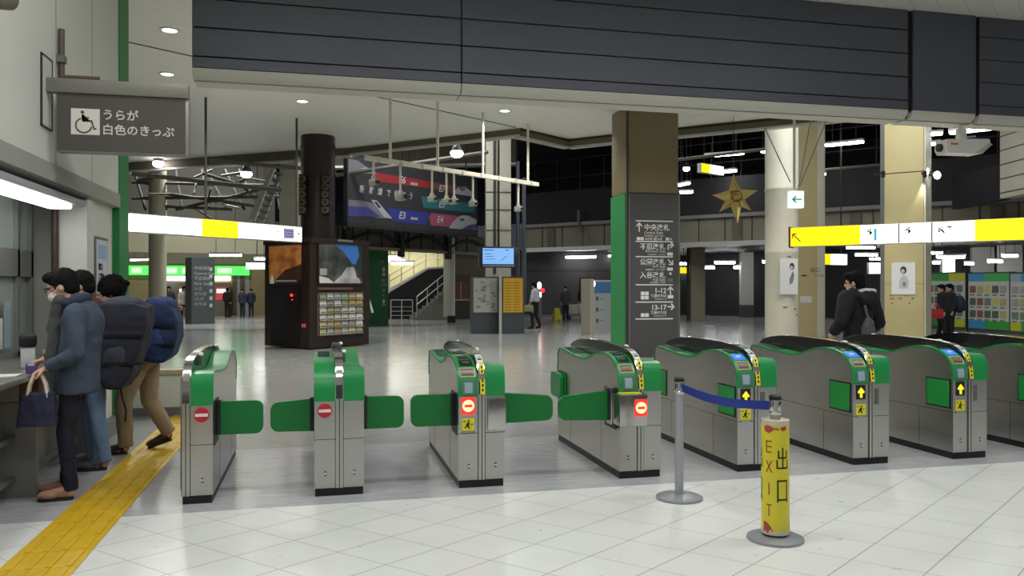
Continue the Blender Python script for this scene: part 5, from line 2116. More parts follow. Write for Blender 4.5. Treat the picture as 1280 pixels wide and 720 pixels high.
# ------------------------------------------------------------------ advertising wall on the right
def ad_board(pxa, pxb, da, db, ytop, label, hdr, seed):
    F_ = Face(pxa, da, pxb, db)
    zt_, zb_ = zat(ytop, (da + db) / 2), 0.12
    r = thing('advertising_board', label, 'board', F_.P, F_.rz, 'advertising boards')
    mb = MB()
    mb.box(-0.04, F_.len + 0.04, 0.0, 0.25, 0.0, zt_ + 0.05, M('ad_frame', (70, 74, 70), 0.4))
    mb.build('frame', r)
    H_ = zt_ - zb_
    mb = MB()
    mb.box(0, F_.len, -0.01, 0, zb_, zt_, M('ad_white', (196, 204, 190), 0.4))
    x0_ = 0
    for wd, ct_, cb_ in hdr:
        mb.box(x0_, x0_ + wd * F_.len, -0.014, -0.01, zt_ - H_ * 0.14, zt_, M('ad_%d_%d_%d' % ct_, ct_, 0.4))
        mb.box(x0_, x0_ + wd * F_.len, -0.014, -0.01, zb_, zb_ + H_ * 0.15, M('ad_%d_%d_%d' % cb_, cb_, 0.4))
        x0_ += wd * F_.len
    p_ = mb.build('panel', r)
    rnd = random.Random(seed)
    mb = MB()
    nc = max(3, int(F_.len / 0.34))
    for i in range(nc):
        for j in range(3):
            x_ = 0.06 + i * (F_.len - 0.1) / nc
            z_ = zb_ + H_ * (0.2 + 0.225 * j)
            c = rnd.choice(((150, 86, 80), (120, 130, 110), (186, 170, 120), (110, 112, 120), (170, 160, 160), (206, 196, 110), (90, 100, 90)))
            mb.box(x_, x_ + (F_.len - 0.1) / nc * 0.82, -0.016, -0.01, z_, z_ + H_ * 0.13, M('adp_%d' % c[0], c, 0.4, noise_amt=0.4, noise_scale=12))
            mb.box(x_, x_ + (F_.len - 0.1) / nc * 0.6, -0.016, -0.01, z_ - H_ * 0.05, z_ - H_ * 0.025, M('print_grey'))
    mb.build('photos', p_)


AG1, AY, AB, AW = (72, 160, 78), (196, 196, 50), (64, 150, 196), (150, 180, 190)
ad_board(1150, 1206.5, 30.3, 28.2, 342, 'green and yellow advertising board behind the pair of women', [(0.66, AG1, (60, 140, 70)), (0.34, AY, AY)], 1)
ad_board(1211, 1261.5, 28.0, 26.2, 342, 'blue and green advertising board with rows of photos at the right', [(0.42, AB, AB), (0.58, (80, 176, 90), (64, 160, 64))], 2)
ad_board(1263.5, 1310, 26.1, 24.6, 342, 'advertising board cut off at the right edge of the picture', [(0.3, AW, AY), (0.7, AB, AG1)], 3)
mb = MB()
F_ = Face(1140, 31.4, 1330, 24.6)
mb.box(-0.3, F_.len, 0.35, 0.6, 0, 2.0, M('ad_wall_grey', (120, 118, 112), 0.6, noise_amt=0.1, noise_scale=1), T=F_.T)
tag(mb.build('wall_right'), kind='structure')
for k, (px, d_) in enumerate(((1229, 35.2), (1263, 33.5))):
    p_ = W(px, d_)
    r = column_label('far_column', 'grey column seen above the advertising boards, ' + ('left of two' if k == 0 else 'at the right edge'), (p_.x, p_.y, 0), ROT_F)
    mb = MB()
    mb.box(-0.45, 0.45, -0.3, 0.3, 0, 3.25, M('col_white_grey', (188, 186, 176), 0.6, noise_amt=0.05))
    mb.build('shaft', r)
    mb = MB()
    mb.box(-0.47, 0.47, -0.32, 0.32, 0.0, 0.5, SIGNG)
    mb.build('foot', r)
# pale block building piece high at the far right
mb = MB()
F_ = Face(1250, 24, 1330, 21)
mb.box(0, F_.len, 0, 0.4, zat(246, 23.5), 8.6, CREAM, T=F_.T)
for k in range(5):
    zz = zat(240 - k * 18, 23.5)
    mb.box(0, F_.len, -0.01, 0, zz, zz + 0.03, STEEL_D, T=F_.T)
mb.box(-3.5, 0, 0.3, 0.5, zat(250, 24.5), zat(205, 24.5), DARKER, T=F_.T)
tag(mb.build('wall_upper_right'), kind='structure')

# ------------------------------------------------------------------ far columns, railing, signs on the right
for (px, ya, wd, mat_, rz_, lb) in ((871.5, 401, 0.62, M('col_beige_grey', (140, 132, 112), 0.6, noise_amt=0.08), -0.3, 'plain beige grey column far away right of the olive pillar'),
                                    (933, 396.5, 0.60, M('col_white_grey', (188, 186, 176), 0.6, noise_amt=0.05), -0.3, 'pale column with a dark grey foot left of the round column')):
    d_ = CAMH * FPX / (ya - HY)
    p_ = W(px, d_)
    r = column_label('far_column', lb, (p_.x, p_.y, 0), rz_)
    mb = MB()
    if px > 900:
        mb.box(-wd / 2, wd / 2, -0.25, 0.25, 0.62, 3.3, mat_)
        mb.box(-wd / 2 - 0.005, wd / 2 + 0.005, -0.26, 0.26, 0, 0.62, SIGNG)
    else:
        mb.box(-wd / 2, wd / 2, -0.25, 0.25, 0, 3.3, mat_)
        mb.box(-wd / 2 - 0.16, -wd / 2 - 0.06, -0.1, 0.1, 0, 3.3, DARKM)
    mb.build('shaft', r)
F_ = Face(845, 47, 960, 44)
r = tag(thing('railing', 'low pale railing across the hall between the two far columns', 'railing', F_.P, F_.rz))
mb = MB()
for zz in (0.1, 0.95, 1.0):
    mb.box(0, F_.len, -0.03, 0.03, zz, zz + 0.06, MIDG)
mb.build('rails', r)
for k in range(7):
    mb = MB()
    mb.box(k * F_.len / 6 - 0.03, k * F_.len / 6 + 0.03, -0.03, 0.03, 0, 1.05, LTMET)
    mb.build('post', r)
F_ = Face(905, 50, 926, 49.5)
mb = MB()
zt_ = zat(337, 50)
mb.box(0, F_.len, 0, 0.2, 0, zt_, M('door_grey', (70, 72, 76), 0.5), T=F_.T)
mb.box(-0.12, 0, -0.05, 0.2, 0, zt_ + 0.12, LTMET, T=F_.T)
mb.box(-0.12, F_.len, -0.05, 0.2, zt_, zt_ + 0.12, LTMET, T=F_.T)
tag(mb.build('door_1'), kind='structure')
a = at(849.5, 341.5, 36.5)
mb = MB()
mb.box(0, 0.38, 0, 0.12, 0, 0.26, LIT_Y)
mb.cyl((0.19, 0.06, 0.26), (0.19, 0.06, 3.26 - a.z), 0.02, DARKM, n=6)
tag(mb.build('yellow_sign', None, a, -YAW), 'small lit yellow sign just right of the olive pillar', 'sign')
a = at(877, 210, 31)
r = tag(thing('platform_sign', 'slanting yellow and white lit platform sign above the gold star', 'sign', a, math.radians(28)))
mb = MB()
mb.box(0, 1.45, 0, 0.2, -0.16, 0.2, LTMET)
mb.cyl((0.3, 0.1, 0.2), (0.3, 0.1, 8.6 - a.z), 0.02, DARKM, n=6)
mb.build('case', r)
mb = MB()
mb.box(0.0, 0.5, -0.02, 0, -0.15, 0.18, LIT_Y)
mb.build('yellow_face', r)
mb = MB()
mb.box(0.5, 1.44, -0.02, 0, -0.15, 0.18, LIT_W)
mb.build('white_face', r)
mb = MB()
# dark roof pipes and beams over the concourse
for (xa, ya, xb, yb, d_, rr) in ((165, 217, 352, 238, 24, 0.07), (262, 201, 420, 214, 23, 0.06), (420, 219, 610, 190, 27, 0.07),
                                 (845, 200, 960, 186, 25, 0.05), (1000, 215, 1110, 205, 27, 0.05)):
    mb.cyl(at(xa, ya, d_), at(xb, yb, d_ * 1.05), rr, M('roof_pipe', (112, 108, 94), 0.6), n=8)
tag(mb.build('trim_5'), kind='structure')
mb = MB()
rnd = random.Random(4)
RG = M('roof_grime', (84, 80, 68), 0.7, noise_amt=0.3, noise_scale=1.5)
for k in range(9):
    a, b = at(185 + k * 24 + rnd.uniform(-6, 6), 262, 30), at(178 + k * 22 + rnd.uniform(-14, 14), 212, 31)
    mb.cyl(a, b, 0.05, DARKM, n=6)
for (xa, ya, xb, yb) in ((205, 258, 290, 262), (165, 248, 350, 246), (165, 228, 350, 232), (195, 240, 320, 258), (220, 262, 330, 236)):
    mb.cyl(at(xa, ya, 30), at(xb, yb, 30), 0.06, RG, n=6)
for k in range(14):
    x_, y_ = rnd.uniform(170, 345), rnd.uniform(212, 262)
    mb.cyl(at(x_, y_, 29 + k * 0.1), at(x_ + rnd.uniform(-40, 60), y_ + rnd.uniform(-22, 22), 29.5 + k * 0.1), rnd.choice((0.03, 0.05, 0.07)), rnd.choice((DARKM, RG, M('roof_pipe'))), n=6)
tag(mb.build('trim_6'), kind='structure')
mb = MB()
F_ = Face(100, 33, 345, 36)
mb.box(0, F_.len, 0.4, 0.6, 4.0, 8.6, M('upper_wall_dark', (72, 69, 58), 0.7, noise_amt=0.4, noise_scale=0.8), T=F_.T)  # upper part of the wall in a darker mottled brown
mb.box(0, F_.len, 0.38, 0.6, 3.0, 4.0, M('upper_wall_cream', (150, 145, 118), 0.7, noise_amt=0.15, noise_scale=1.2), T=F_.T)
mb.box(0, F_.len, 0.3, 0.5, 4.0, 4.15, M('roof_pipe'), T=F_.T)
tag(mb.build('wall_upper_left'), kind='structure')
# pale wall pier and slanting stair stringer left of the kiosk column
mb = MB()
p_ = W(362, 27)
mb.box(-0.28, 0.33, -0.2, 0.2, 2.9, 8.6, CREAM, T=Matrix.Translation(p_) @ Matrix.Rotation(-YAW, 4, 'Z'))
tag(mb.build('trim_7'), kind='structure')
mb = MB()
T = Matrix.Translation(W(310, 26)) @ Matrix.Rotation(-YAW, 4, 'Z')
za, zb_ = zat(275, 26), zat(211, 26)
mb.prism([(0, za), (0.22, za), (0.85, zb_), (0.70, zb_)], 'y', 0, 0.1, LTMET, T=T)
mb.prism([(0.0, za), (0.22, za), (0.85, zb_), (0.70, zb_)], 'y', 0.9, 1.0, LTMET, T=T)
for k in range(8):
    t = (k + 0.5) / 8
    mb.box(0.1 + 0.62 * t, 0.3 + 0.62 * t, 0.1, 0.9, za + (zb_ - za) * t, za + (zb_ - za) * t + 0.03, SIGNG, T=T)
tag(mb.build('roof_stair', None), 'slanting pale steel stair flight under the dark roof left of the kiosk column', 'stair')
# mezzanine railing posts, brackets and lit pipes
r = tag(thing('mezzanine_railing', 'dark railing along the top of the mezzanine between poster and olive pillar', 'railing', o0, ROT_F))
for k in range(24):
    mb = MB()
    mb.cyl((0.6 + k * 1.3, 0.25, 6.1), (0.6 + k * 1.3, 0.25, 7.6), 0.025, DARKM, n=6)
    mb.build('post', r)
for zz in (6.7, 7.55):
    mb = MB()
    mb.box(0, 31, 0.22, 0.28, zz, zz + 0.05, DARKM)
    mb.build('rail', r)
for k, t_ in enumerate((3.4, 6.6, 13.2)):
    q_ = far_frame(0.6 + t_, 0.2)
    pts_ = [Vector((0, 0, 5.1)), Vector((0, 0, 4.3)), Vector((0.25, 0, 3.9)), Vector((0.25, 0, 3.5))]
    mb = MB()
    mb.tube(pts_, 0.06, M('roof_pipe'), n=8)
    lb = ('first from the cream cable column', 'just left of the olive pillar', 'under the gold star')[k]
    tag(mb.build('drain_pipe', None, q_, ROT_F), 'bent grey drain pipe on the mezzanine front, ' + lb, 'pipe', 'drain pipes on the mezzanine')

# ------------------------------------------------------------------ left far shops
SF = Face(120, 41, 345, 43.5)
mb = MB()
SW = M('shop_panel', (150, 132, 92), 0.6, noise_amt=0.08)
mb.box(0, SF.len, 0.1, 0.4, 0, 3.0, SW, T=SF.T)
mb.box(0, SF.len, 0.0, 0.4, 2.75, 4.4, M('shop_upper', (126, 120, 98), 0.6), T=SF.T)
for px in (290, 300):
    mb.box(SF.u(px), SF.u(px) + 0.25, 0.02, 0.1, 0, 2.3, M('shop_post', (96, 80, 56), 0.6), T=SF.T)
mb.box(SF.u(207), SF.u(237), 0.04, 0.1, 0, 2.1, M('shop_opening', (120, 116, 106), 0.6), T=SF.T)
mb.box(SF.u(293), SF.u(312), 0.04, 0.1, 0, 2.1, M('shop_grey', (150, 152, 150), 0.5), T=SF.T)
tag(mb.build('wall_shops'), kind='structure')
r = tag(thing('shop_sign', 'long green lit fascia sign over the ticket machines at the far left', 'sign', SF.world(0, 0, 0), SF.rz))
z0, z1 = zat(344, 42), zat(332.5, 42)
mb = MB()
mb.box(0, SF.u(312), -0.15, 0.0, z0, z1, LIT_G)
mb.build('fascia', r)
for (xa, xb) in ((165, 178), (207, 222), (228, 233), (272, 290)):
    mb = MB()
    mb.box(SF.u(xa), SF.u(xb), -0.16, -0.15, z0 + 0.1, z1 - 0.1, M('lit_pale_green', (200, 245, 190), 0.4, emit=0.9))
    mb.build('pale_panel', r)
mb = MB()
mb.box(SF.u(206), SF.u(288), -0.12, -0.02, z0 - 0.28, z0 - 0.05, M('shop_lit_white', (255, 255, 250), 0.4, emit=4.0))
mb.build('lit_strip', r)
for k, (xa, xb, ya, yb, col, lb) in enumerate(((223, 232, 376, 362, (150, 96, 50), 'brown ticket machine behind the two women at the far left'),
                                              (269, 288, 378, 361, (190, 70, 70), 'red and white lit ticket machine screen right of the dark sign pillar'))):
    p_ = SF.world(SF.u(xa), -0.5, 0)
    r = tag(thing('ticket_machine', lb, 'ticket machine', p_, SF.rz))
    wd = SF.u(xb) - SF.u(xa)
    mb = MB()
    mb.box(0, wd, 0, 0.5, 0, 1.75, M('machine_body', (120, 110, 92), 0.5))
    mb.build('body', r)
    mb = MB()
    mb.box(0.06, wd - 0.06, -0.02, 0, 0.85, 1.5, M('machine_%d' % k, col, 0.4, emit=0.5))
    mb.box(0.1, wd - 0.1, -0.03, -0.02, 1.2, 1.42, M('machine_white', (240, 236, 230), 0.4, emit=0.8))
    mb.build('screen', r)
# dark sign pillar at the left
F_ = Face(239.5, 33, 268.5, 33.6)
r = tag(thing('sign_pillar', 'dark grey sign pillar with white lettering far left under the yellow panel', 'sign pillar', F_.P, F_.rz))
mb = MB()
zt_ = zat(322, 33.3)
mb.box(0, F_.len, 0, 0.8, 0.0, zt_, M('pillar_dark', (70, 74, 74), 0.5))
mb.build('body', r)
mb = MB()
rows = ['中央改札', 'Central Gate', '不忍改札', 'Park Gate', '1-12', 'のりば', '13-17', 'のりば']
for k, t_ in enumerate(rows):
    mb.text(t_, 0.17, 0.10, zt_ - 0.5 - k * 0.21, -0.004, M('sign_white_dim'))
for k in range(6):
    mb.box(F_.len - 0.22, F_.len - 0.1, -0.006, 0, zt_ - 0.55 - k * 0.3, zt_ - 0.4 - k * 0.3, M('sign_white_dim'))
mb.build('lettering', r)
# round column at the left
p_ = W(197, 30)
r = column_label('round_column', 'round beige column between the green wall stripe and the dark sign pillar', (p_.x, p_.y, 0))
mb = MB()
mb.lathe([(0.31, 0), (0.31, 8.6)], M('column_tan', (188, 182, 154), 0.6), n=28)
mb.build('shaft', r)

# ------------------------------------------------------------------ small things by the far wall
F_ = Face(737, 25.6, 768, 26.2)
r = tag(thing('information_board', 'tall white and blue information board left of the olive pillar', 'board', F_.P, F_.rz))
zt_ = zat(350, 25.8)
mb = MB()
mb.box(-0.02, 0.14, -0.05, 0.4, 0, zt_ + 0.04, M('board_cream', (160, 154, 138), 0.5))
mb.box(0.14, F_.len + 0.3, 0.0, 0.3, 0, zt_, LTMET)
mb.build('frame', r)
mb = MB()
mb.box(0.2, F_.len + 0.28, -0.01, 0, 0.1, zt_ - 0.06, M('board_pale', (150, 156, 156), 0.4))
mb.box(0.2, F_.len + 0.28, -0.014, -0.01, zt_ - 0.42, zt_ - 0.06, M('board_blue', (70, 110, 160), 0.4))
for k in range(3):
    mb.box(0.26, 0.36, -0.014, -0.01, 0.4 + k * 0.35, 0.52 + k * 0.35, SIGNG)
    mb.box(0.42, 0.62, -0.014, -0.01, 0.44 + k * 0.35, 0.47 + k * 0.35, M('print_grey'))
mb.build('panel', r)
mb = MB()
mb.ell((0.16, -0.03, zt_ - 0.12), (0.05, 0.03, 0.1), M('lamp_small', (250, 250, 255), 0.4, emit=2.0), n=10)
mb.build('lamp', r)
# yellow wet floor sign
p_ = W(696, 1565 / (402 - 358))
r = tag(thing('wet_floor_sign', 'yellow folding floor sign by the dark far wall', 'floor sign', p_, 0.3))
for s_ in (-1, 1):
    mb = MB()
    mb.prism([(-0.2, 0), (-0.12, 0), (-0.08, 0.1), (0.08, 0.1), (0.12, 0), (0.2, 0), (0.11, 0.62), (-0.11, 0.62)], 'y', -0.012, 0.012, M('sign_yellow_dull', (190, 176, 40), 0.5),
             T=Matrix.Translation((0, s_ * 0.15, 0)) @ Matrix.Rotation(s_ * 0.23, 4, 'X'))
    mb.build('leaf', r)
# cart with white boxes
p_ = W(707, 37.5)
r = tag(thing('hand_cart', 'low trolley by the dark doorway of the far wall', 'cart', p_, -YAW))
mb = MB()
mb.box(0, 1.15, -0.3, 0.3, 0.22, 0.28, MIDG)
mb.build('deck', r)
for x_ in (0.12, 1.0):
    for y_ in (-0.22, 0.22):
        mb = MB()
        mb.cyl((x_, y_ - 0.03, 0.11), (x_, y_ + 0.03, 0.11), 0.11, BLACK, n=14)
        mb.build('wheel', r)
mb = MB()
mb.tube([Vector((1.12, -0.25, 0.28)), Vector((1.2, -0.25, 1.0)), Vector((1.2, 0.25, 1.0)), Vector((1.12, 0.25, 0.28))], 0.025, LTMET, n=6)
mb.build('handle', r)
for k, (x0_, x1_, zz, h_, lb) in enumerate(((0.06, 0.55, 0.28, 0.42, 'left'), (0.57, 1.05, 0.28, 0.46, 'right'))):
    mb = MB()
    mb.box(0, x1_ - x0_, -0.26, 0.26, 0, h_, M('crate_white', (196, 190, 176), 0.5), bev=0.02)
    mb.box(-0.01, x1_ - x0_ + 0.01, -0.27, 0.27, h_ - 0.08, h_ - 0.03, LTMET)
    o = mb.build('crate', None, p_ + Matrix.Rotation(-YAW, 3, 'Z') @ Vector((x0_, 0, zz)), -YAW)
    tag(o, 'white crate on the trolley by the dark doorway, the %s one' % lb, 'crate', 'crates on the trolley')
# red and white lit hydrant lamp on the wall
p_ = at(674, 368, 36)
r = tag(thing('alarm_lamp', 'glowing red and white lamp panel on the far wall behind the white-shirted man', 'lamp', p_, -YAW))
mb = MB()
mb.box(-0.12, 0.12, 0.0, 0.08, -1.15, 0.5, MIDG)
mb.build('case', r)
mb = MB()
mb.ell((0, -0.04, 0.4), (0.10, 0.06, 0.16), M('lamp_pink', (255, 235, 235), 0.4, emit=4.0), n=12)
mb.box(-0.10, 0.10, -0.03, 0, -0.12, 0.1, M('lamp_pale', (255, 240, 230), 0.4, emit=2.5))
mb.build('white_lamp', r)
mb = MB()
for s_ in (-1, 1):
    mb.ell((s_ * 0.16, -0.03, 0.18), (0.09, 0.05, 0.10), M('lamp_red', (255, 40, 50), 0.4, emit=2.0), n=10)
mb.build('red_lamp', r)
# brown box by the board
p_ = W(738, 1565 / (405 - 358))
mb = MB()
mb.box(-0.22, 0.22, -0.2, 0.2, 0, 0.36, M('box_brown', (84, 52, 40), 0.6), bev=0.015)
mb.box(-0.2, 0.2, -0.18, 0.18, 0.36, 0.38, M('box_brown2', (60, 40, 32), 0.6))
tag(mb.build('brown_box', None, p_, 0), 'small brown box on the floor left of the white information board', 'box')

# ------------------------------------------------------------------ people
SKIN = M('skin', (206, 160, 132), 0.55)
SKIN2 = M('skin_light', (214, 172, 146), 0.55)
HAIR = M('hair_black', (14, 12, 11), 0.85, spec=0.2, noise_amt=0.3, noise_scale=60)


def remesh(mb, voxel, smooth=4, disp=0.0, dsize=0.08):
    me = mb.mesh('tmp')
    o = bpy.data.objects.new('tmp', me)
    C.objects.link(o)
    m = o.modifiers.new('r', 'REMESH')
    m.mode = 'VOXEL'
    m.voxel_size = voxel
    if smooth:
        m = o.modifiers.new('s', 'SMOOTH')
        m.factor = 0.5
        m.iterations = smooth
    dg = bpy.context.evaluated_depsgraph_get()
    out = bpy.data.meshes.new_from_object(o.evaluated_get(dg))
    bpy.data.objects.remove(o)
    bpy.data.meshes.remove(me)
    if disp:
        nr = [v.normal.copy() for v in out.vertices]
        for v, n_ in zip(out.vertices, nr):
            p = v.co / dsize
            f = noise.noise(p) + 0.5 * noise.noise(p * 2.1 + Vector((3, 1, 2)))
            v.co += n_ * f * disp
    out.materials.clear()
    out.polygons.foreach_set('use_smooth', [True] * len(out.polygons))
    out.polygons.foreach_set('material_index', [0] * len(out.polygons))
    return out


def put(name, me, mat, parent):
    me.materials.append(mat)
    me.name = name
    o = bpy.data.objects.new(name, me)
    C.objects.link(o)
    o.parent = parent
    return o


def cap_(mb, a, b, ra, rb, n=14, ends=(1, 1)):
    a, b = Vector(a), Vector(b)
    mb.cyl(a, b, ra, SKIN, r1=rb, n=n)
    if ends[0]:
        mb.ell(a, ra, SKIN, n=n)
    if ends[1]:
        mb.ell(b, rb, SKIN, n=n)


def rotm(f, u):
    f = Vector(f).normalized()
    s_ = Vector(u).cross(f).normalized()
    u2 = f.cross(s_)
    return Matrix((f, s_, u2)).transposed()     # columns: forward, side, up


def hand(mb, wr, d, pn, curl, flip=1):
    # palm from the wrist along d; pn is the way the palm faces; thumb on side s*flip
    d = Vector(d).normalized()
    pn = Vector(pn)
    pn = (pn - d * pn.dot(d)).normalized()
    s_ = d.cross(pn) * flip
    R = Matrix((d, s_, pn)).transposed()
    mb.ell(wr + d * 0.048, (0.052, 0.040, 0.017), SKIN, n=14, R=R)
    for k, ln in enumerate((0.066, 0.076, 0.071, 0.055)):
        b = wr + d * 0.085 + s_ * (0.030 - 0.0205 * k)
        a = 0.25
        dirv = d
        for j, fr in enumerate((0.45, 0.3, 0.25)):
            ang = curl * (0.6 + 0.5 * j) + 0.15
            a_tot = ang * (j + 1) * 0.55
            dirv = d * math.cos(a_tot) + pn * math.sin(a_tot)
            e = b + dirv * ln * fr
            cap_(mb, b, e, 0.0092 - 0.0008 * j, 0.0086 - 0.0008 * j, n=8)
            b = e
    b = wr + d * 0.022 + s_ * 0.030
    e = b + (d * 0.55 + s_ * 0.6 + pn * 0.3).normalized() * 0.042
    cap_(mb, b, e, 0.0125, 0.0105, n=8)
    e2 = e + (d * 0.85 + s_ * 0.1 + pn * 0.5).normalized() * 0.032
    cap_(mb, e, e2, 0.0105, 0.0088, n=8)


def person(label, loc, rz, J=None, scale=1.0, voxel=0.012, top=(60, 60, 64), legs=(30, 32, 40), shoe=(30, 28, 28), hair='short', coat_len=0.0,
           curl=(0.7, 0.7), group=None, female=False, skin=SKIN, topname='jacket', hems=True, sleeve=1.0, legr=1.0, fold=0.006):
    j = dict(pelvis=(0, 0, 0.92), waist=(0, 0, 1.08), chest=(0, 0, 1.27), neck=(0.0, 0, 1.43), head=(0.035, 0, 1.565), look=(1, 0, -0.1),
             hipL=(0, 0.085, 0.90), hipR=(0, -0.085, 0.90), kneeL=(0.01, 0.09, 0.49), kneeR=(0.01, -0.09, 0.49), ankL=(-0.02, 0.09, 0.085), ankR=(-0.02, -0.09, 0.085),
             toeL=(0.15, 0.1, 0.03), toeR=(0.15, -0.1, 0.03), shL=(0, 0.175, 1.375), shR=(0, -0.175, 1.375), elL=(-0.03, 0.23, 1.10), elR=(-0.03, -0.23, 1.10),
             wrL=(0.05, 0.22, 0.87), wrR=(0.05, -0.22, 0.87), palmL=(0, -1, 0), palmR=(0, 1, 0))
    if J:
        j.update(J)
    j = {k: Vector(v) for k, v in j.items()}
    r = thing('person', label, 'person', loc, rz, group)
    r.scale = (scale, scale, scale)
    f = 0.92 if female else 1.0
    hv = max(0.0065, voxel * 0.55) if voxel < 0.02 else voxel
    # body: one continuous skin surface
    mb = MB()
    cap_(mb, j['pelvis'], j['chest'], 0.10, 0.11)
    cap_(mb, j['chest'], j['neck'], 0.09, 0.055)
    R = rotm(j['look'], (0, 0, 1))
    fw, sd, up = R.col[0], R.col[1], R.col[2]
    h = j['head']
    cap_(mb, j['neck'] - Vector((0, 0, 0.03)), h - up * 0.05 - fw * 0.015, 0.056, 0.052)
    mb.ell(h + up * 0.02 - fw * 0.01, (0.096, 0.074, 0.098), SKIN, n=20, R=R)
    mb.ell(h + fw * 0.028 - up * 0.055, (0.062, 0.054, 0.062), SKIN, n=18, R=R)
    mb.ell(h + fw * 0.062 - up * 0.092, (0.024, 0.026, 0.022), SKIN, n=12, R=R)
    mb.ell(h + fw * 0.096 - up * 0.022, (0.020, 0.014, 0.020), SKIN, n=12, R=R)
    cap_(mb, h + fw * 0.086 + up * 0.012, h + fw * 0.102 - up * 0.02, 0.010, 0.012, n=8)
    mb.ell(h + fw * 0.084 - up * 0.058, (0.012, 0.024, 0.008), SKIN, n=10, R=R)
    mb.ell(h + fw * 0.078 + up * 0.024, (0.014, 0.05, 0.010), SKIN, n=10, R=R)
    for s_ in (-1, 1):
        mb.ell(h + sd * s_ * 0.075 - fw * 0.008 - up * 0.01, (0.020, 0.010, 0.032), SKIN, n=10, R=R)
        q = 'L' if s_ > 0 else 'R'
        cap_(mb, j['chest'] + Vector((0, s_ * 0.08, 0.06)), j['sh' + q], 0.06, 0.055)
        cap_(mb, j['sh' + q], j['el' + q], 0.050, 0.040)
        cap_(mb, j['el' + q], j['wr' + q], 0.039, 0.028)
        cap_(mb, j['hip' + q], j['knee' + q], 0.078, 0.055)
        cap_(mb, j['knee' + q], j['ank' + q], 0.052, 0.038)
        cap_(mb, j['ank' + q] - Vector((0, 0, 0.03)), j['toe' + q] + Vector((0, 0, 0.005)), 0.036, 0.022)
        d = (j['wr' + q] - j['el' + q]).normalized()
        hand(mb, j['wr' + q], d, j['palm' + q], curl[0 if s_ > 0 else 1], flip=1 if s_ > 0 else -1)
    body = put('body', remesh(mb, hv, 2), skin, r)
    if voxel < 0.02:
        for s_ in (-1, 1):
            mb = MB()
            mb.ell(h + fw * 0.083 + sd * s_ * 0.030 + up * 0.006, (0.010, 0.014, 0.006), M('eye_dark', (30, 24, 22), 0.2), n=10, R=R)
            mb.build('eye', r)
    # trousers
    mb = MB()
    cap_(mb, j['pelvis'] + Vector((0, -0.06, 0.02)), j['pelvis'] + Vector((0, 0.06, 0.02)), 0.115 * f, 0.115 * f)
    cap_(mb, j['pelvis'], j['waist'], 0.125 * f, 0.115 * f)
    for q in 'LR':
        cap_(mb, j['hip' + q], j['knee' + q], 0.096 * legr, 0.071 * legr)
        a, b = j['knee' + q], j['ank' + q]
        e = b + (b - a).normalized() * 0.02
        mb.cyl(a, e, 0.071 * legr, SKIN, r1=0.056 * legr, n=16)
        mb.ell(a, 0.071 * legr, SKIN, n=14)
    put('trousers', remesh(mb, voxel, 2, fold, 0.07), M('cloth_%d_%d_%d' % legs, legs, 0.85, noise_amt=0.12, noise_scale=14), r)
    # jacket
    mb = MB()
    hem = j['pelvis'] + Vector((0, 0, 0.02 - coat_len))
    Rt = rotm(Vector((1, 0, 0)), (j['chest'] - j['pelvis']))
    mb.ell(j['chest'] + Vector((0, 0, 0.02)), (0.145 * f, 0.195 * f, 0.19), SKIN, n=18, R=Rt)
    mb.ell(j['waist'], (0.138 * f, 0.172 * f, 0.17), SKIN, n=18, R=Rt)
    # skirt of the jacket: an elliptical tube down to the hem
    vs_, fs, N = [], [], 20
    for c0, rx, ry in ((hem, 0.150 * f, 0.185 * f), (j['pelvis'] + Vector((0, 0, 0.06)), 0.150 * f, 0.185 * f), (j['waist'], 0.140 * f, 0.172 * f), (j['chest'], 0.138 * f, 0.185 * f)):
        for i in range(N):
            t = 2 * math.pi * i / N
            vs_.append(c0 + Vector((rx * math.cos(t), ry * math.sin(t), 0)))
    for k in range(3):
        for i in range(N):
            fs.append((k * N + i, k * N + (i + 1) % N, (k + 1) * N + (i + 1) % N, (k + 1) * N + i))
    fs += [tuple(range(N - 1, -1, -1)), tuple(range(3 * N, 4 * N))]
    mb.add(vs_, fs, SKIN)
    cap_(mb, j['chest'] + Vector((0, 0, 0.1)), j['neck'] + Vector((0, 0, 0.01)), 0.11 * f, 0.072)
    for q, s_ in (('L', 1), ('R', -1)):
        cap_(mb, j['chest'] + Vector((0, s_ * 0.07, 0.08)), j['sh' + q], 0.09 * f, 0.078 * f)
        cap_(mb, j['sh' + q], j['el' + q], 0.074 * sleeve, 0.060 * sleeve)
        a, b = j['el' + q], j['wr' + q]
        mb.cyl(a, a.lerp(b, 0.97), 0.059 * sleeve, SKIN, r1=0.044 * sleeve, n=16)
        mb.ell(a, 0.060 * sleeve, SKIN, n=14)
    put(topname, remesh(mb, voxel, 3, fold * 1.2, 0.09), M('cloth_%d_%d_%d' % top, top, 0.85, noise_amt=0.14, noise_scale=12), r)
    # shoes
    for q in 'LR':
        mb = MB()
        a, b = j['ank' + q], j['toe' + q]
        fd = (b - a)
        fdir = Vector((fd.x, fd.y, 0)).normalized()
        pitch = math.asin(max(-1, min(1, ((a.z - 0.055) - b.z) / 0.19)))
        fdir = (fdir * math.cos(pitch) - Vector((0, 0, 1)) * math.sin(pitch)).normalized()
        R2 = rotm(fdir, (0, 0, 1))
        u2 = R2.col[2]
        c0 = b + u2 * 0.012
        heel = c0 - fdir * 0.19
        mb.ell(c0 - fdir * 0.03, (0.085, 0.045, 0.036), SKIN, n=16, R=R2)
        mb.ell(heel + fdir * 0.045 + u2 * 0.018, (0.062, 0.037, 0.046), SKIN, n=16, R=R2)
        cap_(mb, heel + fdir * 0.04 + u2 * 0.03, c0 - fdir * 0.03 + u2 * 0.0, 0.038, 0.036)
        me = remesh(mb, max(voxel * 0.6, 0.007), 2)
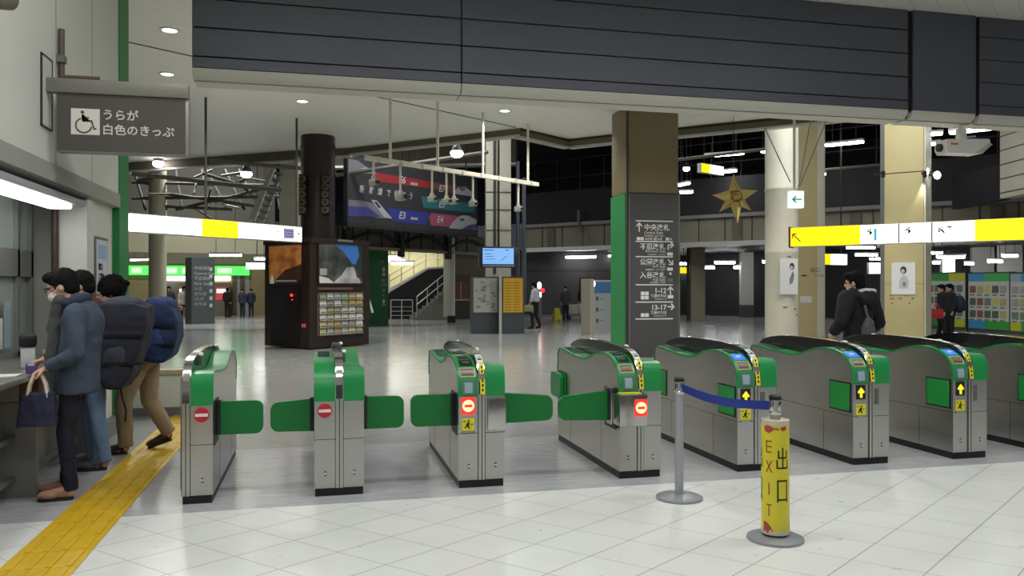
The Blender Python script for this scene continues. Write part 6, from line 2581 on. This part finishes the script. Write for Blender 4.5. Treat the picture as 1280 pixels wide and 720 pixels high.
        so = put('shoe', me, M('shoe_%d_%d_%d' % shoe, shoe, 0.5), r)
        mb = MB()
        pl = [(-0.10, -0.028), (-0.06, -0.034), (0.02, -0.036), (0.08, -0.040), (0.115, -0.022), (0.118, 0.0), (0.115, 0.022), (0.08, 0.040), (0.02, 0.036), (-0.06, 0.034), (-0.10, 0.028), (-0.112, 0)]
        T = Matrix.Translation(c0 - fdir * 0.075) @ R2.to_4x4()
        mb.prism(pl, 'z', -0.042, -0.022, M('sole_dark', (40, 36, 34), 0.6), T=T)
        mb.build('sole', so)
    # hair
    mb = MB()
    if hair == 'none':
        return r, j, R
    mb.ell(h + up * 0.038 - fw * 0.022, (0.103, 0.088, 0.098), SKIN, n=20, R=R)
    mb.ell(h - fw * 0.055 - up * 0.02, (0.062, 0.076, 0.075), SKIN, n=16, R=R)
    mb.ell(h + fw * 0.045 + up * 0.085, (0.065, 0.072, 0.042), SKIN, n=16, R=R)
    if hair == 'bushy':
        mb.ell(h + up * 0.045 - fw * 0.025, (0.122, 0.108, 0.112), SKIN, n=20, R=R)
        rnd = random.Random(9)
        for k in range(26):
            t, p = rnd.uniform(0, 2 * math.pi), rnd.uniform(0.15, 1.0)
            v = fw * (0.118 * math.sin(p * 1.5) * math.cos(t) - 0.025) + sd * 0.10 * math.sin(p * 1.5) * math.sin(t) + up * (0.045 + 0.1 * math.cos(p * 1.5))
            mb.ell(h + v, rnd.uniform(0.028, 0.038), SKIN, n=8)
    if hair == 'long':
        mb.ell(h - fw * 0.06 - up * 0.13, (0.05, 0.085, 0.16), SKIN, n=16, R=R)
        for s_ in (-1, 1):
            cap_(mb, h + sd * s_ * 0.075, h + sd * s_ * 0.075 - up * 0.16, 0.028, 0.022)
    put('hair', remesh(mb, max(0.008, voxel * 0.7), 2, 0.006 if voxel < 0.02 else 0.0, 0.025), HAIR, r)
    return r, j, R


# ---- man in the blue jacket at the counter
man1, j1_, R1 = person('person in a blue-grey jacket and dark scarf at the ticket counter holding a navy tote', W(97, 5.97), math.pi, dict(
    pelvis=(0.0, 0, 0.92), waist=(-0.01, 0, 1.07), chest=(-0.035, 0, 1.25), neck=(0.01, 0, 1.43), head=(0.105, 0, 1.55), look=(1, 0.0, -0.35),
    shL=(-0.03, 0.185, 1.355), shR=(-0.02, -0.185, 1.355), elL=(-0.06, 0.24, 1.075), elR=(0.02, -0.23, 1.08), wrL=(0.14, 0.21, 0.975), wrR=(0.27, -0.15, 1.0),
    palmL=(0, -0.2, -1), palmR=(0, 0.2, -1), kneeL=(0.06, 0.08, 0.49), ankL=(0.02, 0.09, 0.085), toeL=(0.19, 0.10, 0.03),
    hipR=(0.01, -0.085, 0.9), kneeR=(0.10, -0.10, 0.49), ankR=(0.10, -0.12, 0.085), toeR=(0.27, -0.13, 0.03)),
    voxel=0.011, top=(62, 72, 88), legs=(20, 24, 38), shoe=(176, 134, 112), hair='short', coat_len=0.17, curl=(1.5, 1.1), legr=0.86, fold=0.007)
fw, sd, up = R1.col[0], R1.col[1], R1.col[2]
h = j1_['head']
mb = MB()
n_ = j1_['neck'] + Vector((0.01, 0, 0.0))
for k in range(18):
    t = 2 * math.pi * k / 18
    mb.ell(n_ + Vector((0.075 * math.cos(t), 0.088 * math.sin(t), 0.015 + 0.02 * math.cos(t + 2.5))), (0.042, 0.042, 0.046), SKIN, n=10)
put('scarf_collar', remesh(mb, 0.011, 2, 0.006, 0.05), M('scarf_navy', (40, 46, 66), 0.9, noise_amt=0.2, noise_scale=30), man1)
mb = MB()
cap_(mb, n_ + Vector((0.09, 0.05, -0.02)), n_ + Vector((0.13, 0.06, -0.42)), 0.04, 0.055)
cap_(mb, n_ + Vector((0.08, 0.075, 0.02)), n_ + Vector((0.13, 0.03, -0.2)), 0.045, 0.05)
put('scarf_end', remesh(mb, 0.011, 2, 0.006, 0.05), M('scarf_grey', (70, 72, 70), 0.9, noise_amt=0.2, noise_scale=30), man1)
mb = MB()
mb.ell(h + fw * 0.06 - up * 0.058, (0.055, 0.058, 0.045), M('mask_white', (214, 208, 204), 0.7), n=18, R=R1)
for s_ in (-1, 1):
    mb.cyl(h + fw * 0.06 + sd * s_ * 0.056 - up * 0.04, h + sd * s_ * 0.082 - fw * 0.005 - up * 0.0, 0.003, M('mask_white'), n=6)
mk = mb.build('face_mask', man1)
mb = MB()
for s_ in (-1, 1):
    for k in range(14):
        t0, t1 = 2 * math.pi * k / 14, 2 * math.pi * (k + 1) / 14
        c0 = h + fw * 0.106 + sd * s_ * 0.034 + up * 0.004
        mb.cyl(c0 + sd * 0.026 * math.cos(t0) + up * 0.019 * math.sin(t0), c0 + sd * 0.026 * math.cos(t1) + up * 0.019 * math.sin(t1), 0.0022, BLACK, n=6)
    mb.cyl(h + fw * 0.104 + sd * s_ * 0.062 + up * 0.01, h + sd * s_ * 0.083 - fw * 0.005 + up * 0.005, 0.0025, BLACK, n=6)
mb.cyl(h + fw * 0.108 - sd * 0.01 + up * 0.006, h + fw * 0.108 + sd * 0.01 + up * 0.006, 0.0025, BLACK, n=6)
mb.build('glasses', man1)
# what he holds: a purple purse in the near hand, a card on the ledge; the tote
M1 = Matrix.Translation(man1.location) @ Matrix.Rotation(math.pi, 4, 'Z')
wp = M1 @ (j1_['wrL'] + Vector((0.085, -0.01, -0.035)))
mb = MB()
mb.box(-0.035, 0.035, -0.022, 0.022, -0.03, 0.05, M('purse_purple', (88, 52, 120), 0.5), bev=0.014)
mb.box(-0.02, 0.02, -0.025, 0.025, 0.03, 0.045, LTMET)
tag(mb.build('purse', None, wp + Vector((-0.02, 0, 0.02)), 0.2), 'small purple purse in the hand of the man at the ticket counter', 'purse')
tp_ = M1 @ (j1_['wrL'] + Vector((0.06, 0.0, -0.02)))
bag = thing('tote_bag', 'navy tote bag with white handles in a hand at the ticket counter', 'bag', (tp_.x, tp_.y, 0.565), 0.08)
mb = MB()
vs_ = [(-0.125, -0.06, 0), (0.125, -0.06, 0), (0.125, 0.06, 0), (-0.125, 0.06, 0), (-0.105, -0.035, 0.235), (0.105, -0.035, 0.235), (0.105, 0.035, 0.235), (-0.105, 0.035, 0.235)]
mb.add(vs_, [(0, 3, 2, 1), (0, 1, 5, 4), (1, 2, 6, 5), (2, 3, 7, 6), (3, 0, 4, 7), (4, 5, 6, 7)], SKIN)
put('bag_body', remesh(mb, 0.010, 3, 0.005, 0.08), M('tote_navy', (30, 34, 58), 0.8, noise_amt=0.15, noise_scale=30), bag)
for y_ in (-0.028, 0.028):
    mb = MB()
    pts_ = [Vector((-0.065, y_, 0.20)), Vector((-0.05, y_ * 0.8, 0.29)), Vector((-0.022, y_ * 0.4, 0.365)), Vector((0.0, y_ * 0.3, 0.385)), Vector((0.022, y_ * 0.4, 0.365)), Vector((0.05, y_ * 0.8, 0.29)), Vector((0.065, y_, 0.20))]
    mb.tube(pts_, 0.011, M('handle_white', (206, 200, 186), 0.7), n=8)
    mb.build('handle', bag)
mb = MB()
mb.box(-0.10, 0.10, -0.08, 0.08, 0.0, 0.004, M('paper_cream', (222, 214, 190), 0.6), T=Matrix.Rotation(0.3, 4, 'Z'))
mb.box(-0.06, 0.12, -0.05, 0.07, 0.004, 0.007, M('paper_white', (230, 228, 220), 0.6))
tag(mb.build('paper_sheets', None, (-2.17, 6.35, 0.92), 0), 'pale paper sheets on the ticket counter ledge by his hand', 'paper')
mb = MB()
mb.box(-0.05, 0.05, -0.05, 0.05, 0.0, 0.16, M('device_white', (196, 200, 200), 0.5), bev=0.01)
mb.box(-0.06, 0.06, -0.07, 0.05, 0.16, 0.26, BLACK, bev=0.02, T=Matrix.Rotation(0.0, 4, 'X'))
tag(mb.build('card_terminal', None, (-2.2, 7.0, 0.92), 0.3), 'small black and white terminal on the ticket counter in front of the man in blue', 'terminal')


# ---- backpacks
def backpack(label, loc, rz, outline, wid, col, col2, name='backpack'):
    r = thing(name, label, 'backpack', loc, rz, 'backpacks worn at the ticket counter')
    mb = MB()
    mb.prism(outline, 'y', -wid / 2, wid / 2, SKIN)
    xs = [p[0] for p in outline]
    zs = [p[1] for p in outline]
    me = remesh(mb, 0.016, 9, 0.014, 0.13)
    put('pack_body', me, M('pack_%d_%d_%d' % col, col, 0.75, noise_amt=0.25, noise_scale=8), r)
    xm, zt_ = max(xs), max(zs)
    x0_ = min(xs)
    mb = MB()
    mb.ell(((x0_ + xm) / 2 - 0.0, 0, zt_ - 0.035), ((xm - x0_) * 0.42, wid * 0.46, 0.085), SKIN, n=18)
    put('top_lid', remesh(mb, 0.014, 3, 0.008, 0.06), M('pack_%d_%d_%d' % col2, col2, 0.75, noise_amt=0.2, noise_scale=9), r)
    mb = MB()
    mb.ell((0.0 + (x0_ + xm) / 2 - 0.03, -wid * 0.42, (min(zs) + zt_) / 2 - 0.1), (0.12, 0.05, 0.17), SKIN, n=16)
    put('side_pocket', remesh(mb, 0.014, 3, 0.006, 0.06), M('pack_%d_%d_%d' % col2, col2, 0.75), r)
    for k in (0.3, 0.62):
        mb = MB()
        zz = min(zs) + (zt_ - min(zs)) * k
        mb.box(x0_ + 0.08, xm - 0.02, -wid / 2 - 0.016, -wid / 2 - 0.010, zz - 0.012, zz + 0.012, BLACK)
        mb.build('compression_strap', r)
    return r


# ---- second person: jeans, big dark pack
P2L = W(122, 6.9)
man2, j2_, R2_ = person('person in blue jeans behind the man in blue, carrying a large dark backpack', P2L, math.pi, dict(
    pelvis=(0.0, 0, 0.92), waist=(0.01, 0, 1.07), chest=(0.04, 0, 1.25), neck=(0.08, 0, 1.42), head=(0.135, 0, 1.555), look=(1, 0.05, -0.3),
    shL=(0.05, 0.175, 1.36), shR=(0.05, -0.175, 1.36), elL=(0.06, 0.22, 1.09), elR=(0.06, -0.22, 1.09), wrL=(0.27, 0.17, 1.02), wrR=(0.27, -0.17, 1.02),
    kneeL=(-0.02, 0.09, 0.49), ankL=(-0.08, 0.09, 0.085), toeL=(0.09, 0.10, 0.03), kneeR=(0.09, -0.09, 0.49), ankR=(0.06, -0.09, 0.085), toeR=(0.23, -0.1, 0.03)),
    voxel=0.012, top=(74, 34, 38), legs=(104, 128, 158), shoe=(70, 72, 80), hair='short', coat_len=0.02, legr=0.92)
backpack('large dark navy hiking backpack on the person in blue jeans', W(154, 6.9), 0,
         [(-0.10, 0.70), (0.02, 0.69), (0.10, 0.80), (0.17, 1.02), (0.22, 1.26), (0.21, 1.38), (0.10, 1.42), (-0.10, 1.42), (-0.18, 1.38), (-0.2, 1.2), (-0.18, 0.85)], 0.42, (30, 34, 48), (50, 54, 68))
mb = MB()
mb.tube([Vector((0, 0, 0)), Vector((0.02, 0, -0.12)), Vector((0.05, -0.01, -0.22)), Vector((0.04, 0.0, -0.32))], 0.008, BLACK, n=6)
tag(mb.build('loose_strap', None, W(150, 6.85, 0.72), 0), 'loose black strap dangling below the large dark navy backpack', 'strap')

# ---- third person: walking, beige trousers, blue pack
man3, j3_, R3_ = person('person in beige trousers walking behind the others, with a bright blue backpack', W(180, 7.6), math.pi, dict(
    pelvis=(0.0, 0, 0.90), waist=(0.05, 0, 1.05), chest=(0.13, 0, 1.22), neck=(0.2, 0, 1.37), head=(0.28, 0, 1.49), look=(1, 0, -0.2),
    shL=(0.13, 0.18, 1.32), shR=(0.13, -0.18, 1.32), elL=(0.10, 0.23, 1.07), elR=(0.10, -0.22, 1.07), wrL=(0.22, 0.2, 0.88), wrR=(0.22, -0.16, 0.90),
    hipL=(0.02, 0.085, 0.88), kneeL=(0.16, 0.09, 0.49), ankL=(0.14, 0.09, 0.085), toeL=(0.31, 0.10, 0.03),
    hipR=(-0.02, -0.085, 0.88), kneeR=(-0.03, -0.09, 0.47), ankR=(-0.20, -0.09, 0.16), toeR=(-0.05, -0.1, 0.045)),
    voxel=0.012, top=(40, 44, 56), legs=(152, 132, 102), shoe=(58, 40, 36), hair='bushy', coat_len=0.0, legr=1.12)
backpack('bright blue rounded backpack on the person in beige trousers', W(200, 7.6), 0,
         [(-0.13, 0.87), (0.06, 0.84), (0.14, 0.92), (0.18, 1.08), (0.18, 1.25), (0.12, 1.38), (0.0, 1.41), (-0.12, 1.39), (-0.17, 1.25), (-0.16, 1.0)], 0.40, (20, 42, 78), (26, 56, 104))

# ---- man in black beyond the gates
man4, j4_, R4_ = person('person in a black hooded jacket seen from behind just beyond the gates', W(1073, 9.45), math.radians(104), dict(
    head=(0.04, 0.02, 1.545), look=(1, 0.5, -0.12), elL=(-0.02, 0.30, 1.10), wrL=(0.14, 0.24, 0.98), elR=(-0.02, -0.31, 1.09), wrR=(0.14, -0.26, 0.94), shL=(0, 0.19, 1.37), shR=(0, -0.19, 1.37)),
    scale=1.03, voxel=0.013, top=(22, 22, 25), legs=(30, 30, 34), coat_len=0.16, sleeve=1.35, skin=SKIN2)
n_ = j4_['neck']
mb = MB()
for k in range(18):
    t = 2 * math.pi * k / 18
    mb.ell(n_ + Vector((0.085 * math.cos(t) - 0.03, 0.11 * math.sin(t), -0.01 - 0.03 * math.cos(t) * -1)), (0.045, 0.045, 0.05), SKIN, n=10)
mb.ell(n_ + Vector((-0.14, 0, -0.06)), (0.06, 0.15, 0.10), SKIN, n=14)
put('hood', remesh(mb, 0.012, 3, 0.006, 0.06), M('cloth_22_22_25', (22, 22, 25), 0.85), man4)
mb = MB()
mb.ell(n_ + Vector((-0.10, -0.03, 0.02)), (0.075, 0.13, 0.035), SKIN, n=16)
put('hood_lining', remesh(mb, 0.012, 2, 0.008, 0.04), M('lining_grey', (186, 186, 188), 0.8, noise_amt=0.15, noise_scale=30), man4)
M4 = Matrix.Translation(man4.location) @ Matrix.Rotation(math.radians(104), 4, 'Z')
bp_ = M4 @ Vector((-0.21, 0.09, 1.05))
sb = thing('shoulder_bag', 'grey soft bag hanging behind the left arm of the man in black', 'bag', bp_, math.radians(20))
mb = MB()
mb.ell((0, 0, -0.02), (0.10, 0.07, 0.17), SKIN, n=16)
put('bag_body', remesh(mb, 0.013, 2, 0.008, 0.07), M('bag_grey', (82, 84, 90), 0.8), sb)
mb = MB()
mb.tube([Vector((0, 0, 0.12)), Vector((0.0, 0.03, 0.22)), Vector((0.03, 0.08, 0.33))], 0.016, M('bag_grey'), n=8)
mb.build('strap', sb)

# ---- far people
LEFTW = math.pi - YAW
person('person in a long black coat, front one of the pair at the advertising boards', W(1178, 22.6), LEFTW, dict(ankL=(-0.08, .09, .085), toeL=(.09, .1, .03), ankR=(.1, -.09, .085), toeR=(.27, -.1, .03)),
       scale=0.95, voxel=0.024, top=(26, 26, 32), legs=(24, 24, 28), coat_len=0.35, female=True, fold=0.004)
wmn, _, _ = person('person in dark blue-grey clothes, rear one of the pair at the advertising boards', W(1188, 23), LEFTW, None, scale=0.96, voxel=0.024, top=(34, 36, 46), legs=(28, 28, 32), coat_len=0.2, female=True, fold=0.004)
r = thing('backpack', 'dark navy backpack on the rear woman at the advertising boards', 'backpack', W(1197.5, 22.9, 1.0), LEFTW)
mb = MB()
mb.ell((-0.04, 0, 0.05), (0.15, 0.18, 0.26), SKIN, n=16)
put('pack_body', remesh(mb, 0.02, 2), M('pack_navy', (40, 46, 66), 0.8), r)
mb = MB()
mb.ell((-0.15, 0, -0.02), (0.06, 0.13, 0.14), SKIN, n=12)
put('front_pocket', remesh(mb, 0.02, 2), M('pack_navy2', (54, 58, 74), 0.8), r)
r = thing('handbag', 'red shopping bag carried by the front woman at the advertising boards', 'bag', W(1171, 22.4, 0.66), LEFTW)
mb = MB()
mb.box(-0.16, 0.16, -0.06, 0.06, 0, 0.26, M('bag_red', (190, 46, 50), 0.6), bev=0.02)
mb.build('bag_body', r)
mb = MB()
mb.tube([Vector((-0.08, 0, 0.25)), Vector((-0.04, 0, 0.38)), Vector((0.04, 0, 0.38)), Vector((0.08, 0, 0.25))], 0.012, M('bag_red'), n=6)
mb.build('handle', r)
W7 = W(669, 29.5)
m7, _, _ = person('man in a white shirt and black trousers walking past the yellow timetable board', W7, math.radians(140), dict(
    kneeL=(0.08, 0.09, 0.49), ankL=(0.06, 0.09, 0.085), toeL=(0.22, 0.1, 0.03), kneeR=(0.0, -0.09, 0.49), ankR=(-0.16, -0.09, 0.12), toeR=(0.0, -0.1, 0.03), wrL=(0.12, 0.25, 0.86), elL=(0.02, 0.26, 1.1)),
    voxel=0.022, top=(196, 198, 204), legs=(24, 24, 28), topname='shirt', coat_len=-0.06, legr=1.02, fold=0.004)
M7 = Matrix.Translation(W7) @ Matrix.Rotation(math.radians(140), 4, 'Z')
r = thing('shoulder_bag', 'beige and black bag hanging at the side of the man in a white shirt', 'bag', M7 @ Vector((0.1, 0.33, 0.58)), math.radians(140))
mb = MB()
mb.box(-0.18, 0.18, -0.07, 0.07, 0.0, 0.3, M('bag_beige', (150, 136, 110), 0.7), bev=0.05)
mb.box(-0.16, 0.16, -0.075, 0.075, -0.03, 0.08, BLACK, bev=0.03)
mb.build('bag_body', r)
mb = MB()
mb.tube([Vector((-0.1, 0, 0.28)), Vector((-0.04, -0.03, 0.40)), Vector((0.04, -0.03, 0.40)), Vector((0.1, 0, 0.28))], 0.014, BLACK, n=6)
mb.build('handle', r)
person('person in a grey coat standing left of the trolley by the dark far wall', W(707, 36.6), math.radians(-120), None, scale=0.92, voxel=0.026, top=(70, 70, 74), legs=(24, 24, 26), coat_len=0.2, fold=0.004)
person('person in black at the dark doorway right of the trolley', W(729, 38.5), math.radians(-100), None, scale=0.95, voxel=0.026, top=(18, 18, 20), legs=(18, 18, 20), coat_len=0.1, fold=0.004)
person('woman with dark hair in black, standing just right of the round beige column', W(211, 33), math.radians(-80), None, scale=0.92, voxel=0.026, top=(34, 32, 34), legs=(40, 40, 44), hair='long', female=True, fold=0.004)
person('woman in a pale beige jacket and black tights left of the dark sign pillar', W(230, 34), math.radians(-70), None, scale=0.92, voxel=0.026, top=(190, 176, 158), legs=(24, 22, 24), hair='long', coat_len=0.1, female=True, legr=0.8, fold=0.004)
person('man in black standing at the red ticket machine screen right of the dark sign pillar', W(284, 40.5), math.radians(60), None, scale=0.88, voxel=0.028, top=(22, 22, 24), legs=(22, 22, 26), fold=0.004)
person('person in dark grey at the far doorway, left one of two beside the kiosk', W(303, 40.8), math.radians(-100), None, scale=0.84, voxel=0.028, top=(56, 60, 68), legs=(50, 52, 60), coat_len=0.15, fold=0.004)
person('person in dark blue-grey at the far doorway, right one of two beside the kiosk', W(314, 41), math.radians(-100), None, scale=0.84, voxel=0.028, top=(44, 48, 60), legs=(40, 42, 50), coat_len=0.15, fold=0.004)
